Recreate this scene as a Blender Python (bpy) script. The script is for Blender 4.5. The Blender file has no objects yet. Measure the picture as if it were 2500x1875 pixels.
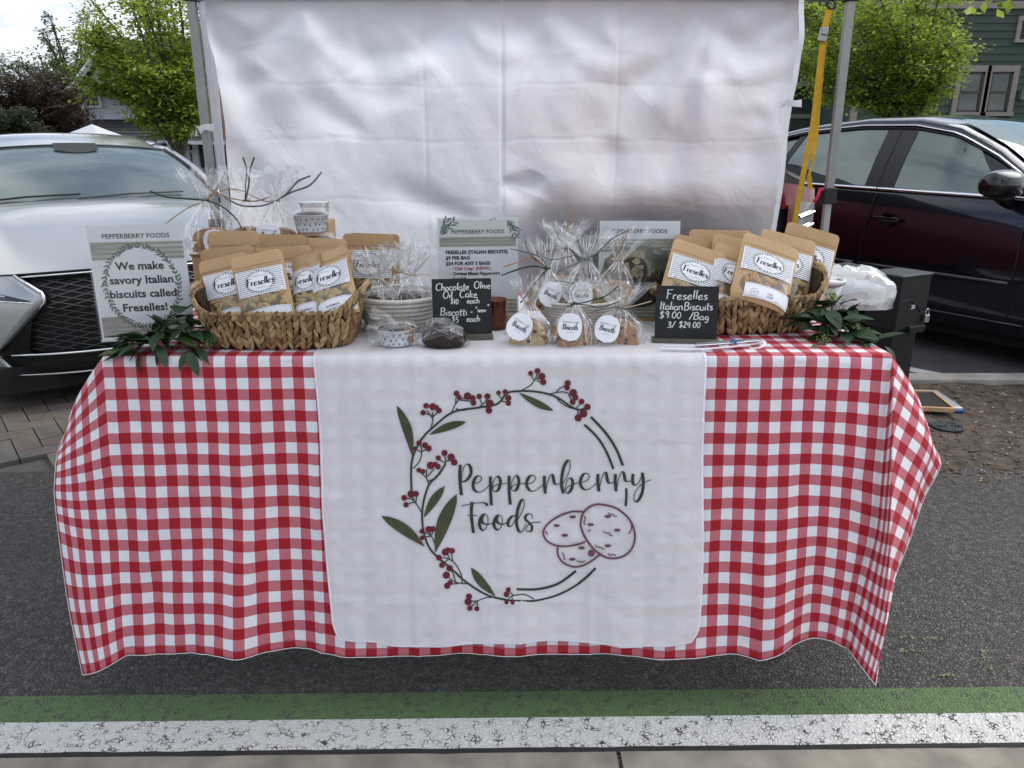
import bpy, bmesh, math, random
from math import sin, cos, tan, pi, radians, sqrt, atan2, exp
from mathutils import Vector, Matrix, noise as mnoise
random.seed(7)
S = bpy.context.scene
C = S.collection

# ------------------------------------------------------------------ camera, sky, sun, exposure
CAMZ, PITCH, FPX = 1.35, radians(17.5), 1878.0
cd = bpy.data.cameras.new('camera'); cam = bpy.data.objects.new('camera', cd); C.objects.link(cam)
cam.location = (0, 0, CAMZ); cam.rotation_euler = (pi/2 - PITCH, 0, 0)
cd.sensor_width = 36; cd.lens = 36*FPX/2500; cd.clip_start = .05; cd.clip_end = 500
S.camera = cam
SUN_EL, SUN_AZ = radians(50), radians(68)      # azimuth clockwise from +Y
w = bpy.data.worlds.new('World'); S.world = w; w.use_nodes = True
nt = w.node_tree; nt.nodes.clear(); N = nt.nodes.new; L = nt.links.new
out = N('ShaderNodeOutputWorld'); bg = N('ShaderNodeBackground'); sky = N('ShaderNodeTexSky')
sky.sky_type = 'NISHITA'; sky.sun_disc = False; sky.sun_elevation = SUN_EL; sky.sun_rotation = SUN_AZ
sky.air_density = 1.0; sky.dust_density = 1.5; sky.ozone_density = 1.0
tc = N('ShaderNodeTexCoord'); sx = N('ShaderNodeSeparateXYZ'); L(tc.outputs['Generated'], sx.inputs[0])
mz = N('ShaderNodeMath'); mz.operation = 'MAXIMUM'; mz.inputs[1].default_value = 0.0; L(sx.outputs[2], mz.inputs[0])
az = N('ShaderNodeMath'); az.operation = 'ADD'; az.inputs[1].default_value = .16; L(mz.outputs[0], az.inputs[0])
dx = N('ShaderNodeMath'); dx.operation = 'DIVIDE'; L(sx.outputs[0], dx.inputs[0]); L(az.outputs[0], dx.inputs[1])
dy = N('ShaderNodeMath'); dy.operation = 'DIVIDE'; L(sx.outputs[1], dy.inputs[0]); L(az.outputs[0], dy.inputs[1])
cx = N('ShaderNodeCombineXYZ'); L(dx.outputs[0], cx.inputs[0]); L(dy.outputs[0], cx.inputs[1])
n1 = N('ShaderNodeTexNoise'); n1.inputs['Scale'].default_value = .8; n1.inputs['Detail'].default_value = 7; n1.inputs['Roughness'].default_value = .55
L(cx.outputs[0], n1.inputs['Vector'])
cr = N('ShaderNodeValToRGB'); cr.color_ramp.elements[0].position = .40; cr.color_ramp.elements[1].position = .55
L(n1.outputs['Fac'], cr.inputs[0])
n2 = N('ShaderNodeTexNoise'); n2.inputs['Scale'].default_value = 1.9; n2.inputs['Detail'].default_value = 6; L(cx.outputs[0], n2.inputs['Vector'])
cr2 = N('ShaderNodeValToRGB'); cr2.color_ramp.elements[0].position = .33; cr2.color_ramp.elements[1].position = .66
cr2.color_ramp.elements[0].color = (4.9, 5.4, 6.4, 1); cr2.color_ramp.elements[1].color = (9.6, 9.8, 10.4, 1)
L(n2.outputs['Fac'], cr2.inputs[0])
mx = N('ShaderNodeMix'); mx.data_type = 'RGBA'; L(cr.outputs[0], mx.inputs[0]); L(sky.outputs[0], mx.inputs[6]); L(cr2.outputs[0], mx.inputs[7])
L(mx.outputs[2], bg.inputs[0]); bg.inputs[1].default_value = .1; L(bg.outputs[0], out.inputs[0])
sd = bpy.data.lights.new('sun', 'SUN'); sun = bpy.data.objects.new('sun', sd); C.objects.link(sun)
sd.energy = 1.6; sd.angle = radians(55); sd.color = (1, .98, .95)
sun.rotation_euler = Vector((sin(SUN_AZ)*cos(SUN_EL), cos(SUN_AZ)*cos(SUN_EL), sin(SUN_EL))).to_track_quat('Z', 'Y').to_euler()
S.view_settings.view_transform = 'Standard'; S.view_settings.look = 'None'
S.view_settings.exposure = .64; S.view_settings.gamma = 1; S.view_settings.use_curve_mapping = False
S.cycles.use_denoising = True; S.cycles.transparent_max_bounces = 24; S.cycles.max_bounces = 8
S.cycles.caustics_reflective = False; S.cycles.caustics_refractive = False; S.cycles.sample_clamp_indirect = 6

# ------------------------------------------------------------------ measuring helpers (photo pixel -> place)
def ray(px, py):
    a = (px-1250)/FPX; b = -(py-937.5)/FPX
    return Vector((a, cos(PITCH)+b*sin(PITCH), -sin(PITCH)+b*cos(PITCH)))
def P(px, py, Y):
    d = ray(px, py); t = Y/d.y
    return Vector((d.x*t, Y, CAMZ+d.z*t))
def G(px, py, Z=0.0):
    d = ray(px, py); t = (Z-CAMZ)/d.z
    return Vector((d.x*t, d.y*t, Z))

# ------------------------------------------------------------------ materials
MATS = {}
def srgb(r, g, b):
    f = lambda c: (c/12.92 if c <= .04045 else ((c+.055)/1.055)**2.4)
    return (f(r/255), f(g/255), f(b/255))
def mat(name, col, rough=.6, metal=0, var=.12, scale=12, bump=0, bscale=150, coat=0, ior=1.45, spec=None, detail=4, trans=0, emit=0):
    if name in MATS: return MATS[name]
    m = bpy.data.materials.new(name); m.use_nodes = True; MATS[name] = m
    t = m.node_tree; b = t.nodes['Principled BSDF']
    b.inputs['Roughness'].default_value = rough; b.inputs['Metallic'].default_value = metal
    b.inputs['Coat Weight'].default_value = coat; b.inputs['Coat Roughness'].default_value = .05; b.inputs['IOR'].default_value = ior
    if spec is not None: b.inputs['Specular IOR Level'].default_value = spec
    c = t.nodes.new('ShaderNodeTexCoord')
    if var:
        n = t.nodes.new('ShaderNodeTexNoise'); n.inputs['Scale'].default_value = scale; n.inputs['Detail'].default_value = detail
        t.links.new(c.outputs['Object'], n.inputs['Vector'])
        r = t.nodes.new('ShaderNodeValToRGB'); e = r.color_ramp.elements
        e[0].position = .3; e[1].position = .7
        e[0].color = (*[x*(1-var) for x in col], 1); e[1].color = (*[min(1, x*(1+var)) for x in col], 1)
        t.links.new(n.outputs['Fac'], r.inputs[0]); t.links.new(r.outputs[0], b.inputs['Base Color'])
    else: b.inputs['Base Color'].default_value = (*col, 1)
    if bump:
        n = t.nodes.new('ShaderNodeTexNoise'); n.inputs['Scale'].default_value = bscale; n.inputs['Detail'].default_value = 5
        t.links.new(c.outputs['Object'], n.inputs['Vector'])
        u = t.nodes.new('ShaderNodeBump'); u.inputs['Strength'].default_value = bump; u.inputs['Distance'].default_value = .6/bscale
        t.links.new(n.outputs['Fac'], u.inputs['Height']); t.links.new(u.outputs[0], b.inputs['Normal'])
    if emit:
        b.inputs['Emission Color'].default_value = (*col, 1); b.inputs['Emission Strength'].default_value = emit
    return m

def film(name, tint=(.95, .96, .97), gl=.12, milk=.04, rough=.07, bump=.5, bscale=30):
    """thin clear plastic: mostly see-through, with sharp reflections on its folds"""
    m = bpy.data.materials.new(name); m.use_nodes = True; MATS[name] = m; t = m.node_tree; t.nodes.clear()
    nn = t.nodes.new; l = t.links.new
    o = nn('ShaderNodeOutputMaterial'); tr = nn('ShaderNodeBsdfTransparent'); tr.inputs[0].default_value = (*tint, 1)
    g = nn('ShaderNodeBsdfGlossy'); g.inputs['Roughness'].default_value = rough; g.inputs['Color'].default_value = (1, 1, 1, 1)
    d = nn('ShaderNodeBsdfDiffuse'); d.inputs[0].default_value = (.85, .87, .88, 1)
    lw = nn('ShaderNodeLayerWeight'); lw.inputs[0].default_value = .35
    c = nn('ShaderNodeTexCoord'); n = nn('ShaderNodeTexNoise'); n.inputs['Scale'].default_value = bscale; n.inputs['Detail'].default_value = 3
    l(c.outputs['Object'], n.inputs['Vector'])
    bp = nn('ShaderNodeBump'); bp.inputs['Strength'].default_value = bump; bp.inputs['Distance'].default_value = .02
    l(n.outputs['Fac'], bp.inputs['Height']); l(bp.outputs[0], g.inputs['Normal']); l(bp.outputs[0], lw.inputs['Normal'])
    ma = nn('ShaderNodeMath'); ma.operation = 'MULTIPLY_ADD'; ma.inputs[1].default_value = .5; ma.inputs[2].default_value = gl
    l(lw.outputs['Facing'], ma.inputs[0])
    m1 = nn('ShaderNodeMixShader'); m1.inputs[0].default_value = milk; l(tr.outputs[0], m1.inputs[1]); l(d.outputs[0], m1.inputs[2])
    m2 = nn('ShaderNodeMixShader'); l(ma.outputs[0], m2.inputs[0]); l(m1.outputs[0], m2.inputs[1]); l(g.outputs[0], m2.inputs[2])
    l(m2.outputs[0], o.inputs[0]); return m
CELLO = film('cellophane', tint=(.975, .98, .985), gl=.045, milk=.01, rough=.04, bump=.8, bscale=22)
CELLO2 = film('cellophane_taut', tint=(.975, .98, .985), gl=.02, milk=.0, rough=.05, bump=.3, bscale=30)
GLINT = film('cellophane_glint', tint=(.97, .98, .99), gl=.45, milk=.35, rough=.10, bump=.2, bscale=50)  # whitened film for highlights painted on as slivers
CLEAR = film('clear_plastic', tint=(.985, .99, .99), gl=.006, milk=.004, bump=0)
MILKY = film('milky_plastic', tint=(.85, .88, .9), gl=.12, milk=.3, bump=.5, bscale=12)

# ------------------------------------------------------------------ mesh helpers
class MB:
    def __init__(s): s.v = []; s.f = []; s.mi = []; s.k = 0
    def add(s, vs, fs, k=None):
        n = len(s.v); s.v += [tuple(v) for v in vs]; s.f += [tuple(i+n for i in f) for f in fs]; s.mi += [s.k if k is None else k]*len(fs)
        return s
    def box(s, c, d, R=None, k=None):
        x, y, z = d[0]/2, d[1]/2, d[2]/2
        vs = [Vector(p) for p in ((-x,-y,-z),(x,-y,-z),(x,y,-z),(-x,y,-z),(-x,-y,z),(x,-y,z),(x,y,z),(-x,y,z))]
        if R is not None: vs = [R @ v for v in vs]
        c = Vector(c); return s.add([v+c for v in vs], [(0,3,2,1),(4,5,6,7),(0,1,5,4),(1,2,6,5),(2,3,7,6),(3,0,4,7)], k)
    def tube(s, pts, r, n=8, cap=True, flat=1.0, k=None):
        pts = [Vector(p) for p in pts]; m = len(pts); rr = r if isinstance(r, (list, tuple)) else [r]*m
        vs = []; up = Vector((0, 0, 1)); prev = None
        for i, p in enumerate(pts):
            t = (pts[min(i+1, m-1)]-pts[max(i-1, 0)]).normalized()
            a = t.cross(up) if prev is None else (prev - t*prev.dot(t))
            if a.length < 1e-4: a = t.cross(Vector((1, 0, 0)))
            a.normalize(); prev = a; b = t.cross(a)
            for j in range(n):
                g = 2*pi*j/n; vs.append(p + a*(cos(g)*rr[i]) + b*(sin(g)*rr[i]*flat))
        fs = [(i*n+j, i*n+(j+1) % n, (i+1)*n+(j+1) % n, (i+1)*n+j) for i in range(m-1) for j in range(n)]
        if cap: fs += [tuple(range(n))[::-1], tuple((m-1)*n+j for j in range(n))]
        return s.add(vs, fs, k)
    def lathe(s, prof, n=24, c=(0, 0, 0), cap=False, k=None, sq=(1, 1)):
        vs = [(c[0]+r*cos(2*pi*j/n)*sq[0], c[1]+r*sin(2*pi*j/n)*sq[1], c[2]+z) for r, z in prof for j in range(n)]; m = len(prof)
        fs = [(i*n+j, i*n+(j+1) % n, (i+1)*n+(j+1) % n, (i+1)*n+j) for i in range(m-1) for j in range(n)]
        if cap: fs += [tuple(range(n))[::-1], tuple((m-1)*n+j for j in range(n))]
        return s.add(vs, fs, k)
    def grid(s, fn, nu, nv, k=None, flip=False):
        vs = [fn(i/nu, j/nv) for j in range(nv+1) for i in range(nu+1)]; w_ = nu+1
        fs = [(j*w_+i, j*w_+i+1, (j+1)*w_+i+1, (j+1)*w_+i) for j in range(nv) for i in range(nu)]
        if flip: fs = [f[::-1] for f in fs]
        return s.add(vs, fs, k)
    def ribbon(s, pts, wd, up=Vector((0, 0, 1)), k=None):
        pts = [Vector(p) for p in pts]; m = len(pts); vs = []
        for i, p in enumerate(pts):
            t = (pts[min(i+1, m-1)]-pts[max(i-1, 0)]).normalized(); a = t.cross(up)
            if a.length < 1e-4: a = Vector((1, 0, 0))
            a.normalize(); q = wd[i] if isinstance(wd, (list, tuple)) else wd
            vs += [p-a*q/2, p+a*q/2]
        return s.add(vs, [(2*i, 2*i+1, 2*i+3, 2*i+2) for i in range(m-1)], k)
    def build(s, name, m=None, parent=None, smooth=False, uv=None):
        me = bpy.data.meshes.new(name); me.from_pydata(s.v, [], s.f)
        ms = m if isinstance(m, (list, tuple)) else [m]
        for q in ms:
            if q: me.materials.append(q)
        if len(ms) > 1: me.polygons.foreach_set('material_index', s.mi)
        if smooth: me.polygons.foreach_set('use_smooth', [True]*len(me.polygons))
        if uv:
            ul = me.uv_layers.new(name='UVMap')
            for lp in me.loops: ul.data[lp.index].uv = uv[lp.vertex_index]
        me.update(); o = bpy.data.objects.new(name, me); C.objects.link(o)
        if parent: o.parent = parent
        return o
def solid(o, th, off=0):
    md = o.modifiers.new('solid', 'SOLIDIFY'); md.thickness = th; md.offset = off; return o
def bevel(o, wd, seg=2):
    md = o.modifiers.new('bevel', 'BEVEL'); md.width = wd; md.segments = seg; md.limit_method = 'ANGLE'; return o
def tag(o, label=None, cat=None, group=None, kind=None):
    if label: o['label'] = label
    if cat: o['category'] = cat
    if group: o['group'] = group
    if kind: o['kind'] = kind
    return o
def thing(name, label, cat, loc=(0, 0, 0), rz=0, group=None, rot=None):
    o = bpy.data.objects.new(name, None); C.objects.link(o); o.empty_display_size = .1
    o.location = loc; o.rotation_euler = rot if rot else (0, 0, rz); return tag(o, label, cat, group)
def dup(root, **kw):
    def cp(o, par):
        c = o.copy(); C.objects.link(c); c.parent = par
        for ch in [x for x in bpy.data.objects if x.parent == o]: cp(ch, c)
        return c
    r = cp(root, root.parent)
    for k, v in kw.items(): setattr(r, k, v)
    return r
def catmull(pts, n=6, closed=False):
    pts = [tuple(p) for p in pts]; m = len(pts); o = []
    dim = len(pts[0]); g = lambda i: pts[i % m] if closed else pts[max(0, min(m-1, i))]
    for i in range(m if closed else m-1):
        p0, p1, p2, p3 = g(i-1), g(i), g(i+1), g(i+2)
        for j in range(n):
            t = j/n
            o.append(tuple(.5*((2*p1[d])+(-p0[d]+p2[d])*t+(2*p0[d]-5*p1[d]+4*p2[d]-p3[d])*t*t+(-p0[d]+3*p1[d]-3*p2[d]+p3[d])*t**3) for d in range(dim)))
    if not closed: o.append(pts[-1])
    return o
def lerp(a, b, t): return a+(b-a)*t
def interp(x, tab):
    if x <= tab[0][0]: return tab[0][1]
    for (x0, y0), (x1, y1) in zip(tab, tab[1:]):
        if x <= x1: return y0+(y1-y0)*(x-x0)/(x1-x0) if x1 > x0 else y1
    return tab[-1][1]
def fbm(x, y, z=0, o=3):
    return mnoise.fractal(Vector((x, y, z)), 1.0, 2.0, o)

# 2D print: polygons collected flat, then laid on a surface by a mapping function
class Print:
    def __init__(s): s.v = []; s.f = []
    def poly(s, pts):
        n = len(s.v); s.v += [tuple(p) for p in pts]; s.f.append(tuple(range(n, n+len(pts)))); return s
    def rect(s, x0, y0, x1, y1, nx=1):
        for i in range(nx):
            a = lerp(x0, x1, i/nx); b = lerp(x0, x1, (i+1)/nx); s.poly([(a, y0), (b, y0), (b, y1), (a, y1)])
        return s
    def disk(s, x, y, r, ry=None, n=12, rot=0):
        ry = r if ry is None else ry
        return s.poly([(x+r*cos(2*pi*i/n)*cos(rot)-ry*sin(2*pi*i/n)*sin(rot), y+r*cos(2*pi*i/n)*sin(rot)+ry*sin(2*pi*i/n)*cos(rot)) for i in range(n)])
    def stroke(s, pts, wd, n=5, thin=None, down=-1, closed=False):
        p = catmull(pts, n, closed) if len(pts) > 2 else [tuple(lerp(pts[0][k], pts[1][k], i/3) for k in (0, 1)) for i in range(4)]
        if closed: p.append(p[0])
        m = len(p); a = []
        W = []
        for i in range(m):
            q0 = p[max(0, i-1)]; q1 = p[min(m-1, i+1)]; dx_, dy_ = q1[0]-q0[0], q1[1]-q0[1]; l = sqrt(dx_*dx_+dy_*dy_) or 1
            ww = wd
            if thin is not None:
                dn = max(0, dy_*down/l); ww = thin+(wd-thin)*min(1, dn**1.2*1.15)
            W.append((ww, -dy_/l, dx_/l))
        base = len(s.v)
        for i in range(m):
            ww = sum(W[max(0, min(m-1, i+k))][0] for k in (-2, -1, 0, 1, 2))/5 if thin is not None else W[i][0]
            s.v += [(p[i][0]-W[i][1]*ww/2, p[i][1]-W[i][2]*ww/2), (p[i][0]+W[i][1]*ww/2, p[i][1]+W[i][2]*ww/2)]
        s.f += [(base+2*i, base+2*i+1, base+2*i+3, base+2*i+2) for i in range(m-1)]
        return s
    def leaf(s, x0, y0, x1, y1, wd, n=7, skew=.5, bend=0):
        dx_, dy_ = x1-x0, y1-y0; nx, ny = -dy_, dx_; l = sqrt(dx_*dx_+dy_*dy_) or 1; nx /= l; ny /= l
        U = []; D = []
        for i in range(n+1):
            t = i/n; h = wd/2*(sin(pi*t**(.85)))**.9 if 0 < t < 1 else 0; b = bend*sin(pi*t)
            U.append((x0+dx_*t+nx*(h+b), y0+dy_*t+ny*(h+b))); D.append((x0+dx_*t+nx*(b-h), y0+dy_*t+ny*(b-h)))
        base = len(s.v)
        for a, b in zip(U, D): s.v += [a, b]
        s.f += [(base+2*i, base+2*i+1, base+2*i+3, base+2*i+2) for i in range(n)]
        return s
    def text(s, body, x, y, size, align='LEFT', bold=0, rot=0, sx=1):
        vs, fs = text2d(body, size, align, bold); base = len(s.v)
        s.v += [(x+(a*sx)*cos(rot)-b*sin(rot), y+(a*sx)*sin(rot)+b*cos(rot)) for a, b in vs]; s.f += [tuple(i+base for i in f) for f in fs]
        return s
    def place(s, name, fn, m, parent=None):
        b = MB(); b.add([fn(x, y) for x, y in s.v], s.f)
        return b.build(name, m, parent)
_tc = {}
def text2d(body, size, align='LEFT', bold=0):
    key = (body, align, bold)
    if key not in _tc:
        cu = bpy.data.curves.new('t', 'FONT'); cu.body = body; cu.size = 1; cu.align_x = align; cu.offset = bold; cu.resolution_u = 2
        o = bpy.data.objects.new('t', cu); C.objects.link(o); bpy.context.view_layer.update()
        me = bpy.data.meshes.new_from_object(o.evaluated_get(bpy.context.evaluated_depsgraph_get()))
        _tc[key] = ([(v.co.x, v.co.y) for v in me.vertices], [tuple(p.vertices) for p in me.polygons])
        bpy.data.objects.remove(o); bpy.data.curves.remove(cu); bpy.data.meshes.remove(me)
    vs, fs = _tc[key]; return [(a*size, b*size) for a, b in vs], fs

# single-stroke handwriting; x-height .5, ascender 1, descender -.4; value = (advance, strokes)
HW = {
 'a': (.5, [[(.38,.42),(.22,.5),(.06,.32),(.08,.08),(.22,0),(.38,.2),(.4,.45),(.4,.1),(.48,.02)]]),
 'b': (.5, [[(.08,1),(.08,.5),(.08,.02),(.25,0),(.4,.15),(.36,.4),(.2,.48),(.08,.32)]]),
 'c': (.42, [[(.36,.42),(.2,.5),(.05,.28),(.08,.06),(.22,0),(.38,.1)]]),
 'e': (.44, [[(.06,.25),(.25,.27),(.36,.4),(.22,.5),(.06,.34),(.06,.12),(.2,0),(.4,.1)]]),
 'f': (.34, [[(.34,.92),(.24,1),(.15,.82),(.15,0)],[(.02,.52),(.3,.52)]]),
 'g': (.46, [[(.36,.42),(.2,.5),(.06,.3),(.16,.08),(.34,.2),(.38,.46),(.37,-.1),(.25,-.35),(.06,-.25)]]),
 'h': (.48, [[(.07,1),(.07,.5),(.07,0)],[(.07,.3),(.22,.5),(.36,.4),(.38,0)]]),
 'i': (.22, [[(.1,.48),(.1,.02)],[(.1,.66),(.12,.7)]]),
 'k': (.44, [[(.07,1),(.07,0)],[(.36,.5),(.09,.22),(.38,0)]]),
 'l': (.22, [[(.1,1),(.09,.5),(.1,.02)]]),
 'n': (.48, [[(.07,.48),(.07,0)],[(.07,.3),(.22,.5),(.36,.4),(.38,0)]]),
 'o': (.46, [[(.24,.5),(.07,.36),(.08,.1),(.24,0),(.38,.16),(.36,.4),(.22,.5)]]),
 'r': (.36, [[(.07,.48),(.07,0)],[(.07,.28),(.18,.46),(.32,.48)]]),
 's': (.4, [[(.34,.44),(.2,.5),(.08,.38),(.2,.26),(.32,.14),(.2,0),(.04,.06)]]),
 't': (.34, [[(.15,.85),(.14,.4),(.16,.04),(.28,.02)],[(.0,.55),(.32,.57)]]),
 'u': (.48, [[(.07,.48),(.07,.12),(.2,0),(.34,.12),(.38,.48),(.38,.08),(.44,.0)]]),
 'v': (.42, [[(.04,.5),(.19,.0),(.36,.5)]]),
 'w': (.6, [[(.04,.5),(.15,.02),(.28,.4),(.4,.02),(.54,.5)]]),
 'C': (.62, [[(.55,.85),(.38,1),(.1,.75),(.06,.3),(.25,0),(.55,.12)]]),
 'O': (.72, [[(.35,1),(.1,.8),(.06,.3),(.28,0),(.55,.15),(.62,.6),(.5,.92),(.32,1)]]),
 'B': (.62, [[(.1,1),(.1,0)],[(.02,.95),(.3,1),(.48,.82),(.35,.56),(.12,.52)],[(.12,.52),(.42,.5),(.52,.25),(.38,.03),(.02,0)]]),
 'F': (.55, [[(.1,1),(.12,.5),(.1,0)],[(.02,.98),(.3,1),(.52,1.02)],[(.1,.55),(.4,.56)]]),
 'I': (.26, [[(.12,1),(.12,0)]]),
 'K': (.55, [[(.07,1),(.07,0)],[(.46,1),(.1,.45),(.5,0)]]),
 '$': (.5, [[(.42,.8),(.22,.9),(.08,.7),(.25,.5),(.4,.3),(.22,.08),(.04,.18)],[(.24,1.05),(.24,-.06)]]),
 '0': (.46, [[(.24,.85),(.07,.6),(.08,.2),(.24,0),(.38,.25),(.36,.65),(.22,.85)]]),
 '1': (.24, [[(.1,.85),(.1,0)]]),
 '2': (.46, [[(.06,.65),(.2,.85),(.36,.65),(.2,.3),(.05,.02),(.4,.03)]]),
 '3': (.46, [[(.08,.8),(.28,.85),(.34,.62),(.16,.48),(.38,.32),(.3,.03),(.06,.05)]]),
 '4': (.46, [[(.12,.85),(.06,.42),(.38,.42)],[(.3,.8),(.28,0)]]),
 '5': (.46, [[(.38,.85),(.12,.84),(.1,.5),(.3,.5),(.38,.25),(.22,.0),(.04,.08)]]),
 '9': (.46, [[(.34,.6),(.2,.45),(.08,.65),(.2,.85),(.34,.75),(.34,.4),(.3,0)]]),
 '/': (.4, [[(.34,.95),(.04,-.05)]]),
 '.': (.2, [[(.08,.03),(.1,.05)]]),
 '-': (.4, [[(.06,.4),(.34,.42)]]),
 '*': (.36, [[(.16,.95),(.16,.55)],[(.02,.85),(.3,.65)],[(.3,.85),(.02,.65)]]),
 'N': (.55, [[(.06,0),(.08,.6),(.36,.02),(.4,.62)]]),
 ' ': (.32, [])}
def handwrite(pr, s, x, y, size, wd, slant=0, thin=None, jit=.02, sx=1, rnd=None, gap=.0):
    rnd = rnd or random.Random(3)
    for ch in s:
        adv, st = HW.get(ch, HW[' '])
        oy = rnd.uniform(-jit, jit)
        for q in st:
            pr.stroke([(x+(a*sx+b*slant)*size, y+(b+oy)*size) for a, b in q], wd, 4, thin)
        x += (adv*sx+gap)*size
    return x
def hwlen(s, size, sx=1, gap=0): return sum((HW.get(c, HW[' '])[0]*sx+gap)*size for c in s)

# ================================================================== SETTING: ground, road, stripes, pavers, soil, kerb
YAW = radians(.8)
def stones(name, base, crev, scale, depth, paint=None, rough=.75, speck=0):
    """coarse aggregate: rounded stones with dark gaps; paint covers the stone tops and leaves the gaps"""
    m = bpy.data.materials.new(name); m.use_nodes = True; t = m.node_tree; b = t.nodes['Principled BSDF']; nn = t.nodes.new; l = t.links.new
    b.inputs['Roughness'].default_value = rough
    c = nn('ShaderNodeTexCoord'); n = nn('ShaderNodeTexNoise'); n.inputs['Scale'].default_value = scale*.8; n.inputs['Detail'].default_value = 3
    l(c.outputs['Object'], n.inputs['Vector'])
    wa = nn('ShaderNodeMixRGB'); wa.blend_type = 'ADD'; wa.inputs[0].default_value = .9/scale*1.2; l(c.outputs['Object'], wa.inputs[1]); l(n.outputs['Color'], wa.inputs[2])
    v = nn('ShaderNodeTexVoronoi'); v.inputs['Scale'].default_value = scale; l(wa.outputs[0], v.inputs['Vector'])
    v2 = nn('ShaderNodeTexVoronoi'); v2.feature = 'DISTANCE_TO_EDGE'; v2.inputs['Scale'].default_value = scale; l(wa.outputs[0], v2.inputs['Vector'])
    fine = nn('ShaderNodeTexNoise'); fine.inputs['Scale'].default_value = 420; fine.inputs['Detail'].default_value = 4; l(c.outputs['Object'], fine.inputs['Vector'])
    big = nn('ShaderNodeTexNoise'); big.inputs['Scale'].default_value = 2.3; big.inputs['Detail'].default_value = 5; l(c.outputs['Object'], big.inputs['Vector'])
    em = nn('ShaderNodeTexNoise'); em.inputs['Scale'].default_value = scale*.35; em.inputs['Detail'].default_value = 2; l(c.outputs['Object'], em.inputs['Vector'])
    # per-stone tone
    hs = nn('ShaderNodeSeparateColor'); l(v.outputs['Color'], hs.inputs[0])
    r = nn('ShaderNodeValToRGB'); e = r.color_ramp.elements; e[0].color = (*[x*.62 for x in base], 1); e[1].color = (*[min(1, x*1.35) for x in base], 1)
    l(hs.outputs[0], r.inputs[0])
    gp = nn('ShaderNodeMapRange'); l(v2.outputs['Distance'], gp.inputs[0])
    gp.inputs[1].default_value = .0; gp.inputs[2].default_value = .22 if not paint else .1; gp.inputs[3].default_value = .25
    mz_ = nn('ShaderNodeMath'); mz_.operation = 'MULTIPLY'; gm_ = nn('ShaderNodeMapRange'); l(em.outputs['Fac'], gm_.inputs[0]); gm_.inputs[1].default_value = .4; gm_.inputs[2].default_value = .62; gx = nn('ShaderNodeMath'); gx.operation = 'MAXIMUM'; l(gp.outputs[0], gx.inputs[0]); l(gm_.outputs[0], gx.inputs[1]); l(gx.outputs[0], mz_.inputs[0])
    bm = nn('ShaderNodeMapRange'); l(big.outputs['Fac'], bm.inputs[0]); bm.inputs[1].default_value = .3; bm.inputs[2].default_value = .7; bm.inputs[3].default_value = .8; bm.inputs[4].default_value = 1.15
    l(bm.outputs[0], mz_.inputs[1])
    last = r.outputs[0]
    if paint:
        pm = nn('ShaderNodeMixRGB'); pm.inputs[2].default_value = (*paint, 1); l(last, pm.inputs[1])
        # paint missing only in the deepest gaps and some pits
        pn = nn('ShaderNodeTexNoise'); pn.inputs['Scale'].default_value = scale*.4; pn.inputs['Detail'].default_value = 5; l(c.outputs['Object'], pn.inputs['Vector'])
        ps = nn('ShaderNodeMath'); ps.operation = 'MULTIPLY_ADD'; ps.inputs[1].default_value = .55; ps.inputs[2].default_value = -.268; l(pn.outputs['Fac'], ps.inputs[0])
        pc = nn('ShaderNodeMath'); pc.operation = 'GREATER_THAN'; l(v2.outputs['Distance'], pc.inputs[0]); l(ps.outputs[0], pc.inputs[1])
        pv = nn('ShaderNodeMixRGB'); pv.blend_type = 'MULTIPLY'; pv.inputs[0].default_value = 1; pv.inputs[1].default_value = (*paint, 1)
        pr_ = nn('ShaderNodeMapRange'); l(fine.outputs['Fac'], pr_.inputs[0]); pr_.inputs[1].default_value = .3; pr_.inputs[2].default_value = .7; pr_.inputs[3].default_value = .72; pr_.inputs[4].default_value = 1.1
        l(pr_.outputs[0], pv.inputs[2]); l(pv.outputs[0], pm.inputs[2]); l(pc.outputs[0], pm.inputs[0]); last = pm.outputs[0]
    mc = nn('ShaderNodeMixRGB'); mc.inputs[1].default_value = (*crev, 1); l(last, mc.inputs[2]); l(mz_.outputs[0], mc.inputs[0])
    if paint: mc.inputs[1].default_value = (*[x*.5 for x in paint], 1)
    if paint:
        l(last, b.inputs['Base Color'])
    else:
        sp = nn('ShaderNodeMixRGB'); sp.inputs[2].default_value = (.16, .155, .15, 1); l(mc.outputs[0], sp.inputs[1])
        sg = nn('ShaderNodeMath'); sg.operation = 'GREATER_THAN'; sg.inputs[1].default_value = .975; l(hs.outputs[1], sg.inputs[0])
        l(sg.outputs[0], sp.inputs[0]); l(sp.outputs[0], b.inputs['Base Color'])
    hgt = nn('ShaderNodeMath'); hgt.operation = 'MULTIPLY_ADD'; hgt.inputs[1].default_value = .12; l(fine.outputs['Fac'], hgt.inputs[0])
    sm = nn('ShaderNodeMapRange'); sm.interpolation_type = 'SMOOTHSTEP'; l(v2.outputs['Distance'], sm.inputs[0]); sm.inputs[2].default_value = .3
    ad = nn('ShaderNodeMath'); ad.operation = 'MULTIPLY_ADD'; ad.inputs[1].default_value = .5; l(hs.outputs[2], ad.inputs[0]); l(sm.outputs[0], ad.inputs[2])
    l(ad.outputs[0], hgt.inputs[2])
    bp = nn('ShaderNodeBump'); bp.inputs['Strength'].default_value = .9 if not paint else .55; bp.inputs['Distance'].default_value = depth; l(hgt.outputs[0], bp.inputs['Height']); l(bp.outputs[0], b.inputs['Normal'])
    return m
ASPH = stones('asphalt', (.118, .108, .098), (.02, .02, .02), 95, .010)
GREENP = stones('green_road_paint', (.05, .05, .05), (.01, .02, .01), 98, .008, paint=(.095, .17, .06))
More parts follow.
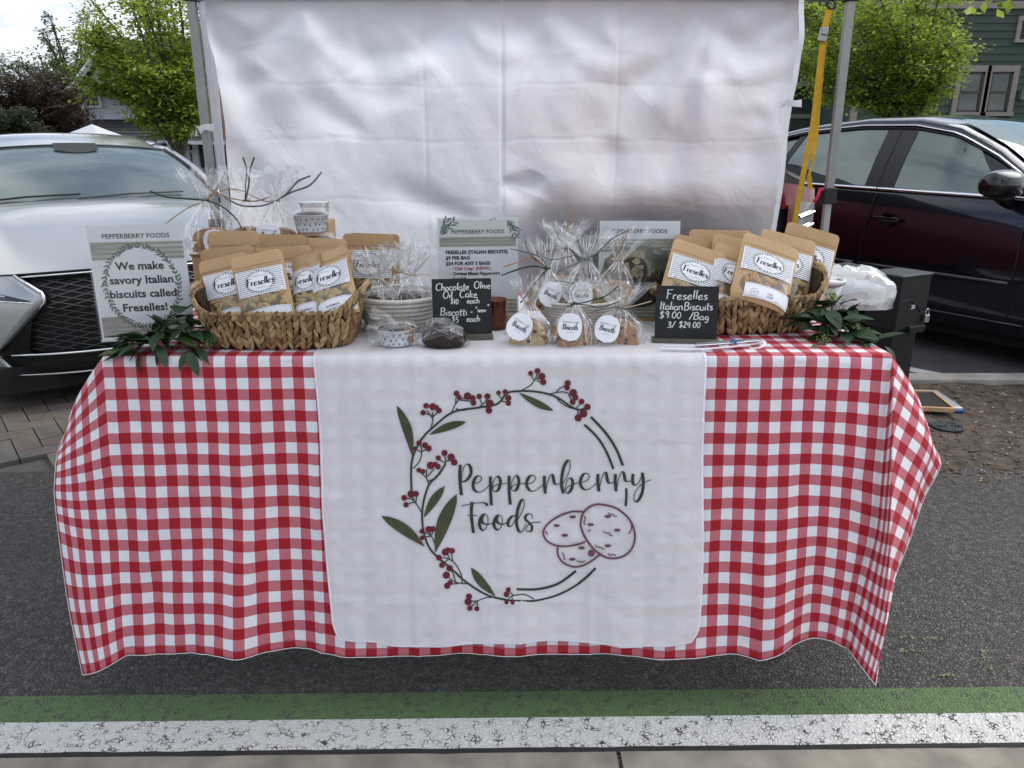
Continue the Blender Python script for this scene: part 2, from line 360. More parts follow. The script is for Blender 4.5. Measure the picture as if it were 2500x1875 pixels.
WHITEP = stones('white_road_paint', (.05, .05, .05), (.05, .05, .05), 92, .008, paint=(.66, .66, .635))
LOT = mat('lot_asphalt', (.075, .075, .077), .85, var=.25, scale=3, bump=.6, bscale=160)
def sheet(name, x0, x1, y0, y1, z, m, rot=True, nx=1, ny=1):
    b = MB(); b.grid(lambda u, v: Vector((lerp(x0, x1, u), lerp(y0, y1, v), z)), nx, ny)
    o = b.build(name, m); 
    if rot: o.rotation_euler.z = YAW
    return tag(o, kind='structure')
sheet('ground', -150, 150, 3.0, 300, -.03, LOT, False)
sheet('road', -14, 14, 1.2, 3.06, 0, ASPH)
sheet('green_stripe', -8, 8, 1.551, 1.645, .004, GREENP)
sheet('white_stripe', -8, 8, 1.450, 1.551, .0042, WHITEP)
sheet('sidewalk', -14, 14, -6, 1.0, .012, mat('sidewalk_concrete', (.3, .29, .27), .9, var=.15, scale=5, bump=.4, bscale=200))
CONC = mat('gutter_concrete', (.235, .215, .175), .9, var=.3, scale=9, bump=.7, bscale=260, detail=9)
gut = tag(MB().box((0, 1.215, -.03), (28, .42, .05)).build('gutter', mat('gutter_bed', (.03, .03, .03), .9)), kind='structure'); gut.rotation_euler.z = YAW
x = -6.13
k = 0
while x < 6:
    L_ = 1.60
    b = MB(); nx = 24
    b.grid(lambda u, v: Vector((x+L_*u*.994, lerp(1.02, 1.436+.0035*fbm((x+L_*u)*9, 1.3), v), .006)), nx, 1)
    b.grid(lambda u, v: Vector((x+L_*u*.994, 1.436+.0035*fbm((x+L_*u)*9, 1.3), lerp(.006, -.02, v))), nx, 1)
    o = b.build('slab', CONC, gut); x += L_; k += 1
# irregular broken asphalt lip between stripe and gutter
b = MB(); b.grid(lambda u, v: Vector((lerp(-6, 6, u), lerp(1.432, 1.452+.003*fbm(u*130, 3), v), .0052+.002*sin(v*pi))), 400, 2)
o = b.build('asphalt_lip', mat('tar_lip', (.02, .02, .02), .9, bump=.8, bscale=90)); o.rotation_euler.z = YAW; tag(o, kind='structure')

# brick pavers (herringbone) on the left, behind the road
pav = tag(sheet('paver_bed', -9, -.3, 3.07, 9, -.024, mat('joint_sand', (.10, .09, .08), .95, bump=.5), False), kind='structure')
PAVM = [mat('paver_%s' % n, c, .9, var=.22, scale=14, bump=.6, bscale=180, detail=8) for n, c in (('brown', (.125, .100, .083)), ('grey', (.115, .103, .094)), ('tan', (.15, .125, .103)))]
pm = MB().box((0, 0, 0), (.202, .099, .05)).build('brick', PAVM[0]); bpy.data.objects.remove(pm)
meshes = []
for q in PAVM:
    o = MB().box((0, 0, 0), (.203, .100, .05)).build('brick', q); meshes.append(o.data); bpy.data.objects.remove(o)
cand = []
w0 = .105
for i in range(-40, 60):
    for j in range(-40, 60):
        # herringbone: horizontals and verticals on a unit grid
        if (i-j) % 4 == 0: cand.append((i+1, j+.5, 0))
        if (i-j) % 4 == 3: cand.append((i+.5, j+1, pi/2))
rr = random.Random(5); n = 0; done = []
a45 = radians(38)
for gx, gy, rz in cand:
    lx, ly = gx*w0, gy*w0
    X = -3.3+lx*cos(a45)-ly*sin(a45); Y = 3.9+lx*sin(a45)+ly*cos(a45)
    if Y < 3.14 or Y > 4.75 or X < -1.05*Y*.70-.25 or X > -1.45: continue
    done.append((Y, X, rz))
done.sort()
for Y, X, rz in done[:299]:
    o = bpy.data.objects.new('brick', rr.choice(meshes)); C.objects.link(o); o.parent = pav
    o.location = (X, Y, -.024+rr.uniform(-.002, .002)); o.rotation_euler = (rr.uniform(-.008, .008), rr.uniform(-.008, .008), rz+a45+rr.uniform(-.01, .01))
far_p = MB(); far_p.grid(lambda u, v: Vector((lerp(-9, -.3, u), lerp(4.77, 9, v), -.012)), 1, 1)
tag(far_p.build('paving_field', PAVM[1]), kind='structure')

# soil bed on the right with wood chips, kerb and parking line
def soilz(x, y): return .006+.018*fbm(x*2.1, y*2.1)+.010*fbm(x*9, y*9, 3)
SOIL = mat('soil', (.075, .058, .042), .97, var=.55, scale=16, bump=1, bscale=110, detail=10)
b = MB(); b.grid(lambda u, v: Vector((lerp(-.3, 7.5, u), lerp(3.02, 4.26, v), soilz(lerp(-.3, 7.5, u), lerp(3.02, 4.26, v))-(.03 if v < .01 else 0))), 180, 40)
tag(b.build('soil', SOIL, smooth=True), kind='structure')
b = MB(); rr = random.Random(11)
for i in range(2600):
    X = rr.uniform(1.5, 3.6); Y = rr.uniform(3.0, 4.25) if rr.random() < .85 else rr.uniform(2.9, 3.1); s_ = rr.uniform(.0025, .008)*(1 if rr.random() < .94 else 1.7)
    R = Matrix.Rotation(rr.uniform(0, 6.3), 3, 'Z') @ Matrix.Rotation(rr.uniform(-.6, .6), 3, 'X')
    b.box((X, Y, (soilz(X, Y) if Y > 3.02 else 0)+s_*.25), (s_*rr.uniform(1.2, 3.4), s_, s_*.5), R, k=rr.choice((0, 0, 0, 0, 1, 1, 2)))
tag(b.build('wood_chips', [mat('chip_dark', (.07, .05, .035), .9), mat('chip_brown', (.17, .125, .085), .9), mat('chip_pale', (.36, .3, .23), .9)]), 'scattered wood chips and twigs lying on the brown soil bed', 'wood chips', kind='stuff')
KERB = mat('kerb_concrete', (.33, .31, .28), .9, var=.25, scale=7, bump=.5, bscale=200)
kb = tag(bevel(MB().box((4.2, 4.33, -.02), (9, .13, .11)).build('kerb', KERB), .008), kind='structure')
b = MB(); p0 = G(2225, 892); p1 = G(2372, 919)
dv = (p1-p0).normalized(); pn = Vector((-dv.y, dv.x, 0))
for o_ in (0,):
    a = p0-dv*1.5; c_ = p1+dv*0
    b.add([(v.x, v.y, -.026) for v in (a-pn*.05, c_-pn*.05, c_+pn*.05, a+pn*.05)], [(0, 1, 2, 3)])
tag(b.build('parking_line', mat('line_paint', (.5, .5, .48), .8, var=.25, scale=25)), kind='structure')
# yellow chalk marks on the asphalt at right
b = MB(); rr = random.Random(2)
YC = mat('yellow_chalk', (.25, .27, .10), .9)
for (x0, y0, x1, y1) in ((2200, 1560, 2300, 1563), (2395, 1590, 2412, 1625), (2275, 1655, 2330, 1650), (2412, 1625, 2425, 1650), (2190, 1590, 2260, 1592)):
    for i in range(16):
        t = rr.random(); g = G(lerp(x0, x1, t)+rr.uniform(-6, 6), lerp(y0, y1, t)+rr.uniform(-3, 3)); s_ = rr.uniform(.001, .0035); a = rr.uniform(0, 6)
        b.add([(g.x+s_*cos(a+q)*rr.uniform(.7, 1.6), g.y+s_*sin(a+q), .0045) for q in (0, 1.3, 2.6, 3.9, 5.1)], [(0, 1, 2, 3, 4)])
tag(b.build('chalk_marks', YC), 'worn yellow chalk marks on the asphalt right of the table', 'chalk marks', kind='stuff')

# ================================================================== TABLE, GINGHAM CLOTH, BANNER
TZ, TY0, TD, AL, AR = .874, 1.732, .76, -.95, .885
tb = thing('folding_table', 'long folding table hidden under the red and white checked cloth', 'table', ((AL+AR)/2, TY0+TD/2, 0))
bevel(MB().box((0, 0, TZ-.027), (AR-AL-.012, TD-.012, .045)).build('table_top', mat('table_plastic', (.55, .55, .53), .6), tb), .01)
for sx_ in (-1, 1):
    for sy_ in (-1, 1):
        MB().tube([(sx_*.75, sy_*.3, TZ-.05), (sx_*.77, sy_*.31, 0)], .014).build('leg', mat('leg_steel', (.25, .25, .25), .4, .8), tb)
LD, RD, DROP = .22, .30, .74
FL = lambda b: .125*(b/DROP)**1.25
def fold(a, b):
    k = max(0, b/DROP)
    s = .012*sin(a*17+1.2+.6*sin(a*5))*k + .006*sin(a*29+2.1*b+.5+1.3*sin(a*4.1))*k**1.2 + .016*fbm(a*4.1, b*1.6, 2)*k**.6 + .006*fbm(a*11+b*3, b*4, 6)*min(1, k*4)
    s += .022*exp(-((a+.62+.05*b)/.045)**2)*k**1.4 - .014*exp(-((a+.52)/.045)**2)*k**1.6
    s += .020*exp(-((a-.62)/.05)**2)*k**1.6 - .022*exp(-((a-.74)/.05)**2)*k**1.8
    s *= .45+.55*min(1, max(0, (abs(a)-.38)/.15))
    for c0 in (-.47, -.05, .19, .60, -.23):
        s += .0024*exp(-((a-c0-.003*sin(b*9))/.0045)**2)
    for b0 in (.20, .42, .60): s += .0014*exp(-((b-b0-.004*sin(a*7))/.004)**2)
    s += .0016*fbm(a*26, b*26, 5)
    return s
def hemz(a, b):
    k = max(0, b/DROP)**2
    return k*interp(a, [(-.95, -.012), (-.8, .0), (-.70, .012), (-.60, .008), (-.52, -.010), (-.3, -.004), (0, 0), (.45, -.012), (.6, -.008), (.68, .020), (.80, .040), (.87, .030), (.9, .02)])
def front(a, b):
    r = .012
    if b < 0: return Vector((a, TY0-b, TZ+.0025))
    if b < r*1.57:
        g = b/r; return Vector((a, TY0-r*sin(g)+.0-.0, TZ+.0025-r*(1-cos(g))))
    q = b-r*1.57; return Vector((a, TY0-r-FL(b)-fold(a, b), TZ+.0025-r-q*.982+hemz(a, b)))
def curve3(tab, b):
    return Vector(tuple(interp(b, [(k, v[i]) for k, v in tab]) for i in range(3)))
EL = [(0, P(160, 1060, 1.93)), (.08, P(146, 1085, 1.86)), (.2, P(137, 1128, 1.76)), (.33, P(132, 1202, 1.72)), (.45, P(141, 1285, 1.69)), (.6, P(166, 1475, 1.64)), (DROP, P(202, 1647, 1.59))]
ER = [(0, P(2262, 1060, 1.97)), (.14, P(2302, 1132, 1.86)), (.25, P(2255, 1215, 1.83)), (.38, P(2222, 1316, 1.80)), (.5, P(2180, 1418, 1.74)), (.6, P(2163, 1500, 1.68)), (DROP, P(2137, 1672, 1.56))]
FRc = [(0, Vector((AR, TY0, TZ))), (.4, P(2140, 1290, 1.66)), (DROP, P(2070, 1584, 1.63))]
RG = [(0, Vector((AR+.001, TY0, TZ))), (.08, P(2182, 930, 1.70)), (.4, P(2174, 1300, 1.60)), (.6, P(2166, 1510, 1.585)), (DROP, P(2137, 1672, 1.56))]
def smoothc(tab, b):
    d = .03; return (curve3(tab, b-d)+curve3(tab, b)*2+curve3(tab, b+d))/4 if d < b < DROP-d else curve3(tab, b)
def cloth(a, b):
    if AL <= a <= AR:
        p = front(a, b)
        if a > AR-.22 and b > 0:                     # sheet drifts towards the corner fold
            k = ((a-(AR-.22))/.22)**2; q = smoothc(FRc, b); f0 = front(AR, b); p += (q-f0)*k
        return p
    if a < AL:
        t = (AL-a)/LD
        if b >= 0:
            F = front(AL, b); E = smoothc(EL, b); p = F.lerp(E, t)
            p.y -= .02*sin(pi*t)*(b/DROP)*1.0; p += Vector((-.012, -.01, 0))*sin(pi*t)*(1-b/DROP); return p
        E0 = EL[0][1]; k = exp(b/.15)
        F = Vector((AL, TY0-b, TZ)); E = Vector((AL-.09, TY0-b+.02, TZ-LD*.93)).lerp(E0+Vector((0, -b, 0)), k)
        return F.lerp(E, t)+Vector((-.015*sin(pi*t), 0, 0))
    t = (a-AR)/RD
    if b >= 0:
        tr = max(.02, min(1, b/DROP)); F = smoothc(FRc, b); R_ = smoothc(RG, b); E = smoothc(ER, b)
        if t < tr:
            q = t/tr; p = F.lerp(R_, q); p.y -= .012*sin(pi*q)*tr; return p
        q = (t-tr)/max(.001, 1-tr); p = R_.lerp(E, q)
        p += Vector((.018, -.008, .0))*sin(pi*q)*(1-tr)+Vector((0, .012, 0))*sin(3*pi*q)*min(1, b*6)*(1-tr); return p
    E0 = ER[0][1]; k = exp(b/.15)
    F = Vector((AR, TY0-b, TZ)); E = Vector((AR+.09, TY0-b+.02, TZ-RD*.93)).lerp(E0+Vector((0, -b, 0)), k)
    return F.lerp(E, t)+Vector((.02*sin(pi*t), 0, 0))
def gingham():
    m = bpy.data.materials.new('gingham_cotton'); m.use_nodes = True; t = m.node_tree; b = t.nodes['Principled BSDF']; nn = t.nodes.new; l = t.links.new
    b.inputs['Roughness'].default_value = .85
    uv = nn('ShaderNodeUVMap'); s = nn('ShaderNodeSeparateXYZ'); l(uv.outputs[0], s.inputs[0])
    def stripe(o, pitch, c0):
        a = nn('ShaderNodeMath'); a.operation = 'MULTIPLY_ADD'; a.inputs[1].default_value = 1/pitch; a.inputs[2].default_value = -c0/pitch+.25+50; l(o, a.inputs[0])
        f = nn('ShaderNodeMath'); f.operation = 'FRACT'; l(a.outputs[0], f.inputs[0])
        g = nn('ShaderNodeMath'); g.operation = 'LESS_THAN'; g.inputs[1].default_value = .5; l(f.outputs[0], g.inputs[0]); return g.outputs[0]
    A = stripe(s.outputs[0], .05195, -.966); B = stripe(s.outputs[1], .0527, .0468)
    # yarns: fine alternation between warp and weft
    def yarn(o, p):
        a = nn('ShaderNodeMath'); a.operation = 'MULTIPLY'; a.inputs[1].default_value = p; l(o, a.inputs[0])
        f = nn('ShaderNodeMath'); f.operation = 'SINE'; l(a.outputs[0], f.inputs[0]); return f.outputs[0]
    n = nn('ShaderNodeTexNoise'); n.inputs['Scale'].default_value = 60; n.inputs['Detail'].default_value = 6
    mp = nn('ShaderNodeMapping'); mp.inputs['Scale'].default_value = (1, 14, 1); l(uv.outputs[0], mp.inputs[0]); l(mp.outputs[0], n.inputs['Vector'])
    n3 = nn('ShaderNodeMapRange'); l(n.outputs['Fac'], n3.inputs[0]); n3.inputs[1].default_value = .3; n3.inputs[2].default_value = .7; n3.inputs[3].default_value = .3; n3.inputs[4].default_value = .62
    W = (.74, .75, .78, 1); R = (.34, .004, .014, 1)
    mixh = nn('ShaderNodeMixRGB'); mixh.inputs[1].default_value = (.55, .17, .20, 1); mixh.inputs[2].default_value = (.46, .12, .155, 1); l(n3.outputs[0], mixh.inputs[0])
    ad = nn('ShaderNodeMath'); ad.operation = 'ADD'; l(A, ad.inputs[0]); l(B, ad.inputs[1])
    g1 = nn('ShaderNodeMath'); g1.operation = 'GREATER_THAN'; g1.inputs[1].default_value = .5; l(ad.outputs[0], g1.inputs[0])
    g2 = nn('ShaderNodeMath'); g2.operation = 'GREATER_THAN'; g2.inputs[1].default_value = 1.5; l(ad.outputs[0], g2.inputs[0])
    m1 = nn('ShaderNodeMixRGB'); m1.inputs[1].default_value = W; l(mixh.outputs[0], m1.inputs[2]); l(g1.outputs[0], m1.inputs[0])
    m2 = nn('ShaderNodeMixRGB'); l(m1.outputs[0], m2.inputs[1]); m2.inputs[2].default_value = R; l(g2.outputs[0], m2.inputs[0])
    l(m2.outputs[0], b.inputs['Base Color'])
    bn = nn('ShaderNodeTexNoise'); bn.inputs['Scale'].default_value = 35; bn.inputs['Detail'].default_value = 8; l(uv.outputs[0], bn.inputs['Vector'])
    bp = nn('ShaderNodeBump'); bp.inputs['Strength'].default_value = .35; bp.inputs['Distance'].default_value = .004; l(bn.outputs['Fac'], bp.inputs['Height']); l(bp.outputs[0], b.inputs['Normal'])
    return m
def axis(lo, hi, step, marks=()):
    n = max(1, round((hi-lo)/step)); return [lo+(hi-lo)*i/n for i in range(n+1)]
xa = axis(AL-LD, AL, .011)[:-1]+axis(AL, AR, .0075)[:-1]+axis(AR, AR+RD, .010)
yb = axis(-TD, -.02, .05)[:-1]+axis(-.02, .03, .004)[:-1]+axis(.03, DROP, .009)
b = MB(); W_ = len(xa); vs = []; uvs = []
for bb in yb:
    for a in xa: vs.append(cloth(a, bb)); uvs.append((a, bb))
b.add(vs, [(j*W_+i, (j+1)*W_+i, (j+1)*W_+i+1, j*W_+i+1) for j in range(len(yb)-1) for i in range(W_-1)])
tcl = b.build('tablecloth', gingham(), smooth=True, uv=uvs); solid(tcl, .0012, -1)
tag(tcl, 'red and white gingham tablecloth draped over the long table to the road', 'tablecloth')
b = MB()                                              # pale hem seam along the bottom and side edges
pts = [cloth(a, DROP)+Vector((0, -.0015, 0)) for a in xa]; b.tube(pts, .0009, 4)
b.tube([cloth(AL-LD+.0005, bb)+Vector((-.0005, -.001, 0)) for bb in yb if bb > -.1], .0009, 4)
b.tube([cloth(AR+RD-.0005, bb)+Vector((.0005, -.001, 0)) for bb in yb if bb > -.1], .0009, 4)
b.build('hem', mat('hem_thread', (.75, .72, .72), .8), tcl)
b = MB(); b.ribbon([cloth(a, DROP-.02)+Vector((0, -.0012, 0)) for a in xa], .0008, Vector((0, 1, 0)), 0); b.build('stitching', mat('stitch', (.5, .2, .22), .8), tcl)

# white banner
BX0, BX1, BB0, BB1 = -.462, .452, -.70, .704
def sheer():
    m = bpy.data.materials.new('banner_polyester'); m.use_nodes = True; t = m.node_tree; t.nodes.clear(); nn = t.nodes.new; l = t.links.new
    o = nn('ShaderNodeOutputMaterial'); d = nn('ShaderNodeBsdfDiffuse'); d.inputs[0].default_value = (.90, .90, .93, 1)
    g = nn('ShaderNodeBsdfGlossy'); g.inputs['Roughness'].default_value = .45; tr = nn('ShaderNodeBsdfTransparent'); tl = nn('ShaderNodeBsdfTranslucent'); tl.inputs[0].default_value = (.8, .78, .86, 1)
    c = nn('ShaderNodeTexCoord'); n = nn('ShaderNodeTexNoise'); n.inputs['Scale'].default_value = 14; n.inputs['Detail'].default_value = 7; n.inputs['Distortion'].default_value = .8; l(c.outputs['Object'], n.inputs['Vector'])
    bp = nn('ShaderNodeBump'); bp.inputs['Strength'].default_value = .35; bp.inputs['Distance'].default_value = .012; l(n.outputs['Fac'], bp.inputs['Height'])
    for q in (d, g, tl): l(bp.outputs[0], q.inputs['Normal'])
    m0 = nn('ShaderNodeMixShader'); m0.inputs[0].default_value = .05; l(d.outputs[0], m0.inputs[1]); l(g.outputs[0], m0.inputs[2])
    m1 = nn('ShaderNodeMixShader'); m1.inputs[0].default_value = .15; l(m0.outputs[0], m1.inputs[1]); l(tl.outputs[0], m1.inputs[2])
    m2 = nn('ShaderNodeMixShader'); m2.inputs[0].default_value = .18; l(m1.outputs[0], m2.inputs[1]); l(tr.outputs[0], m2.inputs[2])
    l(m2.outputs[0], o.inputs[0]); return m
def bwave(a, b):
    k = max(0, min(1, b/DROP)); s = (.006*fbm(a*3.2, b*2.2, 9)+.012*fbm(a*2.3+b*.6, b*.8, 4)*k)*min(1, max(0, b*20))
    s += .012*exp(-((a+.30-.22*b)/.06)**2)*k**1.3 - .012*exp(-((a+.40-.10*b)/.04)**2)*k**1.3 + .010*exp(-((a-.33+.10*b)/.05)**2)*k + .008*exp(-((a-.12-.2*b)/.05)**2)*k**2
    s += .010*exp(-((a+.36-.10*b)/.05)**2)*k**1.5 + .006*exp(-((a-.02)/.006)**2)*.35*min(1, max(0, b*20)) + .004*exp(-((a-.215)/.006)**2)*.35*min(1, max(0, b*20))
    s += .0022*exp(-((b-.16)/.004)**2)+.0022*exp(-((b-.53)/.004)**2)+.007*min(1, max(0, b*8))
    return max(0, s)
def ban(a, b, off=0):
    p = cloth(a, b)
    if b < 0: return p+Vector((0, 0, .0022+off))
    k = min(1, b/.02); return p+Vector((0, -(.0045+bwave(a, b)+off)*k, (.0022+off)*(1-k)))
b = MB(); nu, nv = 130, 190; uvs = []
def bfn(u, v):
    bb = BB0+(BB1-BB0)*v; a0 = BX0; a1 = BX1
    if bb > 0:
        k = bb/DROP; a0 = lerp(BX0, -.438, k); a1 = lerp(BX1, .455, k) - .004*sin(bb*9)
        a0 += .003*sin(bb*11)
    a = lerp(a0, a1, u)
    if bb > BB1-.05:
        q = (bb-(BB1-.05))/.05; cut = .013*q*q
        a = lerp(a0+cut*1.3, a1-cut*1.6, u)
    dz = -.012*(1-abs(2*u-1)**1.5)*0
    p = ban(a, bb); 
    if bb > .3: p.z += (bb/BB1)**3*(.012*(abs(2*u-1)**3)-.006*sin(u*9))
    return p
b.grid(bfn, nu, nv, flip=True)
bn = b.build('banner', sheer(), smooth=True)
tag(bn, 'white cloth banner with berry wreath logo hanging over the middle of the table front', 'banner')
b = MB()
b.ribbon([bfn(.004, v/160)+Vector((0, -.001, .0005)) for v in range(0, 161)], .0035, Vector((0, 1, .2)))
b.ribbon([bfn(.996, v/160)+Vector((0, -.001, .0005)) for v in range(0, 161)], .0035, Vector((0, 1, .2)))
b.ribbon([bfn(u/160, .997)+Vector((0, -.001, 0)) for u in range(0, 161)], .0035, Vector((0, 1, 0)))
b.build('hem', mat('banner_hem', (.84, .83, .88), .7), bn)
def onban(px, py):
    Y = 1.70
    for _ in range(4):
        p = P(px, py, Y); bb = max(0, (TZ-.012-p.z)/.982+.019); Y = cloth(p.x, bb).y-.006-bwave(p.x, bb)
    p.z = p.z; return Vector((p.x, Y-.0012, p.z))
c1 = lambda x, y: (780+x/2.212, 850+y/2.212)
cA = lambda x, y: (1100+x/4.424, 1100+y/4.424)
DG = mat('print_dark_green', (.035, .045, .03), .8, var=.1); OL = mat('print_olive', (.06, .066, .03), .8, var=.15, scale=30); BR = mat('print_berry', (.125, .014, .022), .8, var=.1); PL = mat('print_plum', (.155, .06, .095), .8, var=.1)
def k1(pr, name, m, f, off): return pr.place(name, lambda x, y: onban(*f(x, y))+Vector((0, -off, 0)), m, bn)
pr = Print()
stems = [([(1490,1187),(1400,1270),(1290,1330),(1170,1362),(1080,1364),(1000,1357),(900,1330),(790,1260),(700,1180),(610,1100),(570,1020),(555,930),(560,840),(590,740),(640,685),(682,622)], 11),
 ([(497,770),(495,650),(510,570),(560,480),(610,430),(720,345),(860,320),(960,300),(1010,245),(1060,232),(1150,232),(1240,248),(1300,275),(1350,310),(1400,332),(1440,322)], 11),
 ([(1465,370),(1540,450),(1600,540),(1638,633)], 14), ([(1430,412),(1500,480),(1550,560),(1587,652)], 13), ([(1656,755),(1657,800),(1653,852)], 13),
 ([(1065,1301),(1180,1300),(1290,1270),(1385,1202)], 13), ([(1490,1187),(1450,1228),(1400,1270)], 13)]
for q, wd in stems: pr.stroke(q, wd, 6)
for q in [[(600,440),(612,390),(610,345)],[(612,380),(580,335)],[(608,365),(570,350)],[(612,370),(640,345)],[(712,350),(735,300),(760,275),(800,270)],[(735,300),(738,262)],[(760,280),(810,285),(830,290)],[(735,325),(780,335),(815,322)],
 [(860,318),(885,300),(910,270)],[(880,305),(865,270)],[(885,312),(910,325)],[(985,275),(968,250)],[(985,275),(1003,245)],[(980,285),(1015,290)],[(1095,225),(1140,200),(1165,170),(1195,160)],[(1160,175),(1142,145)],[(1165,170),(1177,135)],[(1175,175),(1205,185)],
 [(1245,246),(1310,235),(1345,245),(1368,260)],[(1275,240),(1300,215),(1335,200)],[(1345,250),(1365,285)],[(1270,255),(1300,290),(1350,320),(1400,330)],[(1385,325),(1412,295)],[(1395,330),(1395,365)],
 [(505,650),(540,610),(552,560),(545,520)],[(550,560),(575,545)],[(548,560),(525,545)],[(590,735),(578,690),(580,650)],[(580,700),(540,665)],[(585,690),(620,650)],[(580,720),(640,690),(680,620),(675,575)],[(680,620),(645,600)],[(685,610),(715,600)],
 [(553,890),(530,850),(500,815),(465,810)],[(510,830),(475,840)],[(515,835),(500,795)],[(520,835),(525,800)],[(625,1100),(625,1060),(600,1010),(560,990)],[(600,1015),(595,985)],[(605,1010),(615,985)],[(600,1015),(560,1020)],
 [(770,1270),(765,1220),(730,1160),(690,1135),(650,1130)],[(720,1150),(712,1105)],[(705,1140),(690,1110)],[(695,1140),(665,1165)],[(800,1272),(740,1265),(700,1240)],[(750,1270),(705,1275)],[(735,1260),(720,1215),(705,1195)],
 [(960,1345),(900,1347),(850,1365),(810,1365)],[(855,1360),(850,1400)],[(845,1370),(815,1400)],[(1160,1355),(1110,1330),(1050,1335),(1020,1350)],[(1050,1335),(1020,1310)],[(1040,1345),(1043,1368)]]:
    pr.stroke(q, 6, 4)
k1(pr, 'printed_stems', DG, c1, 0)
for (x0,y0,x1,y1,wd,bd) in ((418,308,503,585,50,-16),(793,397,592,467,42,8),(1265,337,1075,238,38,-6),(677,743,563,915,46,6),(742,787,625,1105,72,14),(335,905,570,1072,58,-12),(818,1183,952,1340,46,8)):
    k1(Print().leaf(x0, y0, x1, y1, wd, 10, bend=bd), 'printed_leaf', OL, c1, .0003)
for x_, y_, r_ in ((576,310,16),(612,315,20),(645,335,16),(560,347,15),(632,318,14),(740,243,16),(755,264,13),(800,258,21),(828,268,16),(832,294,16),(863,259,15),(907,259,17),(920,298,22),(915,335,18),(967,240,13),(1003,235,15),(1020,268,17),(1020,296,15),(1140,135,14),(1177,122,16),(1200,152,20),(1208,182,17),(1340,188,17),(1337,213,15),(1370,240,21),(1382,265,17),(1367,290,16),(1415,287,16),(1446,316,18),(1425,352,22),(1397,375,20),(537,511,15),(570,523,17),(590,540,17),(518,540,12),(675,565,17),(642,592,15),(711,588,21),(728,615,18),(600,632,21),(625,625,14),(640,638,16),(537,657,14),(560,664,13),(458,807,16),(495,786,20),(522,785,16),(468,844,15),(590,976,18),(612,975,16),(553,987,13),(555,1022,13),(680,1100,20),(695,1090,16),(717,1093,16),(645,1130,16),(662,1170,16),(703,1187,18),(685,1225,20),(690,1282,17),(705,1265,14),(808,1340,17),(803,1368,20),(812,1403,15),(850,1405,14),(1020,1303,14),(1010,1328,16),(1010,1370,12),(1043,1372,12)):
    k1(Print().disk(x_, y_, r_), 'printed_berry', BR, c1, .0006)
pr = Print()
T_ = 33; t_ = 7
for q in ([(105,150),(100,300),(118,480)],[(118,325),(125,240),(150,165),(190,145),(220,190),(215,260),(180,310),(140,335),(118,328)],[(260,355),(320,330),(335,290),(310,270),(270,290),(245,350),(250,410),(290,445),(340,440),(390,400),(415,370)],
 [(430,275),(432,420),(442,590)],[(450,420),(460,350),(490,285),(515,278),(538,320),(530,390),(500,435),(465,435),(455,405),(490,370),(555,358),(610,350)],[(632,268),(632,420),(645,582)],[(650,410),(662,340),(695,275),(718,272),(738,320),(728,385),(700,430),(668,430),(660,400),(690,368),(760,355),(830,357)],
 [(830,357),(890,340),(915,305),(900,268),(860,270),(828,320),(825,380),(860,430),(910,432),(960,400),(1000,365)],[(1012,270),(1014,370),(1024,462)],[(1030,440),(1045,350),(1075,270),(1098,258),(1112,300),(1120,345),(1145,362),(1190,352)],
 [(1215,355),(1260,270),(1290,180),(1285,110),(1262,108),(1225,170),(1203,270),(1200,380),(1218,460)],[(1220,455),(1245,370),(1265,310),(1295,295),(1318,330),(1310,400),(1280,450),(1250,455),(1240,430),(1260,395),(1320,362),(1400,342)],
 [(1400,342),(1465,325),(1498,285),(1485,250),(1440,250),(1405,310),(1405,370),(1440,415),(1490,415),(1550,375),(1580,345)],[(1592,250),(1590,340),(1602,438)],[(1608,410),(1622,330),(1655,245),(1678,238),(1690,290),(1700,335),(1725,350),(1765,338)],
 [(1780,250),(1778,340),(1788,438)],[(1795,410),(1810,320),(1840,238),(1865,232),(1878,280),(1888,322),(1915,332),(1955,322)],[(1972,250),(1965,300),(1970,350),(1995,370),(2030,345),(2060,280),(2068,235)],[(2068,235),(2080,300),(2078,400),(2055,490),(2010,550),(1982,530),(1990,460),(2040,380),(2100,340),(2165,312)],
 [(232,550),(225,700),(248,888)],[(120,598),(230,570),(340,560),(380,570),(398,592)],[(180,698),(230,698),(285,698)],[(350,690),(320,740),(315,810),(350,860),(390,820),(405,760),(395,700),(360,685),(335,740),(350,780),(400,795),(440,785),(470,770)],
 [(505,700),(475,750),(470,810),(505,855),(545,820),(560,760),(550,710),(515,695),(495,740),(510,775),(560,795),(610,775)],[(700,700),(660,710),(625,760),(625,810),(660,810),(700,740)],[(700,790),(760,680),(795,590),(790,530),(765,535),(735,600),(715,700),(715,800),(745,875),(785,860),(810,790)],
 [(885,735),(880,695),(850,680),(815,700),(810,740),(850,780),(880,820),(870,865),(830,870),(815,840),(850,790),(900,775),(975,770)]):
    pr.stroke(q, T_ if q[0] != (885,735) else 28, 6, thin=t_+2, down=1)
k1(pr, 'lettering', DG, cA, .0004)
pr = Print()
pr.stroke([(1635,580),(1790,620),(1930,740),(1990,900),(1960,1050),(1860,1140),(1720,1160),(1590,1100),(1480,980),(1420,860),(1405,770),(1440,660),(1530,590)], 22, 6, closed=True)
for q in ([(1440,660),(1320,655),(1180,700),(1060,780),(1002,870),(1030,960),(1120,1015),(1240,1030),(1370,1010),(1455,982)],[(1158,1035),(1160,1120),(1210,1200),(1320,1250),(1420,1240),(1520,1190),(1610,1120)]): pr.stroke(q, 21, 6)
for x_, y_ in ((1318,713),(1146,806),(1233,912),(1697,708),(1513,796),(1800,856),(1697,1025),(1414,1047),(1314,1170)): pr.disk(x_, y_, 36, 17)
pr.disk(1520, 1105, 38, 38)
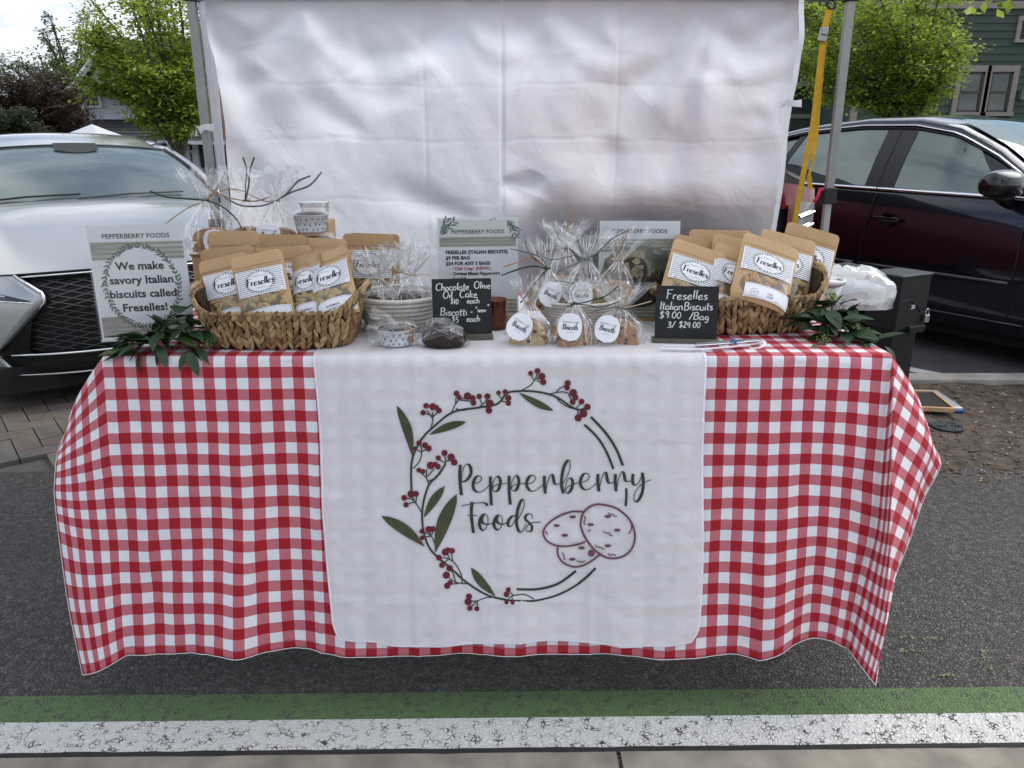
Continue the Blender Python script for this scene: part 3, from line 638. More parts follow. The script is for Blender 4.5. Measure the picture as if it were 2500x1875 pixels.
for q in ([(1700,665),(1720,690),(1750,685),(1770,705),(1795,703)],[(1440,700),(1455,735),(1440,765),(1452,800)],[(1650,865),(1680,890),(1705,885),(1725,915),(1745,910)],[(1560,1020),(1590,1040),(1620,1040),(1645,1062),(1662,1058)],[(1950,800),(1950,850),(1930,885),(1918,888)],[(1700,1105),(1720,1125),(1760,1118),(1785,1135)],[(1205,1100),(1225,1130),(1225,1165),(1245,1172)],[(1360,1185),(1400,1200),(1430,1198),(1450,1185)],[(1018,872),(1040,885),(1048,905)],[(1482,870),(1515,852)]):
    pr.stroke(q, 12, 4)
k1(pr, 'printed_biscuits', PL, cA, .0008)

# ================================================================== CANOPY, CURTAIN, STRAP
STEEL = mat('canopy_steel', (.27, .265, .255), .45, .5, var=.12, scale=6); DKST = mat('canopy_dark_cap', (.012, .012, .013), .5, var=0)
CY = 3.55
def fabric(name, col, tl, tp=0, bump=.4, bs=10, gloss=.03, fwd=0):
    m = bpy.data.materials.new(name); m.use_nodes = True; t = m.node_tree; t.nodes.clear(); nn = t.nodes.new; l = t.links.new
    o = nn('ShaderNodeOutputMaterial'); d = nn('ShaderNodeBsdfDiffuse'); d.inputs[0].default_value = (*col, 1); tn = nn('ShaderNodeBsdfTranslucent'); tn.inputs[0].default_value = (*col, 1)
    g = nn('ShaderNodeBsdfGlossy'); g.inputs['Roughness'].default_value = .4; tr = nn('ShaderNodeBsdfTransparent')
    c = nn('ShaderNodeTexCoord'); n = nn('ShaderNodeTexNoise'); n.inputs['Scale'].default_value = bs; n.inputs['Detail'].default_value = 6; n.inputs['Distortion'].default_value = 1.2; l(c.outputs['Object'], n.inputs['Vector'])
    bp = nn('ShaderNodeBump'); bp.inputs['Strength'].default_value = bump; bp.inputs['Distance'].default_value = .03; l(n.outputs['Fac'], bp.inputs['Height'])
    for q in (d, g, tn): l(bp.outputs[0], q.inputs['Normal'])
    m0 = nn('ShaderNodeMixShader'); m0.inputs[0].default_value = tl; l(d.outputs[0], m0.inputs[1]); l(tn.outputs[0], m0.inputs[2])
    m1 = nn('ShaderNodeMixShader'); m1.inputs[0].default_value = gloss; l(m0.outputs[0], m1.inputs[1]); l(g.outputs[0], m1.inputs[2])
    m2 = nn('ShaderNodeMixShader'); m2.inputs[0].default_value = tp; l(m1.outputs[0], m2.inputs[1]); l(tr.outputs[0], m2.inputs[2])
    if fwd:                                            # forward-scattered light through thin cloth
        rf = nn('ShaderNodeBsdfRefraction'); rf.inputs['IOR'].default_value = 1.02; rf.inputs['Roughness'].default_value = .42; rf.inputs[0].default_value = (*col, 1); m3 = nn('ShaderNodeMixShader'); m3.inputs[0].default_value = fwd; l(m2.outputs[0], m3.inputs[1]); l(rf.outputs[0], m3.inputs[2]); l(m3.outputs[0], o.inputs[0]); return m
    l(m2.outputs[0], o.inputs[0]); return m
can = thing('canopy', 'grey steel frame market canopy standing over the table', 'canopy', (0, 0, 0))
PT_R, PB_R = P(2076, 4, CY), P(2004, 640, CY)
PT_L, PB_L = P(468, 4, CY), P(517, 440, CY)
def ext(a, b, z): d = (b-a); return a+d*((z-a.z)/d.z)
for a, b_, nm in ((PT_R, PB_R, 0), (PT_L, PB_L, 1)):
    top = ext(a, b_, a.z+.03); mid = ext(a, b_, P(2020, 478, CY).z if nm == 0 else .98); bot = ext(a, b_, 0)
    def sq(p0, p1, wd, name, m):
        ax = (p1-p0); q = ax.to_track_quat('Z', 'X').to_matrix(); o = bevel(MB().box((0, 0, ax.length/2), (wd, wd, ax.length)).build(name, m, can), .004)
        o.location = p0; o.rotation_euler = q.to_euler(); return o
    sq(mid, top, .035, 'post', STEEL); sq(bot, mid, .030, 'lower_post', mat('canopy_steel_light', (.36, .36, .355), .4, .5))
    c0 = mid-(top-mid).normalized()*.035; c1_ = mid+(top-mid).normalized()*.035
    sq(c0, c1_, .056, 'collar', DKST); sq(top-(top-mid).normalized()*.03, top+(top-mid).normalized()*.05, .056, 'corner_bracket', DKST)
    if nm == 0:
        m0 = mid+Vector((-.045, -.012, .028)); q = MB(); q.tube([m0+Vector((.02, 0, 0)), m0, m0+Vector((-.006, 0, -.03)), m0+Vector((-.022, -.004, -.055))], [.006, .008, .007, .009], 8); q.build('latch', mat('red_latch', (.55, .02, .05), .4), can, True)
    MB().box((bot.x, bot.y, .004), (.09, .09, .008)).build('foot_plate', STEEL, can)
for sx_, px_ in ((1, 1.62), (-1, -1.62)):            # front posts stand outside the picture
    MB().tube([(px_, .75, 0), (px_*.97, .72, 2.0)], .02, 6).build('post', STEEL, can)
zt = P(1250, 0, CY).z
bevel(MB().box(((PT_L.x+PT_R.x)/2, CY, zt+.012), (PT_R.x-PT_L.x, .028, .030)).build('beam', mat('beam_grey', (.20, .20, .205), .5, .3), can), .003)
for px_ in (-1.57, 1.57): MB().box((px_, 2.13, zt+.06), (.028, 2.8, .03)).build('beam', STEEL, can)
ROOF = fabric('canopy_roof_white', (.95, .95, .95), .88, 0, .2, 3)
pk = Vector((0, 2.12, 2.95)); rc = [Vector((-1.66, .65, 2.08)), Vector((1.66, .65, 2.08)), Vector((1.66, 3.6, 2.08)), Vector((-1.66, 3.6, 2.08))]

# curtain
CUR = fabric('curtain_polyester', (.93, .93, .97), .90, .0, .22, 6, .0, fwd=.07)
ZT = zt+.03; ZB = .42
anch = [(-1.42, 1.90), (-.88, 1.93), (-.20, 1.93), (.16, 1.93), (.72, 1.93), (1.33, 1.93)]
def creasel(x, z, x0, z0, x1, z1, wd, amp):
    dx_, dz_ = x1-x0, z1-z0; l2 = dx_*dx_+dz_*dz_; t = ((x-x0)*dx_+(z-z0)*dz_)/l2
    if t < -.05 or t > 1.05: return 0
    env = min(1, max(0, (t+.05)/.2))*min(1, max(0, (1.05-t)/.2)); amp = amp*env*env*(3-2*env)
    tt = min(1, max(0, t)); d = sqrt((x-x0-dx_*tt)**2+(z-z0-dz_*tt)**2); return amp*exp(-(d/(wd*(1+2*tt)))**2)*(sin(pi*min(1, max(0, .1+tt*.85))))
FOLDS = []
def FP(px0, py0, px1, py1, wd, amp): a = P(px0, py0, CY); b_ = P(px1, py1, CY); FOLDS.append((a.x, a.z, b_.x, b_.z, wd, amp))
FP(515, 30, 650, 240, .035, .045); FP(515, 30, 700, 420, .05, .05); FP(530, 60, 640, 150, .03, .03); FP(515, 40, 610, 430, .04, -.03)
FP(730, 20, 640, 165, .03, .04); FP(725, 20, 850, 200, .05, -.03); FP(790, 15, 880, 190, .04, .045); FP(870, 60, 960, 280, .03, .03); FP(900, 330, 720, 230, .03, .02)
FP(1150, 15, 1030, 140, .05, .045); FP(850, 20, 1010, 150, .05, .05); FP(1000, 150, 1150, 60, .03, .03); FP(1220, 20, 1390, 190, .04, .04)
FP(1330, 20, 1480, 85, .04, .045); FP(1480, 85, 1650, 20, .04, .04); FP(1690, 20, 1560, 240, .035, .035); FP(1700, 20, 1400, 430, .05, .05); FP(1735, 30, 1590, 510, .03, .05); FP(1740, 60, 1650, 350, .04, -.04)
FP(1945, 20, 1765, 150, .03, .05); FP(1945, 30, 1850, 330, .03, .04); FP(1750, 20, 1740, 200, .04, .03); FP(1225, 440, 1310, 490, .025, .05); FP(1310, 420, 1290, 470, .03, .03); FP(1850, 250, 1770, 560, .05, .03); FP(1180, 540, 900, 440, .03, .03)
FP(560, 330, 720, 600, .05, .03); FP(1500, 330, 1430, 560, .04, .04); FP(1600, 250, 1480, 560, .05, .035)
def cury(x, z):
    d = ZT-z; y = .013*fbm(x*2.2, z*.5, 4)*min(1, d*2)+.008*fbm((x+z*.5)*3.2, z*1.0, 8)*min(1, d*2)+.0014*fbm(x*9+z*4, z*4, 1)
    for f in FOLDS: y -= 1.0*creasel(x, z, *f)
    for i in range(len(anch)-1):                      # swags under the beam
        x0, x1 = anch[i][0], anch[i+1][0]
        if x0 < x < x1:
            u = (x-x0)/(x1-x0); sag = 4*u*(1-u); ph = (d-.30*(x1-x0)*sag)
            y -= .024*exp(-((ph-.06)/.055)**2)*sag + .012*exp(-((ph-.2)/.05)**2)*sag
    for (px_, a_) in ((1227, .012), (1500, .004), (1040, .004)):
        xx = P(px_, 300, CY).x; y -= a_*exp(-((x-xx)/.006)**2)
    for py_ in (211, 343, 490):
        zz = P(1250, py_, CY).z+.008*sin(x*6)+.004*sin(x*23); y -= .0024*exp(-((z-zz)/.005)**2)*(.4+.6*abs(sin(x*3.1+py_)))
    k = min(1, max(0, (1.30-z)/.22))*min(1, max(0, (x+.12)/.12)); y = lerp(y, .012+y*.25, .9*k)
    return min(CY-.035+y, CY-.012+.5*max(0, z-1.22))
cl0, cl1 = P(510, 20, CY), P(572, 520, CY); cr0, cr1 = P(1948, 8, CY), P(1884, 560, CY)
def cfn(u, v):
    z = lerp(ZT, ZB, v); k = (ZT-z)
    xl = interp(z, [(ZB, cl1.x+.01), (cl1.z, cl1.x), (P(0, 300, CY).z, P(556, 300, CY).x), (cl0.z, cl0.x)]); xr = lerp(cr0.x, cr1.x, (cr0.z-z)/(cr0.z-cr1.z))
    x = lerp(xl, xr, u)+.004*sin(z*12); 
    return Vector((x, cury(x, z), z+(.006*sin(x*7) if v > .9 else 0)))
b = MB(); b.grid(cfn, 330, 190)
cur = b.build('curtain', CUR, smooth=True); tag(cur, 'wrinkled white fabric curtain tied across the back of the canopy', 'curtain')
b = MB(); b.ribbon([cfn(.998, v/60)+Vector((.008, -.004, 0)) for v in range(61)], .022, Vector((0, 1, 0))); b.build('side_hem', fabric('hem_white', (.8, .81, .84), .3, 0, 0), cur)
b = MB()                                             # cloth rolled over the beam, its shade put into the grey
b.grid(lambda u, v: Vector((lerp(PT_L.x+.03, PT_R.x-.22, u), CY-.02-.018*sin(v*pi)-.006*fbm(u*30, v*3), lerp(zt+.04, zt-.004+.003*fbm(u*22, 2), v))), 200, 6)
b.build('rolled_edge', fabric('rolled_cloth_shade', (.42, .42, .44), .35, 0, .5, 14), cur, True)
for pxa, pya, pxb, pyb in ((485, 318, 522, 312), (1912, 246, 1957, 252)):
    b = MB(); a = P(pxa, pya, CY-.04); c_ = P(pxb, pyb, CY-.04); m_ = (a+c_)/2+Vector((0, -.01, .008 if pxa < 1000 else -.006))
    b.ribbon(catmull([a, m_, c_], 4), [.036, .03, .026, .024, .024, .026, .028, .03, .032], Vector((0, 1, 0))); solid(b.build('tie_tab', MATS.get('x') or fabric('tie_white', (.8, .8, .84), .3), cur), .002)
side = MB()
side.grid(lambda u, v: (lambda z: Vector((lerp(interp(z, [(.5, P(540, 560, CY).x), (PB_L.z, P(524, 440, CY).x), (PT_L.z, P(478, 5, CY).x)]), interp(z, [(.5, P(572, 560, CY).x), (PB_L.z, P(551, 440, CY).x), (P(0, 40, CY).z, P(512, 40, CY).x), (PT_L.z, P(530, 5, CY).x)]), u), CY+.03+.012*sin(u*9+z*2), z)))(lerp(ZT, .5, v)), 14, 40)
sd_ = side.build('side_curtain', fabric('side_curtain_fabric', (.74, .73, .78), .45, .06, .3, 12), smooth=True); tag(sd_, 'narrow white cloth strip hanging beside the left canopy post', 'curtain')
b = MB(); b.tube([P(518, 60, CY+.07), P(575, 470, CY+.07), P(590, 620, CY+.07)], [.004, .022, .024], 8); tag(b.build('wooden_pole', mat('pole_wood', (.33, .21, .13), .7, var=.2, scale=8), smooth=True), 'brown wooden pole leaning behind the left edge of the curtain', 'pole')
# roof of the canopy, as a child of the frame
b = MB()
for i in range(4):
    a, c_ = rc[i], rc[(i+1) % 4]; b.grid(lambda u, v: a.lerp(c_, u).lerp(pk, v)-Vector((0, 0, .05*sin(pi*u)*(1-v))), 8, 8)
b.build('roof_cloth', ROOF, can, True)

# yellow tie-down strap
YS = mat('yellow_webbing', (.48, .28, .012), .75, var=.15, scale=40, bump=.4, bscale=400)
st = thing('tie_down_strap', 'yellow webbing tie-down strap with cam buckle hanging beside the right post', 'strap')
Ys = CY-.03
def web(pts, wd, nm): solid(MB().ribbon(catmull([P(x, y, Ys+d) for x, y, d in pts], 6), wd, Vector((.15, 1, 0))).build(nm, YS, st), .0018)
web([(2026, 18, 0), (2018, 50, 0), (2012, 78, 0)], .026, 'webbing')
web([(2009, 98, 0), (1998, 190, 0), (1985, 300, .01), (1962, 420, .0), (1937, 560, 0)], .023, 'webbing')
web([(2013, 98, .01), (1999, 240, .02), (1992, 330, .01), (1984, 380, 0)], .020, 'webbing')
b = MB(); q = catmull([P(x, y, Ys) for x, y in ((1984, 375), (1984, 400), (1976, 425), (1977, 450), (1981, 462))], 5)
b.ribbon(q, [.022*(1-.8*sin(pi*min(1, i/13)))+.004 if i < 14 else .018 for i in range(len(q))], Vector((.15, 1, 0))); solid(b.build('webbing', YS, st), .0018)
bk = thing('buckle', None, None); bk.parent = st
cxp = P(2010, 84, Ys-.01); R = Matrix.Rotation(.12, 3, 'Y')
bevel(MB().box(cxp, (.034, .014, .055), R).build('buckle_body', mat('zinc', (.30, .30, .29), .35, .9), bk), .003)
bevel(MB().box(cxp+Vector((.002, -.012, .012)), (.026, .012, .03), R).build('buckle_lever', mat('zinc', (), 0) if False else MATS['zinc'], bk), .003)
b = MB(); q = [P(2029+10*sin(g), 10-12*cos(g), Ys) for g in [i*2*pi/16 for i in range(17)]]; b.tube(q, .0045, 8); b.build('hook_ring', MATS['canopy_dark_cap'], bk, True)

# ================================================================== CARS (local frame: +x forward, +y to the car's own left, z up)
def paint(name, col, metal=.6, rough=.28):
    m = mat(name, col, rough, metal, var=.03, scale=3, coat=1.0); return m
GL = bpy.data.materials.new('car_glass'); GL.use_nodes = True
g_ = GL.node_tree.nodes['Principled BSDF']; g_.inputs['Base Color'].default_value = (.035, .045, .045, 1); g_.inputs['Roughness'].default_value = .02; g_.inputs['IOR'].default_value = 2.4
def skyglass(name, fac, tint):
    m = bpy.data.materials.new(name); m.use_nodes = True; t = m.node_tree; t.nodes.clear(); nn = t.nodes.new
    o = nn('ShaderNodeOutputMaterial'); d = nn('ShaderNodeBsdfDiffuse'); d.inputs[0].default_value = (*tint, 1); g = nn('ShaderNodeBsdfGlossy'); g.inputs['Roughness'].default_value = .015; g.inputs['Color'].default_value = (.85, .95, .93, 1)
    f = nn('ShaderNodeFresnel'); f.inputs[0].default_value = 1.5; a = nn('ShaderNodeMath'); a.operation = 'ADD'; a.inputs[1].default_value = fac; t.links.new(f.outputs[0], a.inputs[0])
    x_ = nn('ShaderNodeMixShader'); t.links.new(a.outputs[0], x_.inputs[0]); t.links.new(d.outputs[0], x_.inputs[1]); t.links.new(g.outputs[0], x_.inputs[2]); t.links.new(x_.outputs[0], o.inputs[0]); return m
GL = skyglass('car_side_glass', .09, (.06, .085, .08))
BLK = mat('black_plastic', (.008, .008, .008), .35, var=0); CHR = mat('chrome', (.75, .75, .76), .12, 1, var=0); RUB = mat('tyre_rubber', (.015, .015, .015), .8); SATIN = mat('satin_metal', (.45, .44, .42), .25, 1, var=0)
RIM = mat('alloy', (.4, .4, .41), .3, .9, var=0); UND = mat('underbody', (.01, .01, .01), .9, var=0)
def wheel(parent, x, y, r=.33):
    s_ = 1 if y > 0 else -1
    t = MB(); t.lathe([(r*.62, -.1), (r*.95, -.1), (r, -.07), (r, .07), (r*.95, .1), (r*.62, .1)], 28); o = t.build('wheel', RUB, parent, True); o.location = (x, y, r); o.rotation_euler = (pi/2, 0, 0)
    q = MB(); q.lathe([(.001, .06), (r*.2, .07), (r*.58, .05), (r*.63, .09), (r*.63, -.09)], 28)
    q.build('rim', RIM, o, True)
    if s_ > 0: o.rotation_euler = (-pi/2, 0, 0)
def sections(st, tabs, n=10):
    """loft: tabs(x) -> list of (y,z) from sill to centre; mirrored"""
    b = MB(); rows = []
    for x in st: rows.append([(x+(p[2] if len(p) > 2 else 0), p[0], p[1]) for p in tabs(x)])
    m = len(rows[0]); v = []
    for r_ in rows: v += r_ + [(a, -b_, c_) for a, b_, c_ in r_[::-1][1:]]
    k = 2*m-1; f = [(i*k+j, i*k+j+1, (i+1)*k+j+1, (i+1)*k+j) for i in range(len(rows)-1) for j in range(k-1)]
    b.add(v, f); return b
def along(pts, n=5): return catmull(pts, n)

# ---- dark sedan
H_ = Vector((.54, -.84)).normalized()
def car_root(name, label, O, rz): return thing(name, label, 'car', (O[0], O[1], -.028), rz)
NAVY = paint('dark_blue_grey_paint', (.022, .023, .034), .75, .22)
bc = car_root('parked_car', 'dark blue-grey sedan parked at an angle behind the black locker box', (4.60, 4.02), atan2(H_.y, H_.x))
beltz = lambda x: interp(x, [(-4.7, 1.04), (-4.2, 1.08), (-3.4, 1.075), (-1.5, 1.05), (-1.2, 1.03), (-.7, .93), (-.2, .80), (0, .66)])
hw = lambda x: interp(x, [(-4.75, .70), (-4.6, .80), (-4.0, .87), (-3, .905), (-1, .905), (-.5, .87), (-.15, .76), (0, .60)])
def blk(x):
    h = hw(x); bz = beltz(x); d = bz-.22
    return [(h-.10, .19), (h-.045, .24), (h-.02, .34), (h+.000, .52), (h+.006, .60), (h-.006, .78), (h-.028, bz-.13), (h-.052, bz-.03), (h-.068, bz), (h-.16, bz+.03), (h-.45, bz+.055), (0, bz+.07)]
body = sections([-4.75, -4.68, -4.5, -4.2, -3.8, -3.4, -3, -2.5, -2, -1.5, -1.2, -.9, -.6, -.35, -.15, -.04, 0], blk).build('body', NAVY, bc, True)
MB().box((-2.35, 0, .2), (4.4, 1.5, .16)).build('underbody', UND, bc)
roofz = lambda x: interp(x, [(-4.45, 1.10), (-4.05, 1.28), (-3.6, 1.44), (-3.2, 1.52), (-2.7, 1.56), (-2.3, 1.555), (-2.0, 1.50), (-1.7, 1.36), (-1.25, 1.07)])
railw = lambda x: interp(x, [(-4.35, .70), (-3.9, .64), (-3.2, .60), (-2.4, .60), (-1.9, .64), (-1.35, .76)])
def gh(x):
    h = hw(x); bz = beltz(x); rz_ = roofz(x); rw = railw(x); dz = rz_-.05
    dz = max(bz+.01, rz_-.055); return [(h-.055, bz-.01), (lerp(h-.055, rw+.04, .5)+.012, lerp(bz, dz, .5)), (rw+.04, dz), (rw+.015, dz+.02), (rw-.04, dz+.034), (rw-.25, rz_-.004), (0, rz_+.01)]
xs = [-4.35, -4.1, -3.9, -3.7, -3.5, -3.3, -3.1, -2.9, -2.7, -2.5, -2.3, -2.15, -2.0, -1.85, -1.7, -1.5, -1.35]
sections(xs, gh).build('cabin', NAVY, bc, True)
def side_pt(x, k, off=0):                            # point on the right-hand side of the cabin
    p = gh(x); a, m_, t = p[0], p[1], p[2]
    y, z = (lerp(a[0], m_[0], k*2), lerp(a[1], m_[1], k*2)) if k < .5 else (lerp(m_[0], t[0], k*2-1), lerp(m_[1], t[1], k*2-1))
    return Vector((x, -(y+off), z+off*.35))
def pane(name, m, x0, x1, k0, k1, off, parent, sl0=0, sl1=0, n=14, topf=None):
    b = MB(); b.grid(lambda u, v: (lambda kk: side_pt(lerp(x0+sl0*kk, x1+sl1*kk, u), kk, off))(lerp(k0, k1 if topf is None else topf(lerp(x0, x1, u)), v)), n, 6); return b.build(name, m, parent, True)
FR = mat('window_seal', (.012, .012, .014), .3, var=0)
pane('window', GL, -2.30, -1.50, .05, .9, .004, bc, .03, -.35)
pane('window', GL, -3.32, -2.52, .05, .9, .004, bc, .16, .03)
pane('quarter_window', GL, -3.72, -3.39, .08, .82, .004, bc, .22, .16)
pane('door_pillar', FR, -2.52, -2.30, .0, .93, .007, bc, .02, .03, 2)
MB().tube([side_pt(-2.42+.025*k/6, k/6, .0085) for k in range(7)], .004, 4).build('door_gap', BLK, bc)
pane('door_pillar', FR, -3.39, -3.33, .0, .9, .007, bc, .17, .17, 2)
for k, off in ((.955, .012),):
    MB().tube([side_pt(x, k, off) for x in [lerp(-4.1, -1.42, i/40) for i in range(41)]], .011, 6, flat=.6).build('chrome_trim', CHR, bc, True)
b = MB(); b.tube([side_pt(x, .915, .006) for x in [lerp(-4.0, -1.48, i/40) for i in range(41)]], .014, 6, flat=.5); b.build('window_seal', FR, bc, True)
b = MB(); b.grid(lambda u, v: (lambda x: Vector((x, -(hw(x)-.052+.002-.008*v), beltz(x)-.012+.022*v)))(lerp(-4.0, -1.22, u)), 40, 2); solid(b.build('chrome_trim', CHR, bc, True), .004, 1)
b = MB()
for xg in (-2.46, -1.40, -3.42):
    b = MB(); b.tube([Vector((xg+(.05*((z-.3)/.7)**2 if xg != -1.4 else .0), -(interp(z, [(.24, hw(xg)-.045), (.34, hw(xg)-.02), (.52, hw(xg)), (.6, hw(xg)+.006), (.8, hw(xg)-.004), (.93, hw(xg)-.012), (1.03, hw(xg)-.04)])+.0015), z)) for z in [.28+.75*i/12 for i in range(13)]], .0045, 5); b.build('door_gap', BLK, bc)
for xa_, xb_ in ((-2.44, -1.42), (-3.4, -2.49)):
    b = MB(); b.tube([Vector((x, -(hw(x)+.007), .535-.0*(x+2))) for x in [lerp(xa_, xb_, i/8) for i in range(9)]], .012, 6, flat=.6); b.build('rub_strip', NAVY, bc, True)
    b = MB(); b.tube([Vector((x, -(hw(x)+.016), .546)) for x in [lerp(xa_, xb_, i/8) for i in range(9)]], .003, 5); b.build('chrome_strip', mat('dull_chrome', (.3, .3, .31), .3, .9, var=0), bc, True)
MB().tube([Vector((x, -(hw(x)-.028), .285)) for x in [lerp(-3.3, -1.3, i/8) for i in range(9)]], .009, 5).build('sill_trim', NAVY, bc, True)
hx = -2.33; hy = -(hw(hx)-.0)
hd = bevel(MB().box((hx+.05, hy-.028, .865), (.205, .022, .032)).build('door_handle', NAVY, bc), .009)
MB().lathe([(.001, .0), (.048, .004), (.055, .012)], 20, sq=(1, .85)).build('handle_cup', BLK, bc, True); o = bpy.data.objects['handle_cup']; o.location = (hx+.06, hy-.002, .862); o.rotation_euler = (pi/2, 0, 0)
# mirror
mr = MB(); mr.grid(lambda u, v: Vector((-1.50+.11*cos(u*pi*2)*abs(sin(v*pi))**.6, -(hw(-1.5)+.13)+.15*cos(v*pi), 1.135+.085*math.copysign(abs(sin(u*pi*2))**.7, sin(u*pi*2))*abs(sin(v*pi))**.45)), 18, 12)
mo = mr.build('side_mirror', mat('mirror_housing', (.012, .012, .014), .25, .3, var=0, coat=.6), bc, True)
MB().tube([(-1.55, -(hw(-1.5)-.06), 1.035), (-1.55, -(hw(-1.5)+.06), 1.06)], [.05, .03], 8).build('mirror_stalk', BLK, mo, True)
pane('mirror_triangle', FR, -1.62, -1.42, .0, .55, .006, bc, 0, -.2, 4)
b = MB(); b.grid(lambda u, v: (lambda x: Vector((x, lerp(-railw(x)+.05, railw(x)-.05, u), roofz(x)-.005+.024*sin(u*pi)**.5)))(lerp(-1.38, -2.08, v)), 12, 10); b.build('windscreen', GL, bc, True)
for sy in (-1, 1):
    for x in (-.80, -3.72): wheel(bc, x, sy*.80, .325)
for x in (-.80, -3.72):
    MB().lathe([(.001, 0), (.37, 0), (.39, .02)], 28).build('wheel_arch', UND, bc, True); o = [q for q in bpy.data.objects if q.name.startswith('wheel_arch')][-1]; o.location = (x, -(hw(x)+.006), .36); o.rotation_euler = (pi/2, 0, 0)

# ---- silver sedan seen from the front
SILV = paint('silver_paint', (.46, .47, .465), .65, .30)
Hs = Vector((.57, -.82)).normalized()
sc = car_root('parked_car', 'silver sedan with a large black mesh grille parked behind the left sign', (-1.93, 3.98), atan2(Hs.y, Hs.x))
HWd = .92
def ssurf(l, h):                                     # nose surface x(y,z)
    a = abs(l)/HWd
    return -.40*a**2.6 - .30*max(0, a-.72) - .9*max(0, h-.60)**1.5 - .25*max(0, .30-h) - .06
def grl(h): return interp(h, [(.20, .56), (.30, .66), (.36, .66), (.61, .43), (.65, .44), (.745, .55)])
hb = lambda l: .757-.035*(abs(l)/HWd)**2-.02*(abs(l)/HWd)**6
b = MB()
for s_ in (-1, 1):
    hs = [.20, .24, .28, .32, .36, .40, .45, .50, .55, .61, .65, .70, .745]
    def f(u, v, s_=s_):
        h = interp(v*12, list(enumerate(hs))); l0 = grl(h); l = lerp(l0, HWd, u); hh = lerp(h, h-.0, u)
        if h > .7: hh = lerp(h, hb(l)-.004, min(1, u*1.5))
        return Vector((ssurf(l, hh)+(-.012 if u == 0 else 0), s_*l, hh))
    b = MB(); b.grid(f, 16, 12, flip=(s_ < 0)); b.build('bumper', SILV, sc, True)
b = MB(); b.grid(lambda u, v: (lambda h: Vector((ssurf(grl(h)*(2*u-1)*.999, h)-.05, grl(h)*(2*u-1)*.999, h)))(lerp(.20, .752, v)), 24, 14); b.build('grille_backing', mat('grille_black', (.004, .004, .004), .5, var=0), sc, True)
def gp_(l, h, o=.0): return Vector((ssurf(l, h)-.028+o, l, h))
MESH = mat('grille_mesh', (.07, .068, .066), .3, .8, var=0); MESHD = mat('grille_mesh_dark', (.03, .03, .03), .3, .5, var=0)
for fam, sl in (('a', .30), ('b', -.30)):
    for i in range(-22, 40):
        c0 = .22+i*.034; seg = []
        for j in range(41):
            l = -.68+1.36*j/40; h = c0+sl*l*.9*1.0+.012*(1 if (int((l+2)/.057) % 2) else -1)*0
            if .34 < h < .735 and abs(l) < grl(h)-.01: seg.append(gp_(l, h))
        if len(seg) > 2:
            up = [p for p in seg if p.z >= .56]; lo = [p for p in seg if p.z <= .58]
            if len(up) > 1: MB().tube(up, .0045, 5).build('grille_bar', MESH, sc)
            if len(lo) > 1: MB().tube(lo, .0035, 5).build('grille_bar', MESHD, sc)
for s_ in (-1, 1):
    q = [(grl(h), h) for h in (.36, .42, .48, .54, .60, .615, .65, .70, .738)]
    MB().tube([Vector((ssurf(l, h)+.004, s_*(l+.003), h)) for l, h in q[3:]], [.006, .009, .013, .014, .012, .011, .012], 6, flat=.7).build('grille_surround', CHR, sc, True)
    MB().tube([Vector((ssurf(l, h)+.003, s_*l, h)) for l, h in q[:5]], .010, 6).build('grille_surround', BLK, sc, True)
    # headlamp
    b = MB(); b.grid(lambda u, v: (lambda l, h: Vector((ssurf(l, h)+.006, s_*l, h)))(lerp(.50, .90, u), lerp(lerp(.606, .640, u), lerp(.612, .738, u), v)), 12, 6, flip=s_ < 0); b.build('headlamp', mat('lamp_dark', (.02, .02, .025), .1, .2, var=0, coat=1), sc, True)
    b = MB(); b.grid(lambda u, v: (lambda l, h: Vector((ssurf(l, h)+.010, s_*l, h)))(lerp(.60, .90, u), lerp(lerp(.637, .655, u), lerp(.642, .715, u), v)), 12, 4, flip=s_ < 0); b.build('lamp_lens', mat('lamp_lens', (.55, .6, .68), .08, .5, var=0, coat=1), sc, True)
    b = MB(); b.tube([Vector((ssurf(l, h)+.010, s_*l, h)) for l, h in ((.49, .602), (.62, .614), (.75, .625), (.90, .633))], [.002, .005, .006, .007], 6); b.build('lamp_trim', CHR, sc, True)
    b = MB(); b.grid(lambda u, v: (lambda h, l: Vector((ssurf(l, h)+.002, s_*l, h)))(lerp(.33, .53, v), lerp(grl(lerp(.33, .53, v))-.14*(1-v), grl(lerp(.33, .53, v))+.012, u)), 4, 6, flip=s_ < 0); b.build('fog_recess', mat('gloss_black', (.006, .006, .006), .15, var=0), sc, True)
MB().tube([Vector((ssurf(l, .742)+.004, l, hb(l)-.017)) for l in [-.53+1.06*i/20 for i in range(21)]], .011, 6, flat=.6).build('grille_surround', CHR, sc, True)
MB().tube([Vector((ssurf(l, .742)+.004, l, hb(l)-.003)) for l in [-.9+1.8*i/30 for i in range(31)]], .004, 6).build('hood_gap', BLK, sc, True)
MB().tube([Vector((ssurf(l, .335)+.004, l, .335)) for l in [-.62+1.24*i/20 for i in range(21)]], .007, 6).build('lower_trim', CHR, sc, True)
b = MB(); b.grid(lambda u, v: Vector((ssurf(.70*(2*u-1), .29)+.004-.03*v, .70*(2*u-1), lerp(.325, .245, v))), 20, 4); b.build('air_dam', BLK, sc, True)
MB().tube([Vector((ssurf(l, .24)+.035, l, .235)) for l in [-.62+1.24*i/20 for i in range(21)]], .011, 6, flat=.5).build('front_lip', SATIN, sc, True)
# emblem: plain ring of chrome in the grille centre
b = MB(); b.tube([Vector((ssurf(0, .6)+.006, .075*cos(g), .585+.055*sin(g))) for g in [i*2*pi/24 for i in range(25)]], .007, 6); b.build('emblem', CHR, sc, True)
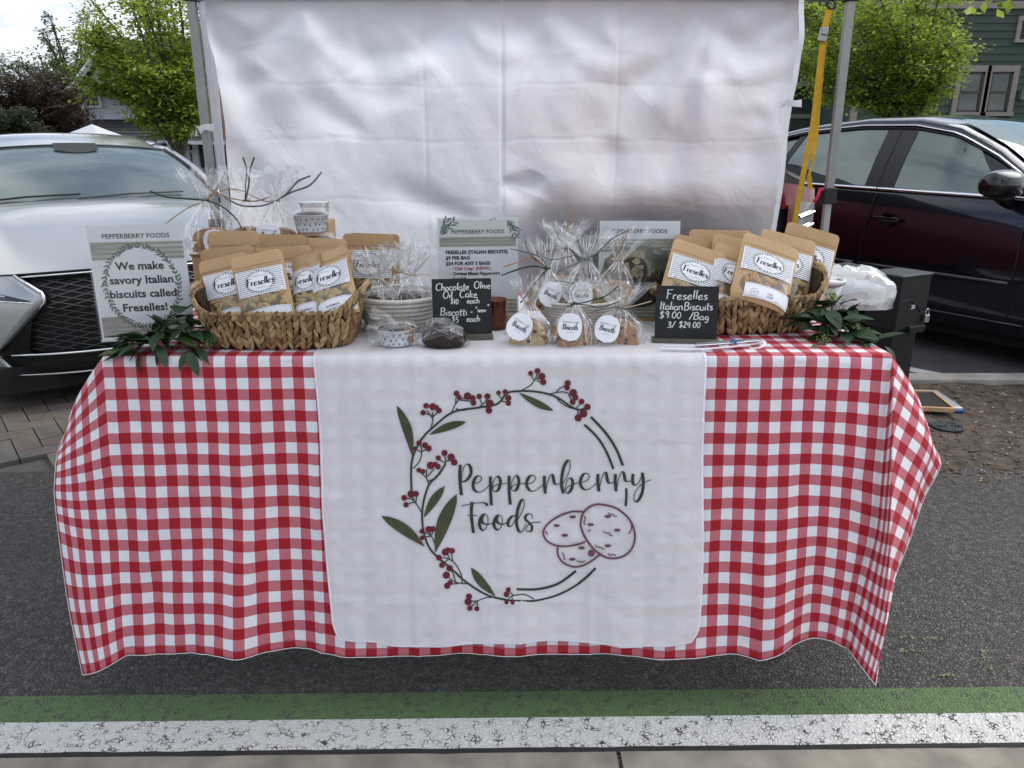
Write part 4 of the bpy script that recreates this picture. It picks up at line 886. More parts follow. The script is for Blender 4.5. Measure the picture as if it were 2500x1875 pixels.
# hood
def hood(u, v):
    l = (2*u-1)*lerp(.90, .885, v); x = lerp(ssurf(l, .745)*1.0, -1.22+.16*(abs(l)/.9)**2.2*-1, v); a = abs(l)/.9
    z = lerp(hb(l), 1.035-.05*a**2-.05*a**5, 1-(1-v)**1.7) + .022*exp(-((a-.62)/.10)**2)*sin(pi*min(1, v*1.2+.0))*1.0 - .010*exp(-((a)/.3)**2)*sin(pi*v)
    return Vector((x, l, z))
b = MB(); b.grid(hood, 36, 20); b.build('hood', SILV, sc, True)
ws0 = lambda l: Vector((-1.20-.22*(abs(l)/.78)**2, l, 1.02-.02*(abs(l)/.8)**2)); ws1 = lambda l: Vector((-1.90-.10*(abs(l)/.6)**2, l, 1.352-.035*(abs(l)/.6)**2))
b = MB(); b.grid(lambda u, v: (lambda s_: ws0(s_*.79).lerp(ws1(s_*.59), v)+Vector((.03, 0, .03))*sin(pi*v))(2*u-1), 28, 14)
WG = skyglass('windscreen_glass', .13, (.09, .11, .11))
b.build('windscreen', WG, sc, True)
b = MB(); b.grid(lambda u, v: (lambda s_: (ws1(s_*.60)+Vector((-1.25*v, s_*.02, +.115*sin(min(1,v*1.3)*pi*.5)-.05*v*v)))+Vector((0, 0, -.05*max(0, abs(s_)-.85)/.15)))(2*u-1), 26, 10); b.build('roof', SILV, sc, True)
for s_ in (-1, 1):
    pl = [ws0(s_*.80).lerp(ws1(s_*.60), i/8)+Vector((.03, 0, .03))*sin(pi*i/8) for i in range(9)]+[ws1(s_*.60)+Vector((-.4, s_*.01, .02)), ws1(s_*.60)+Vector((-1.2, s_*.01, -.02))]
    MB().tube([p+Vector((-.01, s_*.025, -.005)) for p in pl], .032, 8, flat=.8).build('pillar', SILV, sc, True); MB().tube([p+Vector((.004, -s_*.004, .004)) for p in pl[:9]], .012, 6).build('screen_seal', BLK, sc, True)
    b = MB(); b.grid(lambda u, v: (lambda x: Vector((x, s_*lerp(.895, .64, v**1.1), lerp(.98, interp(x, [(-3.7, 1.05), (-3.2, 1.32), (-2.2, 1.385), (-1.95, 1.34), (-1.4, 1.02)]), v))))(lerp(-3.6, -1.45, u)), 20, 6); b.build('side_glass', GL, sc, True)
    b = MB(); b.grid(lambda u, v: (lambda x: Vector((x, s_*interp(v*5, [(0, .86), (1, .905), (2, .92), (3, .915), (4, .905), (5, .885)]), interp(v*5, [(0, .2), (1, .4), (2, .55), (3, .75), (4, .88), (5, interp(x, [(-1.3, .975), (-.5, .88), (-.2, .76)])-.0)]))))(lerp(-4.5, -.42, u)), 24, 5); b.build('side_panel', SILV, sc, True)
    m_ = MB(); m_.grid(lambda u, v: Vector((-1.55+.07*cos(u*2*pi)*sin(v*pi), s_*(1.02+.10*cos(v*pi)), 1.03+.065*sin(u*2*pi)*sin(v*pi)**.6)), 16, 10); m_.build('side_mirror', SILV, sc, True)
    for x in (-.9, -3.7): wheel(sc, x, s_*.80)
MB().tube([ws1(l)+Vector((.01, 0, .004)) for l in [-.58+1.16*i/14 for i in range(15)]], .006, 5).build('screen_seal', BLK, sc)
MB().tube([ws0(l)+Vector((.03, 0, -.004)) for l in [-.76+1.52*i/14 for i in range(15)]], .016, 6, flat=.5).build('cowl', BLK, sc)
for l0, l1 in ((-.1, .55), (-.65, -.08)): MB().tube([ws0(l0)+Vector((.0, 0, .02)), ws0((l0+l1)/2)+Vector((-.02, 0, .04)), ws0(l1)+Vector((-.03, 0, .045))], .006, 5).build('wiper', BLK, sc)
b = MB(); b.grid(lambda u, v: Vector((-4.52, .88*(2*u-1), lerp(.25, 1.02, v))), 2, 2); b.build('tail_panel', SILV, sc)
MB().box((-3.6, 0, .98), (1.9, 1.66, .10)).build('trunk', SILV, sc)
MB().box((-2.3, 0, .2), (4.2, 1.5, .14)).build('underbody', UND, sc)
b = MB(); b.box((-1.98, 0, 1.30), (.05, .24, .06)); bevel(b.build('interior_mirror', BLK, sc), .01)
b = MB(); c0 = ws0(0).lerp(ws1(0), .86)+Vector((.034, 0, .034)); b.grid(lambda u, v: ws0((2*u-1)*.15).lerp(ws1((2*u-1)*.13), lerp(.80+.06*abs(2*u-1)**2, .99, v))+Vector((.034, 0, .034))*sin(pi*.85)+Vector((.006, 0, .006)), 8, 4); b.build('sensor_housing', mat('sensor_black', (.03, .03, .032), .6, var=0), sc, True)

# ---- red pickup seen past the curtain edge
RED = paint('red_paint', (.16, .003, .006), .3, .25)
Hr = Vector((.03, -.9995))
rc_ = car_root('parked_car', 'red truck with black grille parked behind the curtain', (.72, 3.572), atan2(Hr.y, Hr.x))
rx = lambda l: -.18*(abs(l)/.92)**4
rc_.scale = (1, .80, 1.15)
b = MB(); b.grid(lambda u, v: (lambda l: Vector((lerp(rx(l)-.02, -1.25, v), l, lerp(1.075-.05*(abs(l)/.92)**3, 1.17, v)+.03*exp(-((abs(l)-.62)/.12)**2))))(.92*(2*u-1)), 30, 10); b.build('hood', RED, rc_, True)
b = MB(); b.grid(lambda u, v: (lambda l: Vector((rx(l)-.0-.02*v, l, lerp(.94, 1.06-.05*(abs(l)/.92)**3, v))))(.92*(2*u-1)), 30, 3); b.build('nose_panel', RED, rc_, True)
for s_ in (-1, 1):
    b = MB(); b.grid(lambda u, v: (lambda l: Vector((rx(l)+.012, s_*l, lerp(.45, .955, v))))(lerp(.70, .78, u)), 5, 6, flip=s_ < 0); b.build('grille_frame', RED, rc_, True)
    b = MB(); b.grid(lambda u, v: (lambda l: Vector((rx(l)+.006, s_*l, lerp(.75, .97-.02*u, v))))(lerp(.785, .915, u)), 8, 6, flip=s_ < 0); b.build('headlight', mat('lamp_clear', (.6, .62, .63), .1, .6, var=0, coat=1), rc_, True)
    for k in range(3): MB().tube([Vector((rx(l)+.018, s_*l, z+.03*((l-.7)/.2))) for l, z in [(lerp(.79, .91, i/6), .79+.05*k) for i in range(7)]], .006, 5).build('lamp_trim', CHR, rc_)
    b = MB(); b.grid(lambda u, v: (lambda l: Vector((rx(l)+.05-.02*v, s_*l, lerp(.50, .74, v))))(lerp(.69, .95, u)), 8, 4, flip=s_ < 0); b.build('bumper_corner', RED, rc_, True)
    b = MB(); b.grid(lambda u, v: (lambda x: Vector((x, s_*(.94-.04*abs(2*v-1)), lerp(.35, interp(x, [(-5, 1.15), (-1.25, 1.13), (-.26, 1.02)]), v))))(lerp(-3.9, -.2, u)), 12, 6); b.build('side_panel', RED, rc_, True)
    for x in (-.9, -3.3): wheel(rc_, x, s_*.82, .38)
b = MB(); b.grid(lambda u, v: (lambda l: Vector((rx(l)-.02, l, lerp(.42, .94, v))))(.71*(2*u-1)), 16, 6); b.build('grille', MATS['grille_black'], rc_)
MB().box((-.25, 0, .70), (.3, 1.5, .5)).build('radiator_block', UND, rc_)
for z, wl in ((.88, .60), (.72, .54), (.58, .58)): MB().tube([Vector((rx(wl)-.0, -wl-.06, z-.07)), Vector((rx(wl)+.008, -wl, z)), Vector((.012, 0, z)), Vector((rx(wl)+.008, wl, z)), Vector((rx(wl), wl+.06, z-.07))], .008, 5).build('grille_bar', SATIN, rc_)
MB().box((.06, 0, .36), (.16, 1.78, .20)).build('bumper', RED, rc_)
b = MB(); b.grid(lambda u, v: (lambda s_: Vector((lerp(-1.2, -1.95, v), s_*lerp(.84, .66, v), lerp(1.16, 1.66, v))))(2*u-1), 10, 6); b.build('windscreen', UND, rc_, True)
b = MB(); b.grid(lambda u, v: Vector((lerp(-1.95, -3.4, v), .68*(2*u-1), 1.67+.03*sin(pi*u))), 8, 3); b.build('roof', RED, rc_, True)
for s_ in (-1, 1): b = MB(); b.grid(lambda u, v: Vector((lerp(-1.2-.75*v, -3.45, u), s_*lerp(.90, .69, v), lerp(1.13, 1.67, v))), 6, 4); b.build('cab_side', UND, rc_, True)
MB().box((-2.0, 0, .3), (3.6, 1.5, .16)).build('underbody', UND, rc_)

# ================================================================== BUILDINGS
SHG = [mat('shingle_%d' % i, c, .9, var=.3, scale=9, bump=.6, bscale=60) for i, c in enumerate(((.020, .020, .023), (.026, .026, .030), (.032, .032, .036)))]
PANE = skyglass('house_pane', .06, (.01, .012, .012))
def siding(parent, p0, p1, zb, zt_, pitch, m, holes=(), name='siding_board', lim=60):
    """lapped boards on the wall from p0 to p1 (x,y); holes = (u0,u1,z0,z1) along the wall"""
    d = Vector((p1[0]-p0[0], p1[1]-p0[1], 0)); Lw = d.length; d.normalize(); nrm = Vector((d.y, -d.x, 0))
    z = zb; n = 0
    while z < zt_-.01 and n < lim:
        h = min(pitch, zt_-z); segs = [(0, Lw)]
        for (a, c, z0, z1) in holes:
            if z+h > z0 and z < z1:
                ns = []
                for s0, s1 in segs:
                    if c <= s0 or a >= s1: ns.append((s0, s1))
                    else:
                        if a > s0: ns.append((s0, a))
                        if c < s1: ns.append((c, s1))
                segs = ns
        b = MB()
        for s0, s1 in segs:
            a = Vector((p0[0], p0[1], 0))+d*s0; c = Vector((p0[0], p0[1], 0))+d*s1
            v = [a+nrm*.03+Vector((0, 0, z)), c+nrm*.03+Vector((0, 0, z)), c+nrm*.008+Vector((0, 0, z+h)), a+nrm*.008+Vector((0, 0, z+h)), a+Vector((0, 0, z)), c+Vector((0, 0, z))]
            b.add(v, [(0, 1, 2, 3), (4, 5, 1, 0)])
        if b.f: b.build(name, m, parent)
        z += pitch; n += 1
def window(parent, p0, dirv, u0, u1, z0, z1, trim, tw=.11, rail=True, louvre=False, pane=None):
    nrm = Vector((dirv.y, -dirv.x, 0)); o = Vector((p0[0], p0[1], 0))
    R = Matrix(((dirv.x, -nrm.x, 0), (dirv.y, -nrm.y, 0), (0, 0, 1)))
    w_ = thing('window', None, None); w_.parent = parent
    def bx(ua, ub, za, zb, t, name, m, pr_=.03): 
        q = bevel(MB().box(o+dirv*((ua+ub)/2)+nrm*pr_+Vector((0, 0, (za+zb)/2)), (ub-ua, t, zb-za), R).build(name, m, w_), .004); return q
    bx(u0-tw, u1+tw, z1, z1+tw*1.1, .06, 'frame', trim, .045); bx(u0-tw, u0, z0, z1, .05, 'frame', trim, .045); bx(u1, u1+tw, z0, z1, .05, 'frame', trim, .045); bx(u0-tw*1.2, u1+tw*1.2, z0-tw*.7, z0, .09, 'sill', trim, .05)
    if louvre:
        bx(u0, u1, z0, z1, .02, 'louvre_back', BLK, .0); n = int((z1-z0)/.075)
        for i in range(n): bx(u0, u1, z0+(i+.2)*(z1-z0)/n, z0+(i+.55)*(z1-z0)/n, .05, 'louvre', mat('louvre_dark', (.03, .03, .032), .5), .02)
    else:
        bx(u0, u1, z0, z1, .01, 'pane', pane or PANE, .005)
        sm = mat('sash_brown', (.06, .05, .045), .5)
        for (a, c, e, f) in ((u0, u0+.05, z0, z1), (u1-.05, u1, z0, z1), (u0, u1, z0, z0+.05), (u0, u1, z1-.05, z1)): bx(a, c, e, f, .03, 'sash', sm, .022)
        if rail: bx(u0, u1, (z0+z1)/2-.03, (z0+z1)/2+.03, .03, 'sash', sm, .026)
def roofplane(parent, a, b_, c, d, rows, m=None, name='shingle_course'):
    """a,b eave ends; d,c ridge ends; lapped courses"""
    for i in range(rows):
        t0, t1 = i/rows, (i+1.25)/rows; t1 = min(1, t1); up = Vector((0, 0, .012))
        l0, r0, l1, r1 = a.lerp(d, t0)+up*1.6, b_.lerp(c, t0)+up*1.6, a.lerp(d, t1), b_.lerp(c, t1)
        q = MB(); q.add([l0, r0, r1, l1, l0-up*2.5, r0-up*2.5], [(0, 1, 2, 3), (4, 5, 1, 0)]); q.build(name, SHG[i*7 % 3], parent)
TAN = mat('tan_trim', (.27, .235, .20), .7, var=.06); GRN = mat('green_siding', (.045, .070, .053), .75, var=.1, scale=3); WHT = mat('white_trim', (.62, .64, .66), .6, var=.05); PALE = mat('pale_siding', (.55, .58, .60), .7, var=.06, scale=3); DKG = mat('dark_green_siding', (.05, .062, .058), .75, var=.1)
# green building at right
YB = 20.0
gb = thing('green_building', 'green clapboard building with tan window frames behind the right tree', 'building', (0, 0, 0))
zp = lambda py, Y=YB: P(1250, py, Y).z
xp = lambda px, Y=YB: P(px, 200, Y).x
x0 = xp(2095); x1 = xp(2820); hz = []
W1 = (xp(2416)-x0, xp(2468)-x0, zp(274), zp(176)); W0 = (xp(2343)-x0, xp(2399)-x0, zp(274), zp(176)); LV = (xp(2466)-x0, xp(2530)-x0, zp(97), zp(52))
MB().box(((x0+x1)/2, YB+3, zp(-200)/2), (x1-x0, 5.98, zp(-200))).build('wall', GRN, gb)
siding(gb, (x0, YB), (x1, YB), 0, zp(-190), .168, GRN, [(a-.0, c+.0, d, e) for a, c, d, e in (W0, W1, LV)])
dX = Vector((1, 0, 0))
window(gb, (x0, YB), dX, *W1, TAN, .13); window(gb, (x0, YB), dX, *W0, TAN, .13); window(gb, (x0, YB), dX, *LV, TAN, .10, louvre=True)
bevel(MB().box(((x0+x1)/2, YB-.03, zp(13)), (x1-x0+.1, .08, .16)).build('belly_band', TAN, gb), .01); MB().box((x0-.02, YB-.02, zp(-190)/2), (.14, .10, zp(-190))).build('corner_board', TAN, gb)
MB().box((xp(2497), YB-.09, zp(232)), (.14, .12, .22)).build('wall_lamp', mat('lamp_grey', (.12, .13, .13), .5), gb)
bevel(MB().box((xp(2300), YB-.03, zp(297)), (3.0, .07, .14)).build('belly_band', TAN, gb), .01)
for i in range(6): MB().box((x0+2.2+i*1.4, YB-.02, 1.2), (.9, .05, 1.3)).build('ground_window', PANE, gb)
# lower green wing
Y2 = 23.0
lw = thing('low_building', 'low green shed building with grey shingle roof left of the green building', 'building', (0, 0, 0))
x2, x3 = P(1700, 200, Y2).x, P(2150, 200, Y2).x
MB().box(((x2+x3)/2, Y2+2.5, zp(212, Y2)/2), (x3-x2, 4.98, zp(212, Y2))).build('wall', GRN, lw)
siding(lw, (x2, Y2), (x3, Y2), 0, zp(214, Y2), .168, GRN)
roofplane(lw, Vector((x2-.3, Y2-.5, zp(205, Y2))), Vector((x3+.3, Y2-.5, zp(205, Y2))), Vector((x3+.3, Y2+3, zp(118, Y2+3))), Vector((x2-.3, Y2+3, zp(118, Y2+3))), 15)
MB().box(((x2+x3)/2, Y2-.52, zp(209, Y2)), (x3-x2+.6, .1, .10)).build('gutter_trim', TAN, lw); MB().box(((x2+x3)/2, Y2-.04, zp(284, Y2)), (x3-x2, .08, .12)).build('belly_band', TAN, lw)
MB().box((P(2014, 300, Y2).x, Y2-.06, zp(300, Y2)-.4), (.14, .1, 1.1)).build('corner_board', TAN, lw)
# white house behind the left tree
YH = 18.0
wh = thing('white_house', 'pale clapboard house with dark shingle roof behind the left tree', 'building', (0, 0, 0))
a0, a1 = xp(200, YH), xp(720, YH)
MB().box(((a0+a1)/2, YH+3, zp(222, YH)/2), (a1-a0, 5.98, zp(222, YH))).build('wall', PALE, wh)
WA = (xp(207, YH)-a0, xp(236, YH)-a0, zp(258, YH), zp(232, YH)); WB = (xp(350, YH)-a0, xp(385, YH)-a0, zp(262, YH), zp(212, YH)); WC = (xp(300, YH)-a0, xp(318, YH)-a0, zp(262, YH), zp(222, YH))
siding(wh, (a0, YH), (a1, YH), 0, zp(222, YH), .15, PALE, [WA, WB, WC])
window(wh, (a0, YH), dX, *WA, WHT, .07); window(wh, (a0, YH), dX, *WB, WHT, .07)
MB().box((a0-.02, YH-.03, zp(222, YH)/2), (.12, .1, zp(222, YH))).build('corner_board', WHT, wh)
roofplane(wh, Vector((xp(156, YH), YH-.6, zp(219, YH))), Vector((a1, YH-.6, zp(219, YH))), Vector((a1, YH+3.4, zp(92, YH+3.4))), Vector((xp(232, YH), YH+3.4, zp(92, YH+3.4))), 15)
MB().box(((xp(156, YH)+a1)/2, YH-.62, zp(222, YH)), (a1-xp(156, YH), .1, .09)).build('gutter_trim', WHT, wh)
q = MB(); g0, g1, gm = xp(245, YH), xp(420, YH), xp(332, YH); q.add([(g0, YH-.7, zp(219, YH)), (g1, YH-.7, zp(219, YH)), (gm, YH-.7, zp(110, YH)), (g0, YH+1, zp(219, YH)), (g1, YH+1, zp(219, YH)), (gm, YH+2.4, zp(110, YH))], [(0, 1, 2)]); q.build('gable', PALE, wh)
for A_, B_ in ((g0, gm), (g1, gm)):
    q = MB(); s_ = -.2 if A_ < gm else .2; q.add([(A_+s_, YH-.9, zp(226, YH)), (B_, YH-.9, zp(102, YH)), (B_, YH+2.6, zp(102, YH)), (A_+s_, YH+.2, zp(226, YH))], [(0, 1, 2, 3)]); solid(q.build('gable_roof', SHG[1], wh), .1)
    q = MB(); q.tube([(A_+s_, YH-.92, zp(226, YH)), (B_, YH-.92, zp(104, YH))], .06, 4); q.build('barge_board', WHT, wh)
# lower dark-roofed building in front of it
YL = 16.0
lo = thing('low_house', 'low dark green building with charcoal shingle roof behind the silver car', 'building', (0, 0, 0))
b0, b1 = xp(60, YL), xp(640, YL)
MB().box(((b0+b1)/2, YL+2, zp(352, YL)/2), (b1-b0, 3.98, zp(352, YL))).build('wall', DKG, lo); siding(lo, (b0, YL), (b1, YL), 0, zp(352, YL), .16, DKG)
roofplane(lo, Vector((xp(40, YL), YL-.5, zp(345, YL))), Vector((b1, YL-.5, zp(345, YL))), Vector((b1, YL+2.5, zp(283, YL+2.5))), Vector((xp(262, YL+2.5), YL+2.5, zp(283, YL+2.5))), 8)
MB().box(((xp(40, YL)+b1)/2, YL-.52, zp(348, YL)), (b1-xp(40, YL), .08, .07)).build('gutter_trim', WHT, lo)
for px_ in (440, 461): MB().box((xp(px_, YL), YL-.05, zp(400, YL)), (.10, .08, 2.2)).build('corner_board', WHT, lo)
window(lo, (b0, YL), dX, xp(441, YL)-b0, xp(450, YL)-b0, zp(420, YL), zp(372, YL), WHT, .04)
# white marquee peak far left
mq = thing('marquee', 'white pointed marquee roof behind the silver car', 'marquee', (0, 0, 0))
apx = P(224, 303, 12); q = MB(); rim_ = [Vector((apx.x+sx_*.75, 12+sy_*1.1, 1.28)) for sx_, sy_ in ((-1, -1), (1, -1), (1, 1), (-1, 1))]; ctr = Vector((apx.x, 12, apx.z))
for i in range(4):
    a, c = rim_[i], rim_[(i+1) % 4]; b = MB(); b.grid(lambda u, v: a.lerp(c, u).lerp(ctr, v)-Vector((0, 0, .06*sin(pi*v))), 4, 6); b.build('roof_panel', fabric('marquee_white', (.75, .77, .85), .3, 0, .1) if 'mqf' not in MATS else MATS['mqf'], mq, True)
    b = MB(); b.add([a, c, c-Vector((0, 0, .2)), a-Vector((0, 0, .2))], [(0, 1, 2, 3)]); b.build('valance', WHT, mq); MB().tube([a, (a.x, a.y, 0)], .02, 5).build('post', STEEL, mq)

# ================================================================== TREES AND BUSHES
def leafmat(name, c1_, c2_, tl=.35):
    m = bpy.data.materials.new(name); m.use_nodes = True; t = m.node_tree; t.nodes.clear(); nn = t.nodes.new; l = t.links.new
    o = nn('ShaderNodeOutputMaterial'); d = nn('ShaderNodeBsdfDiffuse'); tn = nn('ShaderNodeBsdfTranslucent'); g = nn('ShaderNodeBsdfGlossy'); g.inputs['Roughness'].default_value = .45
    gi = nn('ShaderNodeNewGeometry'); r = nn('ShaderNodeValToRGB'); e = r.color_ramp.elements; e[0].color = (*c1_, 1); e[1].color = (*c2_, 1); l(gi.outputs['Random Per Island'], r.inputs[0])
    l(r.outputs[0], d.inputs[0]); l(r.outputs[0], tn.inputs[0])
    m0 = nn('ShaderNodeMixShader'); m0.inputs[0].default_value = tl; l(d.outputs[0], m0.inputs[1]); l(tn.outputs[0], m0.inputs[2]); m1 = nn('ShaderNodeMixShader'); m1.inputs[0].default_value = .04; l(m0.outputs[0], m1.inputs[1]); l(g.outputs[0], m1.inputs[2]); l(m1.outputs[0], o.inputs[0]); return m
BARK = mat('bark', (.10, .085, .07), .9, var=.3, scale=14, bump=.8, bscale=60)
def leafquad(vs, fs, p, d, s_, rr):
    """small folded leaf: 4 points, 2 triangles"""
    d = d.normalized(); a = d.cross(Vector((rr.uniform(-.5, .5), rr.uniform(-.5, .5), 1))).normalized(); n = d.cross(a)
    k = len(vs); vs += [p, p+d*s_*.5+a*s_*.3+n*s_*.08, p+d*s_, p+d*s_*.5-a*s_*.3+n*s_*.08]; fs += [(k, k+1, k+2), (k, k+2, k+3)]
def tree(name, label, base, fork, crown_c, crown_r, n_limb, n_leaf, ls, mleaf, seed, cat='tree', trunk_r=.08, droop=.1, group=None, flat=.45, shell=.55):
    rr = random.Random(seed); t = thing(name, label, cat, base, group=group); base = Vector(base)
    fk = Vector(fork)-base; cc = Vector(crown_c)-base; cr_ = Vector(crown_r)
    MB().tube([Vector((0, 0, 0)), fk*.5+Vector((.02, .0, 0)), fk], [trunk_r*1.2, trunk_r, trunk_r*.85], 9).build('trunk', BARK, t, True)
    tips = []; lb = MB()
    for i in range(n_limb):
        th = 2*pi*i/n_limb*2.4+rr.uniform(-.4, .4); ph = rr.uniform(-.65, 1.0); k = rr.uniform(.75, 1.05)
        e = cc+Vector((cr_.x*cos(th)*cos(ph)*k, cr_.y*sin(th)*cos(ph)*k, cr_.z*sin(ph)*k))
        s0 = fk*rr.uniform(.75, 1.0); m1 = s0.lerp(e, .45)+Vector((rr.uniform(-.1, .1), rr.uniform(-.1, .1), .12*cr_.z))
        pts = catmull([s0, m1, e], 5); lb.tube(pts, [trunk_r*.55*(1-j/len(pts))+.005 for j in range(len(pts))], 5)
        for j in range(3, len(pts)):
            for q in range(3):
                p = Vector(pts[j]); dr = Vector((rr.uniform(-1, 1), rr.uniform(-1, 1), rr.uniform(-.3, .6))).normalized()*rr.uniform(.15, .42)*cr_.x; e2 = p+dr
                w_ = ((e2.x-cc.x)/cr_.x)**2+((e2.y-cc.y)/cr_.y)**2+((e2.z-cc.z)/cr_.z)**2
                if w_ > 1.25: e2 = p+dr*.4
                lb.tube([p, (p+e2)/2+Vector((0, 0, .03)), e2], [.007, .005, .003], 4); tips.append((p, e2))
    lb.build('limbs', BARK, t, True)
    vs, fs = [], []; per = max(1, n_leaf//len(tips))
    for p, e in tips:
        ax = (e-p)
        for q in range(per):
            u = rr.random()**.7; o = p+ax*u+Vector((rr.gauss(0, .075), rr.gauss(0, .075), rr.gauss(0, .075*flat)))*cr_.x*1.0
            d = ax.normalized()*.6+Vector((rr.uniform(-1, 1), rr.uniform(-1, 1), rr.uniform(-.5, .25)-droop)); leafquad(vs, fs, o, d, ls*rr.uniform(.4, 1.35), rr)
    b = MB(); b.add(vs, fs); b.build('crown', mleaf, t); return t
LG = leafmat('leaf_spring_green', (.13, .22, .02), (.50, .62, .08), .5); LG2 = leafmat('leaf_mid_green', (.055, .09, .025), (.13, .19, .05)); LR = leafmat('leaf_dark_red', (.022, .010, .009), (.06, .032, .02), .15); LD_ = leafmat('leaf_dark_green', (.02, .04, .014), (.05, .08, .03), .2)
YT = 10.5
pc_ = P(396, 150, YT)
tree('young_tree', 'young bright green tree standing between silver car and canopy post', (P(445, 440, YT).x, YT, -.03), P(440, 330, YT), (pc_.x, YT, P(378, 120, YT).z), (.98, 1.0, 1.2), 40, 40000, .060, LG, 4, trunk_r=.055)
YT2 = 11.5
tree('young_tree', 'young bright green tree rising behind the dark sedan', (P(2230, 300, YT2).x, YT2, -.03), P(2225, 265, YT2), (P(2125, 150, YT2).x, YT2, P(2150, 120, YT2).z), (1.15, 1.1, .98), 42, 42000, .062, LG, 9, trunk_r=.055)
rr = random.Random(3)
def branch_spray(name, label, pts, mleaf, ls, n, spread, cat='branch', rad=.006):
    t = thing(name, label, cat, pts[0]); o = Vector(pts[0]); q = catmull([Vector(p)-o for p in pts], 5); MB().tube(q, rad, 5).build('twig', BARK, t)
    vs, fs = [], []
    for i in range(n):
        p = Vector(q[rr.randrange(len(q))])+Vector((rr.gauss(0, spread), rr.gauss(0, spread), rr.gauss(0, spread*.6))); leafquad(vs, fs, p, Vector((rr.uniform(-1, 1), rr.uniform(-1, 1), rr.uniform(-1, .2))), ls*rr.uniform(.7, 1.3), rr)
    b = MB(); b.add(vs, fs); b.build('leaves', mleaf, t); return t
branch_spray('overhanging_branch', 'leafy green branch tips hanging into the top right corner', [P(2560, -60, 5.6), P(2490, -12, 5.5), P(2425, 5, 5.4)], LG, .085, 42, .09)
tree('red_bush', 'large dark red-leaved bush behind the silver car at far left', (P(60, 330, 13).x, 13, -.03), P(60, 310, 13), (P(30, 260, 13).x, 13, P(60, 268, 13).z), (1.15, 1.0, .72), 34, 42000, .045, LR, 12, cat='bush', trunk_r=.05, shell=.8)
tree('red_bush', 'rounded dark red-leaved bush beside the pale house corner', (P(120, 330, 13.4).x, 13.4, -.03), P(120, 320, 13.4), (P(118, 290, 13.4).x, 13.4, P(120, 285, 13.4).z), (.50, .6, .48), 24, 16000, .042, LR, 14, cat='bush', trunk_r=.04)
tree('green_shrub', 'low mossy green shrub in front of the dark red bush', (P(30, 330, 11.8).x, 11.8, -.03), P(30, 325, 11.8), (P(15, 315, 11.8).x, 11.8, P(15, 305, 11.8).z), (.55, .5, .25), 16, 7000, .045, LD_, 15, cat='shrub', trunk_r=.03)
tree('tall_tree', 'grey-green tree behind the dark red bush', (P(130, 330, 24).x, 24, -.03), P(130, 250, 24), (P(120, 220, 24).x, 24, P(120, 215, 24).z), (1.6, 1.6, 1.25), 26, 15000, .09, LG2, 16, trunk_r=.1)
tree('tall_tree', 'taller grey-green tree left of the shingle roof', (P(190, 330, 26).x, 26, -.03), P(185, 250, 26), (P(188, 165, 26).x, 26, P(190, 160, 26).z), (1.0, 1.0, 1.7), 26, 9000, .10, LG2, 17, trunk_r=.1)
b = MB(); vs, fs = [], []
for i in range(26000):
    X = rr.uniform(-75, 75); Y = 62+rr.uniform(-4, 4); h = 4.5+1.8*fbm(X*.12, 3)+.8*fbm(X*.5, 7); leafquad(vs, fs, Vector((X, Y, rr.uniform(0, max(1, h)))), Vector((rr.uniform(-1, 1), rr.uniform(-1, 1), rr.uniform(-1, 1))), .75, rr)
b.add(vs, fs); tag(b.build('treeline', LG2), 'far line of green trees beyond the parking lot', 'trees', kind='stuff')

# ================================================================== THINGS ON THE TABLE
TOP = TZ+.0075
KR = [mat('kraft_%d' % i, c, .55, var=.07, scale=9, bump=.25, bscale=120, detail=7) for i, c in enumerate(((.50, .325, .165), (.45, .29, .145), (.54, .355, .185)))]
PAPER = mat('label_paper', (.80, .81, .85), .5, var=.02); INK = mat('black_ink', (.012, .012, .014), .6, var=0); GREY = mat('grey_ink', (.24, .25, .26), .7, var=0); SAGE = mat('sage_ink', (.22, .25, .21), .7, var=.1); WREATH = mat('wreath_ink', (.14, .18, .14), .7, var=.2, scale=60); BLUEI = mat('blue_line_ink', (.10, .13, .25), .7, var=0); SANDI = mat('sand_ink', (.36, .34, .25), .7, var=.05); REDI = mat('red_ink', (.45, .04, .06), .7, var=0)
BISC = mat('biscuit', (.47, .34, .15), .75, var=.25, scale=60, bump=.6, bscale=220); BISC2 = mat('chili_biscuit', (.52, .27, .09), .75, var=.3, scale=60, bump=.6, bscale=220); CRUST = mat('biscotti_crust', (.40, .21, .08), .7, var=.3, scale=50, bump=.5, bscale=180); CRUMB = mat('biscotti_crumb', (.55, .40, .18), .85, var=.3, scale=90, bump=.8, bscale=260)
CHOC = mat('chocolate_cake', (.022, .013, .010), .6, var=.4, scale=70, bump=1, bscale=160); FRUIT = mat('dried_fruit', (.05, .012, .014), .4)
def bag_surface(w_, h_):
    def s(x, z):                                    # front bulge of the pouch
        k = z/h_; u = x/(w_/2); t = .030*(1-min(1, k/.80))**.55*(1-.35*k)+.002
        if k > .80: t = .0025
        return -(t*(1-abs(u)**3.2*.85)*(.25+.75*min(1, k*9+.45)))
    return s
def wreath(pr, cx_, cy_, rx, ry, n, s_, rnd):
    for i in range(n):
        g = 2*pi*i/n; x, y = cx_+rx*cos(g), cy_+ry*sin(g); tg = atan2(ry*cos(g), -rx*sin(g))
        for sd in (-1, 1):
            a = tg+sd*rnd.uniform(.4, .9); l = s_*rnd.uniform(.7, 1.2); pr.leaf(x, y, x+l*cos(a), y+l*sin(a), l*.34, 3)
    pr.stroke([(cx_+rx*cos(2*pi*i/24), cy_+ry*sin(2*pi*i/24)) for i in range(25)], s_*.12, 1)
